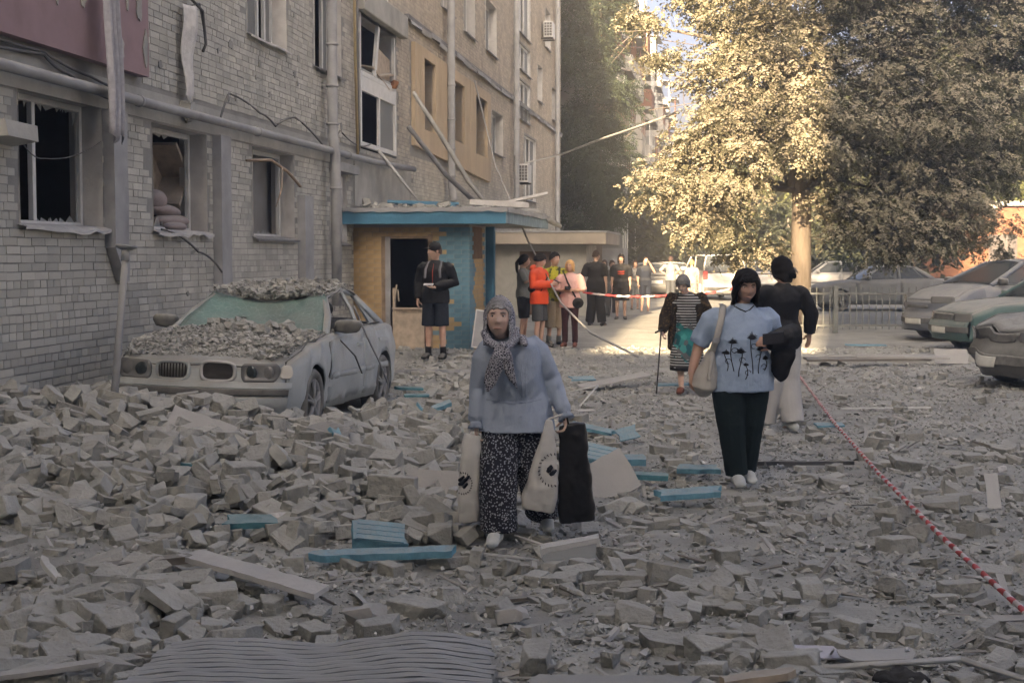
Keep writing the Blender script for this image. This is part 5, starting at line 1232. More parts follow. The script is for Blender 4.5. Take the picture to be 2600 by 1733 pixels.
# ---- 1. old woman in a headscarf, walking towards the viewer with bags
x0, y0, z0 = .0, 8.2, .045
p = Person('old woman in patterned headscarf and pale blue blouse walking with bags', (x0, y0, z0), 0, 1.55, dict(
    pel=(.02, .06, .78), waist=(.02, .03, .90), chest=(.0, -.03, 1.07), neck=(-.04, -.08, 1.20), head=(-.072, -.15, 1.315),
    shL=(-.155, -.02, 1.145), elL=(-.20, .03, .90), wrL=(-.205, -.02, .70), shR=(.13, .0, 1.165), elR=(.235, .06, .95), wrR=(.305, -.02, .755),
    hiL=(-.06, .05, .76), knL=(-.075, -.07, .42), anL=(-.085, -.06, .085), hiR=(.10, .05, .76), knR=(.13, .07, .43), anR=(.20, .28, .13), toL=(-.115, -.24, .03), toR=(.215, .11, .05)), 'skin_old', .0065, girth=1.12)
p.body(yaw=-.10, pitch=-.06, roll=0, hk=1.04, handL=dict(d=V3(0, -.05, -1), n=V3(1, 0, 0), curl=1.15, t=-1), handR=dict(d=V3(.05, -.05, -1), n=V3(-1, 0, 0), curl=1.15, t=1), brow='brow_grey', openm=.001, fat=1.02)
# blouse with puffed sleeves
J = p.J; P, Rr = p.torso_pts(.028, .06, 1.05, .03)
P = [P[0] - V3(0, 0, .03)] + P; Rr = [(.236, .20), (.230, .195), (.205, .178), (.172, .15)] + [(a_ * .9, b_ * .95) for a_, b_ in Rr[3:]]
L = [(P, Rr, 'end')]
for sd, s_ in (('L', -1), ('R', 1)):
    a, b, c = J['sh' + sd], J['el' + sd], J['wr' + sd]
    L.append(([a * .6 + J['neck'] * .4 + V3(0, 0, -.05), a + V3(-.01 * s_, 0, -.012), a * .75 + b * .25, a * .3 + b * .7, b, b * .5 + c * .5, b * .15 + c * .85, c + V3(0, 0, .005)], [.05, .06, .064, .058, .052, .048, .05, .036]))
p.wear('blouse', 'cloth_paleblue', L, .008, 4, .012, .07, n=20)
for sd in 'LR':
    m = MB(); c, b = J['wr' + sd], J['el' + sd]; t_ = (c - b) / np.linalg.norm(c - b); m.loft([c - t_ * .03, c + t_ * .0, c + t_ * .03], [.033, .036, .05], n=14, round_end=False); p.part('cuff', 'cloth_paleblue', m)
# wide printed trousers
L = [([J['pel'] + V3(0, 0, .02), J['pel'] + V3(0, 0, -.02), J['pel'] + V3(0, 0, -.1)], [(.14, .12), (.172, .145), (.175, .145)])]
L.append(([J['hiL'], (J['hiL'] + J['knL']) / 2, J['knL'], J['knL'] * .5 + J['anL'] * .5, J['anL'] + V3(.01, 0, -.0)], [(.10, .10), (.115, .12), (.112, .12), (.112, .118), (.105, .115)], False))
L.append(([J['hiR'], (J['hiR'] + J['knR']) / 2, J['knR'], J['knR'] * .5 + J['anR'] * .5, J['anR'] + V3(-.01, 0, .01)], [(.10, .10), (.115, .12), (.118, .125), (.115, .12), (.11, .115)], False))
p.wear('trousers', 'skirt_print', L, .011, 2, .02, .08, n=20)
p.shoes('shoe_white')
p.hair('hair_grey', back=.06, side=.0, fringe=.052, grow=.013)
# headscarf: hood, shoulder drape and two hanging ends
xf = p.xf; m = MB(); G = []
for i in range(33):
    th = .86 + (2 * math.pi - 1.72) * i / 32; row = []; fr = math.cos(th)
    for j in range(15):
        v = j / 14; z = .138 - .30 * v; zz = max(-1, min(1, z / .138)); rr = math.sqrt(max(0.02, 1 - max(zz, -.15) ** 2)); wd = 1 + .10 * max(0, v - .5)
        th2 = th
        if v < .35: # over the crown the edge closes towards the forehead
            s_ = 1 - v / .35; th2 = math.pi + (th - math.pi) * (1 + .25 * s_)
        rip = .004 * math.sin(th * 9 + v * 5)
        row.append(xf(((.094 + rip) * rr * wd * math.sin(th2), -(.118 + rip) * rr * wd * math.cos(th2) + .014, z)))
    G.append(row)
m.grid(G); sc = m.build('headscarf', g['scarf_print'], p.root); md = sc.modifiers.new('s', 'SOLIDIFY'); md.thickness = .008
hx, hy, hz = J['head']
m = MB()
m.loft([(hx - .085, hy - .03, hz - .075), (hx - .06, hy - .075, hz - .13), (hx - .01, hy - .10, hz - .155), (hx + .03, hy - .10, hz - .16)], [(.024, .018), (.027, .02), (.027, .024), (.025, .025)], n=10)
m.loft([(hx + .095, hy + .0, hz - .06), (hx + .085, hy - .05, hz - .12), (hx + .05, hy - .09, hz - .155), (hx + .01, hy - .10, hz - .16)], [(.024, .018), (.028, .02), (.028, .024), (.025, .025)], n=10)
m.loft([(hx - .05, hy + .10, hz - .10), (hx + .06, hy + .09, hz - .12), (hx + .13, hy + .02, hz - .125), (hx + .15, hy - .03, hz - .15)], [(.04, .03), (.045, .036), (.036, .03), (.015, .015)], n=10)
m.loft([(hx + .015, hy - .115, hz - .15), (hx - .005, hy - .13, hz - .21), (hx - .03, hy - .115, hz - .29), (hx - .055, hy - .10, hz - .36), (hx - .065, hy - .09, hz - .41)], [(.028, .016), (.04, .018), (.046, .014), (.036, .010), (.008, .005)], n=12)
m.loft([(hx + .025, hy - .115, hz - .15), (hx + .045, hy - .13, hz - .21), (hx + .055, hy - .115, hz - .28), (hx + .075, hy - .10, hz - .34), (hx + .10, hy - .09, hz - .39)], [(.026, .016), (.032, .018), (.03, .014), (.022, .010), (.005, .005)], n=12)
m.ell((hx + .02, hy - .115, hz - .155), (.035, .026, .03)); o = m.build('headscarf_ends', g['scarf_print'], sc); remesh(o, .006, 1, .006, .04)
OLD = p
bpy.context.view_layer.update()
bl = [c for c in p.root.children if c.name.startswith('blouse')][0]
clothm('cloth_seam', (.27, .315, .395))
for pts in ([(x, .845 - .02 * math.cos(x * 9)) for x in np.linspace(-.15, .17, 15)], [(.055 + .004 * math.sin(z * 30), z) for z in np.linspace(.86, 1.08, 9)], [(.075, z) for z in np.linspace(.86, 1.06, 8)], [(-.12, z) for z in np.linspace(.87, 1.05, 8)]):
    q = on_surface(bl, pts, .001)
    if len(q) > 3: m = MB(); m.tube(q, .002, 5); m.build('seam', g['cloth_seam'], bl)
# her bags
def bag(p, pts, rad, mat, lab, vox=.01, disp=.03, n=14, ref=(1, 0, 0)):
    m = MB(); m.loft(pts, rad, n=20, ref=ref, round_end=False, sq=.6); return held('shopping_bag', m, mat, p, lab, 'bag', vox, 2, disp, .12)
b1 = bag(p, [(.345, -.03, .70), (.35, -.03, .62), (.36, -.02, .42), (.375, -.01, .22), (.385, 0, .13)], [(.080, .022), (.085, .03), (.095, .045), (.11, .06), (.105, .055)], 'bag_black', 'glossy black shopping bag carried on the right by the old woman')
b2 = bag(p, [(.215, -.06, .73), (.21, -.06, .60), (.19, -.05, .45), (.165, -.04, .28), (.15, -.03, .20)], [(.022, .02), (.045, .035), (.075, .05), (.105, .06), (.09, .05)], 'bag_white', 'white printed shopping bag hanging beside the black one')
b3 = bag(p, [(-.225, -.03, .64), (-.23, -.03, .56), (-.245, -.02, .40), (-.25, -.01, .24), (-.245, 0, .13)], [(.05, .035), (.06, .05), (.065, .06), (.07, .06), (.06, .05)], 'bag_white', 'white shopping bag with a dark print in the old woman\'s other hand')
bpy.context.view_layer.update()
def bag_print(b, cx, cz, r, lab=None):
    # a ring of lettering-like marks round dark leaf shapes
    m = MB()
    for i in range(26):
        a = 2 * math.pi * i / 26; q = on_surface(b, [(cx + r * math.cos(a), cz + r * 1.15 * math.sin(a)), (cx + r * 1.13 * math.cos(a + .05), cz + r * 1.3 * math.sin(a + .05))])
        if len(q) == 2: m.loft(q, [.0028, .0028], n=5)
    for i in range(7):
        a = rnd.uniform(0, 6.28); rr = r * rnd.uniform(.1, .6); q = on_surface(b, [(cx + rr * math.cos(a), cz + rr * math.sin(a)), (cx + rr * math.cos(a) + .018, cz + rr * math.sin(a) + .02)])
        if len(q) == 2: m.loft(q, [.011, .008], n=6)
    if m.v: m.build('print', g['print_black'], b)
bag_print(b2, .235, .44, .075); bag_print(b3, -.285, .36, .05)
for (b, pts) in ((b1, [(.30, -.05, .72), (.31, -.05, .77), (.325, -.045, .70)]), (b2, [(.21, -.06, .73), (.30, -.05, .76)]), (b3, [(-.26, -.04, .63), (-.21, -.045, .69), (-.19, -.03, .63)])):
    m = MB(); m.tube(pts, .006, 6); m.build('handles', b.data.materials[0], b)

# ---- 2. woman in a pale blue tee with flower print
p = Person('dark-haired woman in pale blue flower-print tee looking down as she walks', (1.68, 10.4, .02), R(4), 1.66, dict(
    pel=(0, .02, .86), waist=(-.0, .0, 1.0), chest=(0, -.0, 1.18), neck=(.0, -.02, 1.325), head=(.015, -.075, 1.475),
    shL=(-.20, .02, 1.285), elL=(-.295, .08, 1.04), wrL=(-.37, .0, .83), shR=(.20, .02, 1.285), elR=(.275, .06, 1.04), wrR=(.20, -.16, 1.06),
    hiL=(-.10, .01, .84), knL=(-.085, -.06, .46), anL=(-.03, -.03, .09), hiR=(.10, .01, .84), knR=(.08, .03, .46), anR=(.07, .14, .10), toL=(-.045, -.21, .03), toR=(.085, -.03, .03)), 'skin', .0075, girth=1.30)
p.body(yaw=-.02, pitch=.26, handL=dict(d=V3(-.05, -.15, -1), n=V3(1, 0, 0), curl=.8, t=-1), handR=dict(d=V3(-.9, -.3, .15), n=V3(.2, 1, -.3), curl=.7, t=1), brow='brow', fat=1.12)
tee = p.shirt('cloth_teeblue', .42, .024, .10, 1.02, .025, 'tee_shirt', r=(.062, .066, .06, .05), disp=.018, slinf=.009)
p.trousers('cloth_jeans', 1.0, .014, r=(.105, .095, .078, .07, .062))
p.shoes('shoe_white', None, 1.05)
h = p.hair('hair_dark', back=.165, side=.15, fringe=.05, grow=.022, fat=1.10, seed=4)
m = MB()
for sx in (-1, 1):
    pts = [p.xf((sx * .033 + .026 * math.cos(a), -.118 + .006 * math.sin(a), .096 + .022 * math.sin(a))) for a in np.linspace(0, 2 * math.pi, 15)]; m.tube(pts, .003, 5)
m.tube([p.xf((-.008, -.122, .098)), p.xf((.008, -.122, .098))], .003, 5); p.part('sunglasses', 'phone', m)
# collar with dark edging
m = MB(); nk = p.J['neck']; bpy.context.view_layer.update()
q = on_surface(tee, [(-.085, 1.36), (-.07, 1.325), (-.035, 1.30), (0, 1.285), (.035, 1.30), (.07, 1.325), (.085, 1.36)], .004)
if len(q) > 3: m.tube(q, .005, 6); m.build('collar_edging', g['cloth_navy'], tee)
def flower(x, z0, z1, r, curlside):
    m = MB(); n = 10
    st = on_surface(tee, [(x + .012 * math.sin(t * 3.5 + x * 40), z0 + (z1 - z0) * t) for t in np.linspace(0, 1, n)], .003)
    if len(st) > 2: m.tube(st, .0032, 5)
    for k in range(9):
        a = math.pi * (.08 + .84 * k / 8); L = r * (1.25 if k == 4 else 1.0) * rnd.uniform(.8, 1.05)
        q = on_surface(tee, [(x, z1), (x + L * .6 * math.cos(a) * .8, z1 + L * .6 * math.sin(a)), (x + L * math.cos(a), z1 + L * math.sin(a))], .003)
        if len(q) == 3: m.loft(q, [.003, .0055, .0015], n=5)
    q = on_surface(tee, [(x + curlside * .020 * math.cos(t) + curlside * .014, z1 - .05 + .018 * math.sin(t)) for t in np.linspace(0, 5, 9)], .003)
    if len(q) > 3: m.tube(q, .0022, 5)
    if m.v: m.build('flower_print', g['print_black'], tee)
for a in ((-.10, .86, 1.06, .035, 1), (-.045, .82, .99, .04, 1), (.035, .84, 1.09, .045, 1), (.10, .84, 1.01, .035, -1), (-.14, .86, .98, .028, 1), (.145, .86, .94, .03, -1), (-.005, .80, .90, .02, 1)): flower(*a)
WOM = p
m = MB(); m.loft([(-.235, -.06, 1.0), (-.245, -.05, .92), (-.265, -.03, .82), (-.28, -.02, .75), (-.275, -.01, .71)], [(.02, .05), (.05, .09), (.085, .13), (.10, .14), (.07, .10)], n=14)
hb = held('shoulder_bag', m, 'bag_grey', p, 'pale grey leather shoulder bag hanging at the flower-tee woman\'s side', 'bag', .009, 2, .02)
m = MB(); m.loft([(-.14, .05, 1.335), (-.15, -.06, 1.33), (-.175, -.12, 1.24), (-.205, -.13, 1.12), (-.235, -.09, .99)], [(.024, .006)] * 5, n=8, ref=(1, 0, 0)); m.build('strap', g['bag_grey'], hb)
m = MB(); m.box((-.215, -.13, 1.08), (.05, .012, .035)); m.build('buckle', g['steel'], hb)
m = MB(); m.loft([(-.245, -.135, .95), (-.275, -.165, .80)], [(.016, .006)] * 2, n=6); m.build('bag_strap_end', g['bag_grey'], hb)
m = MB(); m.loft([(.16, -.2, 1.075), (.26, -.16, 1.09), (.36, -.05, 1.10), (.40, .02, 1.06)], [(.07, .05), (.09, .07), (.10, .08), (.07, .06)], n=12, ref=(0, 0, 1)); m.loft([(.27, -.14, 1.04), (.28, -.12, .95), (.27, -.1, .85), (.28, -.08, .79)], [(.085, .05), (.09, .06), (.07, .05), (.035, .03)], n=12)
held('folded_jacket', m, 'cloth_black', p, 'black jacket bundled over the flower-tee woman\'s arm', 'jacket', .01, 2, .03)
m = MB(); m.box((.175, -.245, 1.10), (.16, .012, .08), rot=(.2, -.1, .15)); held('wallet', m, 'phone', p, 'black wallet gripped together with the bundled jacket', 'wallet')

# ---- 3. person in black seen from behind, dark braid, light trousers
p = Person('person in black jacket and pale trousers with a braid, seen from behind', (2.62, 13.8, .0), R(180 + 20), 1.70, dict(wrR=(.10, -.30, 1.38), elR=(.27, -.16, 1.18), anL=(-.10, .06, .09), anR=(.12, -.10, .09), wrL=(-.30, .02, .95), elL=(-.29, .06, 1.15)), 'skin', .012, girth=1.08)
p.body(yaw=.5, pitch=-.05, eyes=False, handR=dict(d=V3(-.1, -.2, 1), n=V3(0, -1, 0), curl=.5))
p.shirt('cloth_black', 1.0, .022, .02, name='jacket', r=(.066, .062, .055, .042)); p.trousers('cloth_lightdenim', 1.0, .018, r=(.10, .095, .088, .088, .09)); p.shoes('shoe_white')
p.hair('hair_dark', back=.12, side=.07, fringe=.06, grow=.02)
m = MB(); m.ell(p.xf((0, .10, -.02)), (.055, .05, .06)); m.loft([p.xf((.03, .12, -.02)), p.xf((.0, .14, -.05)), p.xf((-.04, .13, -.07))], [.03, .03, .02]); p.part('braid', 'hair_dark', m, .01)
m = MB()
for i in range(6): m.loft([p.xf((-.04 + i * .013, .155, -.03 + i * .008)), p.xf((-.036 + i * .013, .165, -.012 + i * .008))], [.004, .004], n=5)
p.part('hair_clip', 'chrome', m)
# ---- 4. old woman with a walking stick
p = Person('grey-haired old woman in striped dress and dark cardigan leaning on a stick', (2.14, 17.4, .0), R(-10), 1.58, dict(
    pel=(0, .06, .82), waist=(0, .04, .95), chest=(-.0, -.03, 1.12), neck=(-.01, -.10, 1.25), head=(-.04, -.18, 1.36), shL=(-.17, -.02, 1.20), elL=(-.26, .0, .97), wrL=(-.28, -.12, .80), shR=(.16, -.02, 1.20), elR=(.26, .06, .98), wrR=(.27, .02, .78),
    hiL=(-.08, .06, .80), hiR=(.08, .06, .80), knL=(-.08, .05, .44), anL=(-.06, .0, .09), knR=(.08, .07, .44), anR=(.12, .12, .10)), 'skin_old', .010, girth=1.12)
p.body(yaw=-.1, pitch=.5, handL=dict(d=V3(-.05, -.3, -1), n=V3(1, 0, 0), curl=1.1, t=-1), brow='brow_grey')
J = p.J; P, Rr = p.torso_pts(.02, .0, 1.0, .03)
p.wear('dress', 'stripes', [([J['pel'] + V3(0, 0, -.50)] + [J['pel'] + V3(0, 0, -.28)] + P, [(.205, .19), (.205, .18)] + Rr, 'end')], .011, 2, .012)
m = MB(); m.loft([J['pel'] + V3(0, 0, -.52), J['pel'] + V3(0, 0, -.46)], [(.207, .192), (.207, .192)], n=18, round_end=False); p.part('hem', 'cloth_black', m)
L = []
for sd, s_ in (('L', -1), ('R', 1)):
    a = J['sh' + sd]; L.append(p.arm_pts(sd, .018, .95, (.062, .062, .055, .045))); L.append(([J['neck'] + V3(.07 * s_, .03, -.05), J['chest'] + V3(.125 * s_, .02, 0), J['waist'] + V3(.15 * s_, .03, 0), J['pel'] + V3(.175 * s_, .04, -.08), J['pel'] + V3(.19 * s_, .05, -.25)], [(.06, .08), (.07, .14), (.065, .15), (.065, .15), (.05, .13)]))
L.append(([J['neck'] + V3(0, .06, -.06), J['chest'] + V3(0, .09, 0), J['waist'] + V3(0, .10, 0), J['pel'] + V3(0, .1, -.2)], [(.10, .05), (.15, .06), (.15, .06), (.17, .07)]))
p.wear('cardigan', 'cardigan_print', L, .012, 2, .015)
p.shoes('sandal'); p.hair('hair_ash', back=.07, side=.04, fringe=.05, grow=.02, seed=8)
m = MB(); m.loft([(-.285, -.17, .80), (-.33, -.17, .79), (-.37, -.18, .77)], [.012, .012, .012], n=8); m.loft([(-.30, -.17, .79), (-.35, -.22, .01)], [.010, .009], n=8); held('walking_stick', m, 'phone', p, 'thin black walking stick held by the old woman in the striped dress', 'walking stick')
# ---- 5. man in cap at the porch
p = Person('man in black cap, dark jacket and shorts holding a phone by the doorway', (-1.2, 22.3, .08), R(-14), 1.82, dict(elR=(.30, .05, 1.20), wrR=(.06, -.22, 1.13), elL=(-.28, .04, 1.20), wrL=(-.27, -.06, .94), knL=(-.11, -.015, .52), knR=(.12, -.03, .52), anL=(-.12, .0, .09), anR=(.13, -.02, .09)), 'skin', .011, girth=1.04)
p.body(yaw=-.95, pitch=.0, handR=dict(d=V3(-.9, -.35, .05), n=V3(0, 0, 1), curl=.6, t=1), handL=dict(d=V3(0, -.1, -1), n=V3(1, 0, 0), curl=.6, t=-1))
J = p.J; p.shirt('cloth_black', 1.0, .03, .06, name='jacket', r=(.07, .068, .058, .044)); p.trousers('cloth_navy', .5, .016, r=(.092, .088, .084, .08, .08), name='shorts'); p.shoes('shoe_black', 'cloth_black', 1.1); p.hair('hair_brown', back=.04, side=.01, fringe=.06, grow=.006)
m = MB(); m.loft([p.xf((0, .0, .035)), p.xf((0, .0, .085)), p.xf((0, .0, .125)), p.xf((0, 0, .135))], [(.098, .115), (.094, .11), (.07, .08), (.03, .03)], n=18); c = p.part('cap', 'cloth_black', m)
m = MB(); m.grid([[p.xf((.075 * math.sin(a) * (1 - .1 * v), -.09 - .085 * v * math.cos(a) , .052 - .02 * v)) for a in np.linspace(-1.2, 1.2, 9)] for v in np.linspace(0, 1, 5)]); o = m.build('peak', g['cloth_black'], c); md = o.modifiers.new('s', 'SOLIDIFY'); md.thickness = .006
m = MB(); m.loft([J['neck'] + V3(-.0, -.105, -.04), J['chest'] + V3(0, -.16, 0), J['waist'] + V3(0, -.15, -.1)], [.006] * 3, n=6); p.part('zip', 'red_zip', m)
for s_ in (-1, 1):
    m = MB(); m.loft([J['neck'] + V3(.10 * s_, .0, .0), J['chest'] + V3(.115 * s_, -.148, .05), J['chest'] + V3(.125 * s_, -.15, -.08)], [(.02, .012)] * 3, n=8); p.part('backpack_strap', 'strap_grey', m)
m = MB(); m.loft([J['chest'] + V3(0, .2, .1), J['waist'] + V3(0, .22, -.02)], [(.15, .09), (.15, .1)], n=14); p.part('backpack', 'cloth_black', m, .014)
for i, t_ in enumerate((0, 1, 2, 3)):
    m = MB(); m.box((.205, -.02 + 0, .66 - i * .035), (.006, .045, .022)); o = p.part('shorts_lettering', 'red_zip' if i == 2 else 'phone_white', m)
m = MB(); m.box((-.03, -.27, 1.175), (.15, .075, .012), rot=(.3, 0, .1)); held('mobile_phone', m, 'phone_white', p, 'white phone in the hand of the man in the black cap', 'phone')
# ---- the group by the porch
p = Person('woman with dark ponytail in grey top and black shorts, back half turned', (.22, 27.4, .0), R(75), 1.72, dict(elR=(.20, -.14, 1.22), wrR=(.12, -.34, 1.36), elL=(-.2, -.1, 1.2), wrL=(-.1, -.32, 1.32)), 'skin', .012, girth=.98)
p.body(yaw=.2, eyes=True); p.shirt('cloth_grey', .45, .022, .0, name='top'); p.trousers('cloth_black', .45, .02, name='shorts'); p.shoes('shoe_black'); p.hair('hair_dark', back=.08, side=.03, fringe=.06, grow=.012)
m = MB(); m.loft([p.xf((0, .10, .03)), p.xf((0, .15, -.04)), p.xf((0, .14, -.18)), p.xf((0, .11, -.3))], [.03, .035, .03, .012]); p.part('ponytail', 'hair_dark', m)
m = MB(); m.box((-.02, -.40, 1.46), (.07, .012, .14)); held('mobile_phone', m, 'green_case', p, 'phone in a green case raised by the ponytailed woman', 'phone')
p = Person('young man in bright orange hooded jacket and grey shorts, looking at phone', (.50, 26.1, .0), R(62), 1.74, dict(elR=(.26, .0, 1.16), wrR=(.08, -.30, 1.20), elL=(-.26, 0, 1.16), wrL=(-.06, -.28, 1.18)), 'skin', .012)
p.body(yaw=.25, pitch=.3); p.shirt('cloth_orange', 1.0, .034, .08, name='hoodie', r=(.075, .072, .064, .05)); p.trousers('cloth_darkgrey', .5, .016, r=(.092, .088, .084, .08, .08), name='shorts'); p.shoes('shoe_black'); p.hair('hair_dark', back=.04, side=.02, fringe=.05, grow=.022)
m = MB(); m.ell(p.J['neck'] + V3(0, .10, .0), (.11, .07, .07)); p.part('hood', 'cloth_orange', m, .014)
m = MB(); m.ell(p.J['pel'] + V3(-.10, .06, .14), (.15, .10, .08)); p.part('waist_bag', 'cloth_black', m, .014)
m = MB(); m.loft([p.J['neck'] + V3(.09, -.04, 0), p.J['chest'] + V3(0, -.17, 0), p.J['waist'] + V3(-.13, -.1, -.06)], [(.02, .008)] * 3, n=6); p.part('bag_strap', 'cloth_black', m)
m = MB(); m.box((.02, -.36, 1.23), (.075, .14, .01), rot=(.4, 0, 0)); held('mobile_phone', m, 'phone', p, 'dark phone held by the young man in orange', 'phone')
p = Person('man in yellow-green print shirt and khaki trousers behind the orange jacket', (.80, 26.9, .0), R(20), 1.76, dict(elR=(.26, -.02, 1.18), wrR=(.1, -.26, 1.15), elL=(-.25, 0, 1.18), wrL=(-.1, -.27, 1.14)), 'skin', .012)
p.body(yaw=.35); p.shirt('yellow_print', .45, .026, .06); p.trousers('cloth_khaki', .85, .024, r=(.1, .095, .085, .08, .07)); p.shoes('shoe_black', 'cloth_grey'); p.hair('hair_dark', back=.03, side=.0, fringe=.06, grow=.02)
m = MB(); m.loft([p.J['neck'] + V3(.09, -.06, .0), p.J['chest'] + V3(.03, -.17, 0), p.J['waist'] + V3(-.08, -.16, .0)], [(.018, .006)] * 3, n=6); p.part('camera_strap', 'cloth_black', m)
m = MB(); m.ell((0, -.22, .98), (.09, .06, .08)); held('hip_pouch', m, 'yellow_print', p, 'yellow and black pouch worn low by the man in the print shirt', 'pouch')
p = Person('blond woman in pale pink top and dark leggings holding a camera', (1.08, 26.5, .0), R(-12), 1.62, dict(elR=(.24, .0, 1.05), wrR=(.05, -.22, 1.07), elL=(-.24, .0, 1.05), wrL=(-.05, -.22, 1.05)), 'skin_warm', .011)
p.body(yaw=-.15, pitch=.05, handR=dict(d=V3(-1, -.3, .1), n=V3(0, 1, 0), curl=.7), handL=dict(d=V3(1, -.3, .1), n=V3(0, 1, 0), curl=.7)); p.shirt('cloth_pink', .62, .034, .10, name='top', r=(.075, .078, .07, .05)); p.trousers('cloth_maroon', .9, .004); p.shoes('sandal'); p.hair('hair_blond', back=.11, side=.10, fringe=.055, grow=.016)
m = MB(); m.loft([p.J['neck'] + V3(-.1, -.05, 0), p.J['chest'] + V3(-.02, -.165, 0), p.J['waist'] + V3(.13, -.15, -.1)], [(.015, .006)] * 3, n=6); p.part('bag_strap', 'cloth_black', m)
m = MB(); m.ell((.17, -.12, .82), (.11, .07, .10)); held('handbag', m, 'cloth_black', p, 'small black handbag at the blond woman\'s hip', 'bag', .012)
m = MB(); m.box((0, -.27, 1.10), (.10, .05, .07)); m.loft([(0, -.29, 1.10), (0, -.34, 1.10)], [.028, .028], n=12, round_end=False); held('camera', m, 'phone', p, 'small black camera held by the blond woman', 'camera')
# ---- further back
p = Person('man in black shirt and black trousers seen from behind', (2.02, 34.3, .0), R(160), 1.82, dict(anL=(-.16, 0, .09), anR=(.18, -.1, .09), elR=(.3, .04, 1.2), wrR=(.3, -.05, .96)), 'skin', .014, girth=1.12)
p.body(yaw=-.3, eyes=False); p.shirt('cloth_black', .45, .024, .05, r=(.072, .07, .06, .05)); p.trousers('cloth_black', 1.0, .024, r=(.1, .09, .08, .08, .075)); p.shoes('shoe_black'); p.hair('hair_brown', back=.03, side=.0, fringe=.06, grow=.006)
p = Person('long-haired man in black tee with red print and black shorts', (2.88, 37.6, .0), R(-5), 1.74, dict(), 'skin', .014, girth=1.08)
p.body(pitch=.1); t2 = p.shirt('cloth_black', .45, .026, .08, r=(.075, .075, .07, .05)); p.trousers('cloth_black', .6, .03, r=(.1, .1, .095, .09, .09), name='shorts'); p.shoes('shoe_black'); p.hair('hair_dark', back=.13, side=.09, fringe=.05, grow=.016)
for i in range(2):
    m = MB(); m.box((0, -.172, 1.27 - i * .06), (.18, .006, .03)); p.part('shirt_print', 'red_zip', m)
def bystander(lab, px, py, Y, h, rz, top, bottom, hair, sleeve=.45, upto=1.0, shoe='shoe_black', yaw=0, joints=None, eyes=True):
    X = (px - 1300) / 3611 * Y; q = Person(lab, (X, Y, -.06), R(rz), h - .07, joints or {}, 'skin', .016); q.body(yaw=yaw, eyes=eyes); q.shirt(top, sleeve, .022, .05); q.trousers(bottom, upto, .016, name='trousers'); q.shoes(shoe); q.hair(hair, back=.06, side=.02, fringe=.06, grow=.012); return q
bystander('person in grey top half hidden behind the black-shirted man', 1535, 0, 39.5, 1.70, -20, 'cloth_darkgrey', 'cloth_darkgrey', 'hair_brown')
bystander('second onlooker peering past the black-shirted man', 1553, 0, 41.5, 1.68, 20, 'cloth_grey', 'cloth_navy', 'hair_brown')
bystander('woman in white tee and grey shorts standing with folded hands', 1612, 0, 44.5, 1.66, 10, 'cloth_white', 'cloth_grey', 'hair_brown', upto=.5, joints=dict(wrR=(.02, -.2, 1.0), wrL=(-.02, -.2, .98)))
bystander('man in dark shirt and shorts with a hand at his face', 1638, 0, 42.5, 1.80, 15, 'cloth_navy', 'cloth_navy', 'hair_dark', upto=.55, joints=dict(elR=(.25, -.12, 1.25), wrR=(.06, -.2, 1.52)))
bystander('man in white shirt with hands on hips further down the street', 1702, 0, 52, 1.78, 150, 'cloth_white', 'cloth_darkgrey', 'hair_brown', joints=dict(elL=(-.38, .08, 1.18), wrL=(-.19, -.05, 1.05), elR=(.38, .08, 1.18), wrR=(.19, -.05, 1.05)), eyes=False)
q = bystander('woman in short pale dress walking away beside the white carrier', 1756, 0, 48, 1.68, 175, 'cloth_white', 'cloth_white', 'hair_blond', upto=.35, shoe='sandal', eyes=False)
m = MB(); m.loft([(-.28, -.1, .78), (-.28, -.1, .60), (-.28, -.1, .52)], [.022, .04, .04], n=10); held('water_bottle', m, 'bottle_blue', q, 'clear plastic water bottle carried by the woman in the short dress', 'bottle')
# ================================================================ rubble
M('rubble', (.335, .333, .30), var=.22, scale=7, bump=.9, bscale=30, island=.24, dust=.6, dustcol=(.43, .425, .385), dist=.02, stain=.15)
M('gravel', (.35, .346, .312), var=.25, scale=9, bump=.3, bscale=60, island=.36, dust=.4, dustcol=(.44, .434, .395))
M('foam_white', (.70, .69, .67), var=.15, scale=20, bump=1.0, bscale=70, dust=.2)
M('blue_board', (.15, .37, .49), rough=.9, var=.25, scale=11, bump=.7, bscale=40, dust=.55, allover=.10, stain=.2)
M('blue_dark', (.09, .24, .28), rough=.85, var=.25, scale=9, bump=.4, dust=.5)
M('board_grey', (.42, .41, .385), rough=.9, var=.12, scale=3, bump=.25, dust=.35, stain=.15)
M('plank_old', (.16, .145, .125), rough=.95, var=.3, scale=6, bump=.6, bscale=25, dust=.5, stretch=(.3, 1, 1))
M('corrugated', (.30, .31, .315), rough=.6, var=.25, scale=3, bump=.15, dust=.6, stain=.35, metal=.15)
M('paper', (.50, .49, .52), var=.15, bump=.3); M('cardboard', (.28, .21, .13), var=.2, bump=.3, dust=.3)
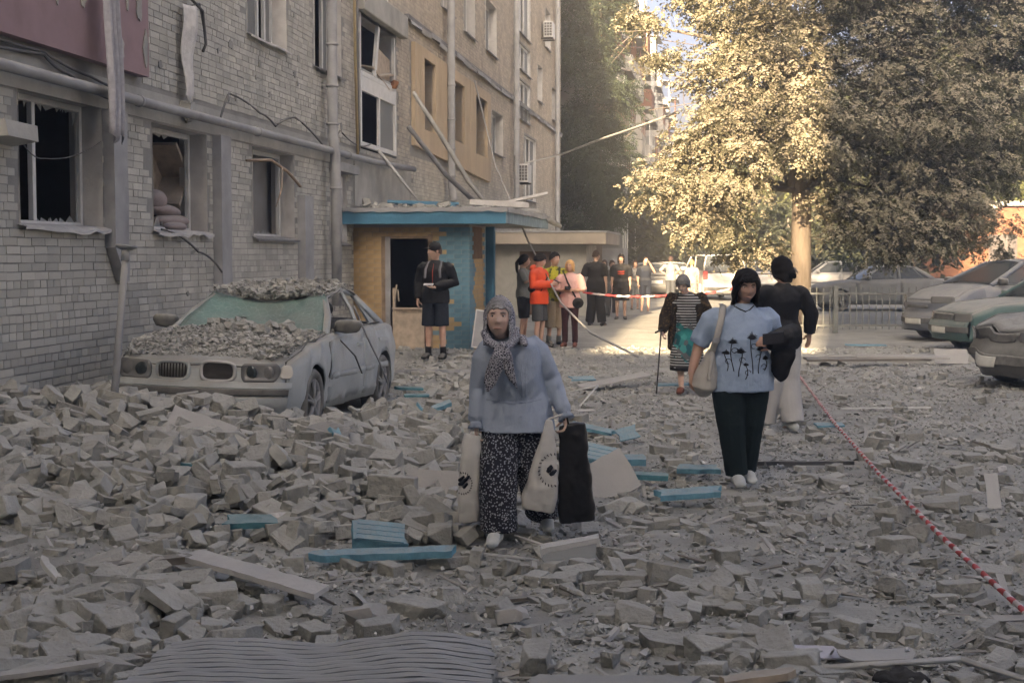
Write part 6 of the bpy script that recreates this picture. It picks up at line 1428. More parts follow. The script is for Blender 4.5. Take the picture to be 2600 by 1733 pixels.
def chunk_bm(seed, dims, cuts, sub=True):
    q = random.Random(seed); bm = bmesh.new(); bmesh.ops.create_cube(bm, size=1.0); bmesh.ops.scale(bm, vec=dims, verts=bm.verts)
    for _ in range(cuts):
        nrm = Vector((q.uniform(-1, 1), q.uniform(-1, 1), q.uniform(-1, 1))).normalized(); ext = sum(abs(nrm[i]) * dims[i] / 2 for i in range(3)); d = ext * q.uniform(.45, .85)
        r = bmesh.ops.bisect_plane(bm, geom=bm.verts[:] + bm.edges[:] + bm.faces[:], plane_co=nrm * d, plane_no=nrm, clear_outer=True)
        es = [e for e in r['geom_cut'] if isinstance(e, bmesh.types.BMEdge)]
        if es: bmesh.ops.holes_fill(bm, edges=es)
    bmesh.ops.bevel(bm, geom=bm.edges[:], offset=min(dims) * .05, segments=1, affect='EDGES', clamp_overlap=True)
    bmesh.ops.triangulate(bm, faces=bm.faces[:])
    if sub:
        bmesh.ops.subdivide_edges(bm, edges=[e for e in bm.edges if e.calc_length() > .05], cuts=1, use_grid_fill=True); bmesh.ops.triangulate(bm, faces=bm.faces[:])
        for v in bm.verts:
            n = noise.noise_vector(v.co * 22 + Vector((seed * 3.1, 0, 0))); v.co += n * .0045
    bm.normal_update(); me = bpy.data.meshes.new('rubble_chunk'); bm.to_mesh(me); bm.free(); return me
BR = [chunk_bm(100 + i, (rnd.choice((.26, .24, .18, .13, .20)), .125, rnd.choice((.07, .092, .092, .105))), rnd.choice((0, 1, 1, 2, 3))) for i in range(26)]
IR = [chunk_bm(200 + i, (rnd.uniform(.12, .26), rnd.uniform(.1, .2), rnd.uniform(.05, .13)), rnd.choice((5, 6, 7, 8))) for i in range(18)]
CHUNKS = BR + IR
for me in CHUNKS: me.materials.append(g['rubble'])
CH_ARR = []
for me in CHUNKS:
    v = np.zeros(len(me.vertices) * 3, np.float32); me.vertices.foreach_get('co', v); f = np.zeros(len(me.polygons) * 3, np.int32); me.loops.foreach_get('vertex_index', f); CH_ARR.append((v.reshape(-1, 3), f.reshape(-1, 3)))
PEB = []
for i in range(14):
    bm = bmesh.new(); q = random.Random(400 + i)
    for k in range(8): bm.verts.new(Vector((q.gauss(0, 1), q.gauss(0, 1), q.gauss(0, .6))).normalized() * q.uniform(.75, 1.1) * .5)
    bmesh.ops.convex_hull(bm, input=bm.verts[:]); bm.verts.ensure_lookup_table()
    for v in [v for v in bm.verts if not v.link_faces]: bm.verts.remove(v)
    bm.verts.index_update(); PEB.append((np.array([v.co[:] for v in bm.verts]) * np.array([1, 1, .7]), np.array([[v.index for v in f.verts] for f in bm.faces]))); bm.free()
def stuff_mesh(name, arrs, items, mat, parent=None):
    """items: (variant, loc(3), rot(3), scale)"""
    Vs, Fs, b = [], [], 0
    for (k, loc, rot, sc) in items:
        V, F = arrs[k]; Vs.append((V * sc) @ rotm(*rot).T + np.array(loc)); Fs.append(F + b); b += len(V)
    o = link(name, np_mesh(name, np.concatenate(Vs), tris=np.concatenate(Fs)), g[mat], parent); o['kind'] = 'stuff'; return o
def gnd(px, py, lift=0.0):
    a = (px - 1300) / 3611; b = -(py - 866.5) / 3611; cp, sp = math.cos(PITCH), math.sin(PITCH); d = Vector((a, cp + b * sp, -sp + b * cp)); z = .0
    for _ in range(6):
        t = (z + lift - CAMH) / d.z; q = d * t; z = gz(q.x, q.y)
    return Vector((q.x, q.y, z + lift))
# places kept free: shoes, wheels of the wreck, boards
FEET = [(-.10, 8.2), (.2, 8.55), (1.64, 10.3), (1.74, 10.5), (2.62, 13.8), (2.82, 13.9), (2.1, 17.3), (2.3, 17.4), (-1.25, 22.3), (-1.1, 22.3)]
CLEAR = [(tuple(gnd(px, py))[:2], rr) for px, py, rr in ((860, 1405, .16), (980, 1405, .16), (1100, 1400, .16), (965, 1372, .17), (1750, 1252, .2), (1690, 1255, .16), (1772, 1195, .15), (570, 1415, .13), (640, 1452, .14), (710, 1480, .13), (1108, 1250, .17), (1060, 1280, .12), (1545, 1230, .2), (635, 1325, .14), (1500, 1155, .2), (2100, 1690, .1), (2300, 1690, .12), (1440, 1390, .16))]
CARM = Matrix.LocRotScale(BM.location, BM.rotation_euler, None); CARI = CARM.inverted()
def in_car(x, y, pad=.0):
    l = CARI @ Vector((x, y, 0)); return abs(l.x) < .84 + pad and abs(l.y) < 2.2 + pad
def dens(x, y):
    d = x - facX(y)
    if d < .12 or y > 27: return 0
    if y > 23.9 and x < -.3: return 0
    v = 0
    v = max(v, 1.1 * math.exp(-max(0, x - (-.55 - .06 * (y - 9))) ** 2 / .45) * min(1, max(0, (y - 7.3) / 1.4)) * min(1, max(0, (16.5 - y) / 2)))
    v = max(v, .9 * math.exp(-((x + 1.9) / .6) ** 2 - ((y - 6.6) / .9) ** 2))
    v = max(v, .55 * math.exp(-((x - .45) / .6) ** 2 - ((y - 7.35) / .35) ** 2))
    v = max(v, .55 * math.exp(-((x - 1.0) / .4) ** 2 - ((y - 6.75) / .35) ** 2)); v = max(v, .6 * math.exp(-((x - 1.05) / .35) ** 2 - ((y - 6.0) / .3) ** 2))
    v = max(v, .15 + .20 * hsh(x, y, 1.1, 8) if y > 8.6 else .035 + .06 * hsh(x, y, 1.5, 2))
    if y > 14: v = max(v, .55 * math.exp(-((x + .4) / 1.6) ** 2) * min(1, max(0, (25 - y) / 4)))
    return max(0, v)
items = []
r5 = random.Random(21)
tries = 0
while tries < 15500:
    tries += 1
    y = 5.5 + 20 * (r5.random() ** 1.75); half = .40 * y + .4; x = r5.uniform(-half, half)
    if r5.random() > dens(x, y) * (1 if y < 14 else .6): continue
    if in_car(x, y, .06) or any((x - a) ** 2 + (y - b) ** 2 < .17 ** 2 for a, b in FEET): continue
    if any((x - c[0]) ** 2 + (y - c[1]) ** 2 < rr * rr for c, rr in CLEAR) or (y < 6.25 and -1.6 < x < 0.0 and r5.random() < .8): continue
    D = dens(x, y); big = r5.random() < (.6 if D > .5 else .35)
    k = r5.randrange(len(BR)) if r5.random() < .8 else len(BR) + r5.randrange(len(IR)); sc = (r5.uniform(.66, .92) if r5.random() < .8 else r5.uniform(.95, 1.2)) if big else r5.uniform(.25, .75)
    if D < .35 and r5.random() < .3: sc *= .7
    lay = r5.uniform(0, .13) * min(1, max(0, D - .4) * 1.6); tilt = .30 if D > .5 else .14
    rot = (r5.gauss(0, tilt) + (math.pi / 2 if r5.random() < .25 else 0), r5.gauss(0, tilt), r5.uniform(0, 6.28))
    items.append((k, (x, y, gz(x, y) + .026 * sc + lay), rot, sc))
LM = [((-.07, 8.1), 'the old woman\'s front foot'), ((.21, 8.5), 'the old woman\'s back foot'), ((1.66, 10.3), 'the flower-tee woman\'s shoes'), ((-.8, 5.8), 'the corrugated sheet'), ((2.72, 13.8), 'the braided person\'s feet'), ((2.15, 17.3), 'the walking stick'), ((-2.1, 12.5), 'the sedan\'s number-plate side'), ((-1.55, 13.4), 'the sedan\'s front wheel'), ((-1.3, 16.2), 'the sedan\'s rear wheel')]
def near_lm(x, y):
    best = min(LM, key=lambda l: (l[0][0] - x) ** 2 + ((l[0][1] - y) * .8) ** 2); dx, dy = x - best[0][0], y - best[0][1]
    side = ('right of ' if dx > 0 else 'left of ') if abs(dx) > abs(dy) * .7 else ('behind ' if dy > 0 else 'in front of ')
    far = math.hypot(dx, dy); return ('a little ' if far < .45 else 'some way ' if far > 1.1 else '') + side + best[1]
def vis(it):
    x, y = it[1][0], it[1][1]; px = 1300 + 3611 * x / y; return -40 < px < 2640
items = [i for i in items if vis(i)]
ext = [float(np.abs(v).max()) for v, f in CH_ARR]
items.sort(key=lambda it: -(ext[it[0]] * it[3] / it[1][1]))
NOBJ = 262; RUB = []
for it in items[:NOBJ]:
    k, loc, rot, sc = it; o = link('rubble_chunk', CHUNKS[k], None, None, loc, rot); o.scale = (sc,) * 3
    RUB.append((o, k, loc, rot, sc))
stuff_mesh('rubble', CH_ARR, items[NOBJ:], 'rubble')
# fine rubble and gravel
rs = np.random.RandomState(5); gi_ = []
n = 0
while n < 120000:
    y = 5.4 + 21 * (r5.random() ** 2.1); half = .385 * y + .3; x = r5.uniform(-half, half); n += 1
    if x - facX(y) < .1 or in_car(x, y, -.1): continue
    cl = .45 + .75 * hsh(x, y, 1.3, 4) + .5 * hsh(x, y, 4.0, 9)
    if r5.random() > cl + (.25 if y > 9 else 0): continue
    s = min(.08, .006 + .010 * (r5.paretovariate(1.7) - 1) + .0011 * y); gi_.append((r5.randrange(14), (x, y, gz(x, y) + s * .15), (r5.uniform(-.5, .5), r5.uniform(-.5, .5), r5.uniform(0, 6.28)), s))
stuff_mesh('gravel', PEB, gi_, 'gravel')
# splinters, laths and plaster flakes
LATH = []
for i in range(8):
    q = random.Random(600 + i); b = MB(); b.box((0, 0, 0), (q.uniform(.10, .42), q.uniform(.012, .05), q.uniform(.006, .02)), jit=.006); V = np.array(b.v); F = np.array([(f[0], f[1], f[2]) for f in b.f] + [(f[0], f[2], f[3]) for f in b.f]); LATH.append((V, F))
for nm, mt, cnt in (('wood_splinters', 'plank_old', 150), ('plaster_flakes', 'board_grey', 260)):
    gi_ = []
    while len(gi_) < cnt:
        y = 5.6 + 16 * (r5.random() ** 1.4); x = r5.uniform(-.37 * y, .37 * y)
        if x - facX(y) < .15 or in_car(x, y) or any((x - a) ** 2 + (y - b) ** 2 < .2 ** 2 for a, b in FEET): continue
        gi_.append((r5.randrange(8), (x, y, gz(x, y) + .02 + .09 * min(1, dens(x, y)) * r5.random()), (r5.gauss(0, .3), r5.gauss(0, .22), r5.uniform(0, 6.28)), r5.uniform(.4, 1.0)))
    stuff_mesh(nm, LATH, gi_, mt)
gi_ = []
for _ in range(900):
    y = 5.5 + 16 * (r5.random() ** 1.5); x = r5.uniform(-.38 * y, .38 * y)
    if x - facX(y) < .1 or in_car(x, y): continue
    s = r5.uniform(.012, .035) * (2.0 if r5.random() < .06 else 1); gi_.append((r5.randrange(14), (x, y, gz(x, y) + .05 * r5.random() + s * .2), (r5.uniform(-1, 1), r5.uniform(-1, 1), r5.uniform(0, 6)), s))
stuff_mesh('white_foam_crumbs', PEB, gi_, 'foam_white')
# on the wreck
def hood_z(lx, ly):
    if ly < -.78: base = .74 + (ly + 2.2) * .155
    else: base = 1.36
    return base
ci = []; cb = []
for _ in range(20000):
    if r5.random() < .70:
        lx, ly = r5.gauss(.0, .48), r5.gauss(-1.45, .40)
        if abs(lx) > .80 or ly > -.80 or ly < -2.06: continue
        th = .11 * math.exp(-((lx - .02) / .6) ** 2 - ((ly + 1.2) / .45) ** 2); z = bf['ztop'](ly + 2.225) + .012 + th * r5.uniform(0, 1)
    else:
        lx, ly = r5.gauss(.08, .36), r5.gauss(.15, .36)
        if abs(lx) > .62 or ly < -.32 or ly > .85: continue
        z = crush(lx, ly, 1.375 - .05 * (abs(lx) / .6) ** 2.5)[2] + .005 + r5.uniform(0, .075)
    s = min(.09, .014 + .011 * (r5.paretovariate(1.6) - 1)); ci.append((r5.randrange(14), tuple(CARM @ Vector((lx, ly, z))), (r5.uniform(-.6, .6), r5.uniform(-.6, .6), r5.uniform(0, 6)), s))
stuff_mesh('rubble_on_wreck', PEB, ci, 'gravel')
for i in range(38):
    roof = i >= 24
    for _ in range(50):
        lx, ly = (r5.gauss(.15, .3), r5.gauss(-1.2, .26)) if not roof else (r5.gauss(.22, .25), r5.gauss(.30, .3))
        if (not roof and abs(lx) < .72 and -1.9 < ly < -.8) or (roof and abs(lx) < .52 and -.15 < ly < .75): break
    z = (bf['ztop'](ly + 2.225) + .035 + .09 * math.exp(-((lx - .02) / .6) ** 2 - ((ly + 1.2) / .45) ** 2)) if not roof else crush(lx, ly, 1.375)[2] + .03 + r5.uniform(0, .05)
    k = r5.randrange(len(CHUNKS)); o = link('rubble_chunk', CHUNKS[k], None, None, CARM @ Vector((lx, ly, z)), (r5.gauss(0, .5), r5.gauss(0, .5), r5.uniform(0, 6))); o.scale = (r5.uniform(.45, .8),) * 3
    xs_ = 'left' if lx < -.15 else 'right' if lx > .25 else 'middle'; ys_ = ('near the windscreen' if ly > -1.05 else 'near the grille' if ly < -1.4 else 'halfway up') if not roof else ('at the front' if ly < .15 else 'at the back' if ly > .5 else 'in the middle')
    tag(o, 'dusty %s %s on the sedan %s, %s side' % ('brick end' if k < len(BR) else 'masonry lump', ys_, 'roof' if roof else 'bonnet', xs_), 'rubble', 'brick fragments on the sedan ' + ('roof' if roof else 'bonnet'))

# ================================================================ loose boards, sheets and scraps
SLABS = []
def slab(px, py, dims, rot, mat, lab, cat, name, lift=.095, jit=.006, slats=0, bevel=.004, cut=0):
    """a board with uneven edges; local x = length"""
    m = MB(); n = max(4, int(dims[0] / .06)); G1 = []
    q = random.Random(int(px * 7 + py)); L, W_, T = dims
    top, bot = [], []
    for i in range(n + 1):
        u_ = i / n - .5; e0 = (q.uniform(-1, 1) * jit); e1 = (q.uniform(-1, 1) * jit); endx = 0
        je = min(.035, L * .1); top.append([(u_ * L + (q.uniform(-je, je) if i in (0, n) else 0), -W_ / 2 + e0, T / 2), (u_ * L + (q.uniform(-je, je) if i in (0, n) else 0), 0, T / 2 + q.uniform(-.1, .1) * T), (u_ * L + (q.uniform(-je, je) if i in (0, n) else 0), W_ / 2 + e1, T / 2)])
        bot.append([(a, b, -T / 2) for a, b, c in top[-1]])
    m.grid(top, smooth=False, flip=True); m.grid(bot, smooth=False)
    for k in (0, 2):
        m.grid([[top[i][k], bot[i][k]] for i in range(n + 1)], smooth=False, flip=(k == 2))
    for i in (0, n): m.grid([[top[i][k], bot[i][k]] for k in range(3)], smooth=False, flip=(i == 0))
    for s_ in range(slats):
        yy = -W_ / 2 + W_ * (s_ + .5) / slats; m.bb(-L / 2 + .01, L / 2 - .01, yy - W_ / slats * .44, yy + W_ / slats * .44, T / 2 + .002, T / 2 + .010)
    o = m.build(name, g[mat], None, gnd(px, py, lift), tuple(rot)); sh = lab
    for w_ in (' in ', ' lying', ' just', ' beside', ' on ', ' at ', ' near', ' left', ' right', ' behind', ' before', ' under', ' jutting', ' tilted', ' leaning', ' propped', ' sloping', ' standing', ' further', ' across', ' slanting', ' of ', ' by '): sh = sh.split(w_)[0]
    SLABS.append(((o.location.x, o.location.y), 'the ' + sh)); return tag(o, lab, cat)
for a in [
    (980, 1405, (.86, .085, .05), (.25, -.03, .03), 'blue_board', 'long bright blue splintered board in front of the old woman'),
    (965, 1362, (.36, .20, .09), (.5, .12, .1), 'blue_board', 'broken slatted blue board end just behind the long blue board'),
    (635, 1322, (.34, .12, .05), (.35, .0, .1), 'blue_dark', 'short dark teal board in the brick heap left of centre'),
    (1750, 1252, (.56, .14, .05), (.2, -.05, .12), 'blue_board', 'pale blue board lying at the flower-tee woman\'s feet'),
    (1772, 1190, (.36, .10, .05), (.3, .0, -.06), 'blue_board', 'blue board just beyond the one at the woman\'s feet'),
    (1592, 1100, (.24, .17, .015), (.7, -.2, .3), 'blue_board', 'bright blue paint flake tilted on the bricks'),
    (1500, 1150, (.50, .30, .04), (.35, .15, -.35), 'blue_board', 'wide slatted blue board right of the black bag'),
    (1600, 1168, (.28, .12, .07), (.3, 0, .0), 'blue_board', 'thick blue board end behind the bent grey sheet'),
    (1645, 1208, (.32, .09, .05), (.2, .05, .05), 'blue_dark', 'dark blue broken board beside the thick one'),
    (1505, 1088, (.55, .10, .04), (.3, .1, -.65), 'blue_board', 'blue board slanting behind the black bag'),
    (1122, 1030, (.24, .08, .06), (.4, -.3, .5), 'blue_board', 'small blue block left of the old woman\'s elbow'),
    (1068, 1035, (.16, .05, .03), (.3, .9, .2), 'blue_board', 'tiny bright blue splinter standing in the bricks'),
    (1060, 1003, (.36, .10, .03), (.15, .0, .1), 'blue_dark', 'flat dusty teal board behind the rear wheel of the sedan'),
    (1040, 985, (.40, .08, .04), (.2, .05, .25), 'blue_dark', 'dusty teal board further back by the rear wheel'),
    (2105, 1078, (.34, .12, .02), (.2, 0, .1), 'blue_board', 'flat blue scrap beside the striped tape'),
    (870, 1135, (.40, .09, .05), (.2, 1.0, -.5), 'blue_board', 'blue board jutting up in front of the sedan wheel'),
    (470, 1175, (.30, .12, .05), (.2, .1, -.3), 'blue_dark', 'dark blue edge of a slab under the sedan bumper'),
    (1710, 975, (.5, .1, .02), (.2, 0, .1), 'blue_board', 'pale blue strip on the ground near the old woman with a stick'),
    (1480, 960, (.4, .2, .02), (.2, 0, .2), 'blue_board', 'pale blue sheet scraps in the middle of the yard')]:
    slab(a[0], a[1], (a[2][0] * (.9 if a[0] == 980 else .8), a[2][1] * .85, a[2][2] * .8), a[3], a[4], a[5], 'board', 'blue_board', slats=(4 if 'slatted' in a[5] else 0))
for a in [
    (1108, 1245, (.40, .27, .012), (1.15, .03, -.02), 'board_grey', 'square grey board propped upright beside the old woman', 'board', 'propped_board', .12),
    (1545, 1215, (.36, .36, .012), (.75, -.45, .35), 'board_grey', 'bent pale grey sheet leaning right of the black bag', 'sheet', 'bent_sheet', .12),
    (640, 1452, (.80, .13, .028), (.12, .12, -.50), 'plaster_white', 'long pale wooden board lying diagonally on the bricks at left', 'board', 'wooden_board', .12),
    (145, 1468, (.42, .030, .030), (0, .25, -.95), 'pvc', 'white plastic strip sloping down the rubble at far left', 'strip', 'plastic_strip', .12),
    (340, 1430, (.55, .05, .04), (.2, -.08, .15), 'plank_old', 'weathered dark plank lying level in the left heap', 'plank', 'old_plank', .10),
    (500, 1100, (.50, .34, .05), (.75, .35, .1), 'board_grey', 'large grey slab tilted against the sedan bumper', 'slab', 'tilted_slab', .10),
    (1440, 1385, (.34, .06, .05), (.2, -.14, .2), 'pvc', 'white window sash lying near the old woman\'s trailing foot', 'sash', 'window_sash', .10),
    (1450, 1412, (.30, .14, .01), (.9, -.05, .12), 'glass_dusty', 'dusty glass pane under the fallen white sash', 'pane', 'glass_pane', .05),
    (1275, 1410, (.40, .016, .010), (0, .05, -.28), 'pvc', 'thin white strip lying before the old woman\'s front foot', 'strip', 'plastic_strip', .04),
    (2230, 1662, (.30, .12, .008), (.1, .02, .15), 'board_grey', 'pointed flat grey board in the right foreground', 'board', 'flat_board', .05),
    (2060, 1655, (.26, .10, .008), (.3, .1, .35), 'paper', 'crumpled pale sheet in the right foreground', 'sheet', 'crumpled_sheet', .05),
    (2522, 1245, (.09, .24, .008), (1.25, 0, .05), 'pvc', 'white strip standing upright in the rubble at right', 'strip', 'plastic_strip', .12),
    (330, 1588, (.10, .07, .006), (.3, .1, .2), 'paper', 'scrap of white paper at lower left', 'paper', 'paper_scrap', .05),
    (490, 1588, (.13, .06, .006), (.3, .1, .1), 'cardboard', 'scrap of brown cardboard at lower left', 'cardboard', 'cardboard_scrap', .05),
    (1560, 965, (1.0, .22, .02), (.12, -.12, .5), 'board_grey', 'pale board lying slanted behind the old woman', 'board', 'pale_board', .10),
    (1100, 940, (1.2, .06, .04), (0, 0, .02), 'pipe_grey', 'grey steel bar lying in front of the porch', 'bar', 'steel_bar', .06),
    (2200, 912, (1.9, .25, .03), (.1, .0, .08), 'plank_old', 'broad dusty plank lying by the kerb', 'plank', 'old_plank', .12),
    (2290, 905, (1.4, .15, .03), (.1, .02, -.1), 'board_grey', 'second thinner plank across the kerb', 'plank', 'old_plank', .15),
    (2415, 905, (.50, .28, .02), (.9, .0, .0), 'board_grey', 'white panel propped before the black wreck', 'panel', 'fallen_panel', .12),
    (2200, 875, (.8, .12, .02), (.1, .02, .15), 'blue_board', 'flat pale blue board near the iron fence', 'board', 'blue_board', .04),
    (1560, 1735, (.62, .10, .02), (.25, .0, -.03), 'steel', 'flat metal sheet at the bottom edge of the picture', 'sheet', 'metal_sheet', .06),
    (110, 1700, (.40, .05, .02), (.1, -.1, .15), 'board_grey', 'narrow board at the bottom left corner', 'board', 'narrow_board', .08),
    (1920, 1720, (.30, .06, .03), (.1, -.1, .12), 'wood_light', 'splintered pale lath at the bottom right of centre', 'lath', 'broken_lath', .06),
    (2020, 1175, (.9, .03, .03), (0, 0, .02), 'cable', 'dusty rod lying behind the flower-tee woman', 'rod', 'steel_rod', .04),
    (2250, 1035, (1.0, .03, .015), (0, 0, .1), 'pvc', 'thin white strip lying across the yard at right', 'strip', 'plastic_strip', .04)]:
    slab(a[0], a[1], a[2], a[3], a[4], a[5], a[6], a[7], a[8], jit=.006)
# foam lumps
for i, (px, py, s, lab) in enumerate(((700, 1310, .75, 'large white foam lump in the heap left of the blue boards'), (770, 1345, .85, 'second white foam lump touching the blue board'), (1465, 1330, .6, 'rough white lump beside the old woman\'s back foot'), (2330, 990, .55, 'white foam lump on the open yard at right'), (2290, 1230, .4, 'small white foam lump under the striped tape'), (2540, 1190, .4, 'small white foam lump on top of the upright strip'), (2145, 1240, .35, 'small white foam lump left of the tape'), (930, 1560, .9, 'pale angular stone in the lower middle'), (1300, 1560, .8, 'pale stone beside the blocks at lower centre'))):
    o = link('foam_lump' if i < 7 else 'pale_stone', IR[i].copy(), None, None, gnd(px, py, .05), (rnd.uniform(-.5, .5), rnd.uniform(-.5, .5), rnd.uniform(0, 6))); o.data.materials.clear(); o.data.materials.append(g['foam_white' if i < 7 else 'board_grey']); o.scale = (s,) * 3; tag(o, lab, 'foam' if i < 7 else 'stone')
# buckled slatted sheet at the bottom edge: each slat a piece
CS = empty('corrugated_sheet', (-.81, 5.78, .03), .05, 'buckled corrugated metal sheet at the bottom edge', 'metal sheet')
for j in range(11):
    m = MB(); G = []; q = random.Random(j); x0, x1 = -.74 + .012 * j + q.uniform(-.02, .02), .74 - q.uniform(0, .03)
    for i in range(37):
        u_ = i / 36; x = x0 + (x1 - x0) * u_; bz = .06 * math.exp(-((u_ - .80) / .2) ** 2) + .035 * math.exp(-((u_ - .12) / .2) ** 2) - .012 * math.exp(-((u_ - .47) / .07) ** 2); y = -.42 + .058 * j - .07 * abs(u_ - .47) + .03 * math.sin(u_ * 5) + .004 * math.sin(u_ * 23 + j * 2); z = .03 + bz * (.55 + .04 * j) + .002 * math.sin(u_ * 40 + j)
        G.append([(x, y + .001, z - .004), (x, y, z + .002), (x, y + .026, z + .004), (x, y + .056, z + .001), (x, y + .057, z - .006)])
    m.grid(G, smooth=False, flip=True); m.build('slat', g['corrugated'], CS)
# white L-shaped frame at the lower right
m = MB(); a, b, c = gnd(2090, 1695, .05), gnd(2440, 1672, .07), gnd(2640, 1735, .05)
for p0, p1 in ((a, b), (b, c)): m.loft([tuple(p0), tuple(p1)], [(.012, .014)] * 2, n=4, round_end=False)
tag(m.build('window_frame_piece', g['pvc'], None), 'broken white window frame angle at the lower right corner', 'frame')
m = MB(); m.ell(tuple(gnd(2290, 1722, .02)), (.12, .08, .035)); tag(remesh(m.build('dark_cloth', g['cloth_black'], None), .01, 1, .05, .05), 'dark rag under the white frame at lower right', 'cloth')
# frames further back
m = MB(); a, b, c = gnd(1380, 1010, .05), gnd(1518, 978, .22), gnd(1472, 1030, .03)
m.loft([tuple(a), tuple(b)], [.012] * 2, n=4, round_end=False); m.loft([tuple(b), tuple(c)], [.012] * 2, n=4, round_end=False); tag(m.build('picture_frame', g['pvc'], None), 'thin white frame sticking up right of the old woman', 'frame')
m = MB(); q0 = fw(24.55, -2.35, .12); m.box((0, 0, .33), (.42, .02, .62)); o = m.build('mesh_panel', g['pipe_grey'], None, q0, (R(-14), R(10), R(10))); tag(o, 'framed grey panel leaning against the porch corner', 'panel')
m = MB(); [m.bb(*t_) for t_ in ((-.23, -.21, -.014, .014, 0, .66), (.21, .23, -.014, .014, 0, .66), (-.21, .21, -.014, .014, .64, .66), (-.21, .21, -.014, .014, 0, .02))]; m.build('border', g['pvc'], o)
# crumpled metal in front of the sedan
m = MB(); G = []
for i in range(15):
    u_ = i / 14; row = []
    for j in range(6): v = j / 5; row.append((-.38 + .76 * u_, -.08 + .16 * v + .03 * math.sin(u_ * 11), .05 + .10 * v + .05 * math.sin(u_ * 7 + v * 3) + (.12 * max(0, u_ - .7))))
    G.append(row)
m.grid(G, smooth=False); o = m.build('crumpled_bumper', g['steel'], None, gnd(770, 1140, .02), (0, 0, -.1)); tag(o, 'crumpled metal strip torn off in front of the silver sedan', 'metal scrap'); md = o.modifiers.new('s', 'SOLIDIFY'); md.thickness = .004
ci = []
for _ in range(1500):
    ss_, dd_ = r5.uniform(24.45, 30.1), -2.66 * r5.random(); w_ = fw(ss_, dd_, 0); sz = min(.12, .02 + .018 * (r5.paretovariate(1.6) - 1)); ci.append((r5.randrange(14), (w_.x, w_.y, 2.49 + .10 * r5.random() * (1 + dd_ / 4)), (r5.uniform(-.6, .6), r5.uniform(-.6, .6), r5.uniform(0, 6)), sz))
stuff_mesh('canopy_rubble', PEB, ci, 'gravel')
# leaning pole with a flange
m = MB(); top = np.array(at(320, 632, 11.6)); bot = np.array(tuple(gnd(285, 960, 0))); bot[1] = 11.45; bot[0] = at(283, 960, 11.45)[0]; bot[2] = .35
m.loft([bot, bot * .5 + top * .5, top], [.034, .03, .026], n=12, round_end=False); d = (top - bot) / np.linalg.norm(top - bot); m.loft([top - d * .005, top + d * .012, top + d * .03], [.05, .085, .09], n=18, round_end=False); m.loft([top - d * .10, top], [.036, .036], n=12, round_end=False)
tag(m.build('iron_pole', g['pipe_grey'], None), 'grey iron pole with a flange leaning against the brick wall', 'pole')
m = MB(); m.tube([tuple(CARM @ Vector(q)) for q in ((.84, .0, 1.18), (.90, .35, .86), (.95, .72, .58), (.98, .98, .35))], .011, 6); tag(m.build('bent_rod', g['pipe_grey'], None), 'thin bent rod resting along the flank of the silver sedan', 'rod')
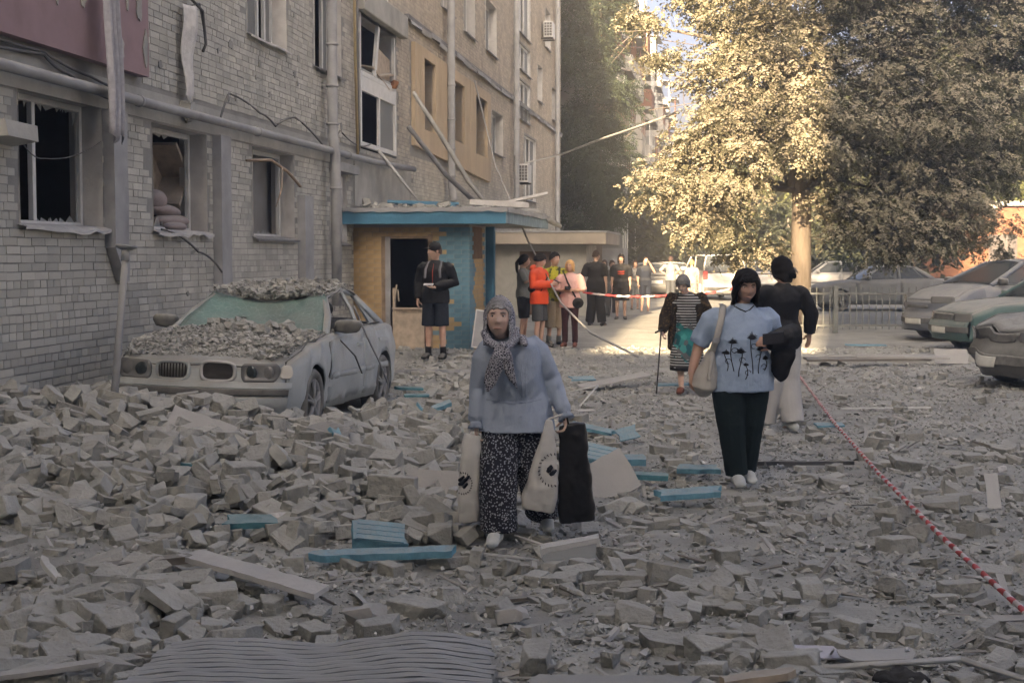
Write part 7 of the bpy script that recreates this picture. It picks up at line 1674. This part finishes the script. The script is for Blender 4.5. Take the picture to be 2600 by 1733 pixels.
# striped warning tape
def tape(name, pts, r, lab, period, sag=0.0):
    m = bpy.data.materials.new('tape'); m.use_nodes = True; t = m.node_tree; N = t.nodes; L = t.links; b = pr(m); b.inputs['Roughness'].default_value = .6
    uv = N.new('ShaderNodeUVMap'); uv.uv_map = 'len'; s = N.new('ShaderNodeSeparateXYZ'); L.new(uv.outputs[0], s.inputs[0])
    k = N.new('ShaderNodeMath'); k.operation = 'MULTIPLY'; k.inputs[1].default_value = 1 / period; L.new(s.outputs[0], k.inputs[0]); k3 = N.new('ShaderNodeMath'); k3.operation = 'MULTIPLY_ADD'; k3.inputs[1].default_value = .25; L.new(s.outputs[1], k3.inputs[0]); L.new(k.outputs[0], k3.inputs[2])
    f = N.new('ShaderNodeMath'); f.operation = 'FRACT'; L.new(k3.outputs[0], f.inputs[0]); c = N.new('ShaderNodeMath'); c.operation = 'GREATER_THAN'; c.inputs[1].default_value = .5; L.new(f.outputs[0], c.inputs[0])
    mx = N.new('ShaderNodeMix'); mx.data_type = 'RGBA'; mx.inputs[6].default_value = (.42, .035, .035, 1); mx.inputs[7].default_value = (.52, .48, .46, 1); L.new(c.outputs[0], mx.inputs[0]); L.new(mx.outputs[2], b.inputs['Base Color'])
    P_ = []; n = 60 * (len(pts) - 1)
    for i in range(n + 1):
        u_ = i / n * (len(pts) - 1); k_ = min(int(u_), len(pts) - 2); f_ = u_ - k_; q = np.array(pts[k_]) * (1 - f_) + np.array(pts[k_ + 1]) * f_; q[2] -= sag * 4 * f_ * (1 - f_); P_.append(q)
    mb = MB(); ns = 8; mb.loft(P_, [(r * (.75 + .25 * math.sin(i * .9)), r * (.75 - .25 * math.sin(i * .9))) for i in range(n + 1)], n=ns, round_end=False, cap=False)
    me = mb.mesh(name); ly = me.uv_layers.new(name='len'); ln = np.concatenate([[0], np.cumsum([np.linalg.norm(P_[i + 1] - P_[i]) for i in range(n)])])
    for pl in me.polygons:
        for li in pl.loop_indices: vi = me.loops[li].vertex_index; ly.data[li].uv = (ln[vi // ns], (vi % ns) / ns)
    return tag(link(name, me, m), lab, 'tape')
tp = [gnd(px, py, .12) for px, py in ((2015, 935), (2120, 1075), (2230, 1200), (2400, 1370), (2640, 1585))]
tape('warning_tape', [tuple(q) for q in tp], .019, 'red and white striped tape running diagonally over the rubble at right', .17)
tape('warning_tape', [at(1480, 742, 31), at(1690, 750, 30.5), at(1860, 732, 30)], .03, 'red and white striped tape stretched across the street in the background', .55, .05)
# loose cables across the yard
def wcable(pts, r, lab, mat='cable'):
    m = MB(); m.tube(pts, r, 6); return tag(m.build('cable', g[mat], None), lab, 'cable')
wcable([at(1205, 205, 34), at(1258, 420, 31), at(1340, 610, 28), at(1425, 770, 25), at(1500, 845, 22), at(1620, 905, 20)], .018, 'long slack cable falling from the brick wall to the ground by the porch', 'pipe_grey')
wcable([at(1290, 425, 46), at(1425, 392, 48), at(1530, 352, 44), at(1620, 322, 40), at(1720, 285, 36)], .035, 'sunlit rope-like cable strung from the brick block to the maple', 'board_grey')

# names for the single bricks, by look, pose and nearest landmark
LM += SLABS + [((3.0, 11.5), 'the striped tape'), ((2.6, 8.0), 'the striped tape\'s near end'), ((-2.0, 9.0), 'the left heap'), ((.0, 19.0), 'the porch'), ((4.5, 15.5), 'the black wreck')]
USED = {}
for (o, k, loc, rot, sc) in RUB:
    up = abs((Matrix.Rotation(rot[1], 3, 'Y') @ Matrix.Rotation(rot[0], 3, 'X')).col[2].z); e_ = ext[k] * sc
    look = ('long' if e_ > .125 else 'half' if e_ > .085 else 'small') if k < len(BR) else ('large' if e_ > .11 else 'small'); pose = 'lying flat' if up > .93 else 'tilted' if up > .45 else 'on edge'
    lab = 'grey %s %s %s, %s' % (look, 'broken brick' if k < len(BR) else 'jagged lump', pose, near_lm(loc[0], loc[1])); tag(o, lab, 'brick' if k < len(BR) else 'rubble', 'broken bricks and lumps strewn over the yard')
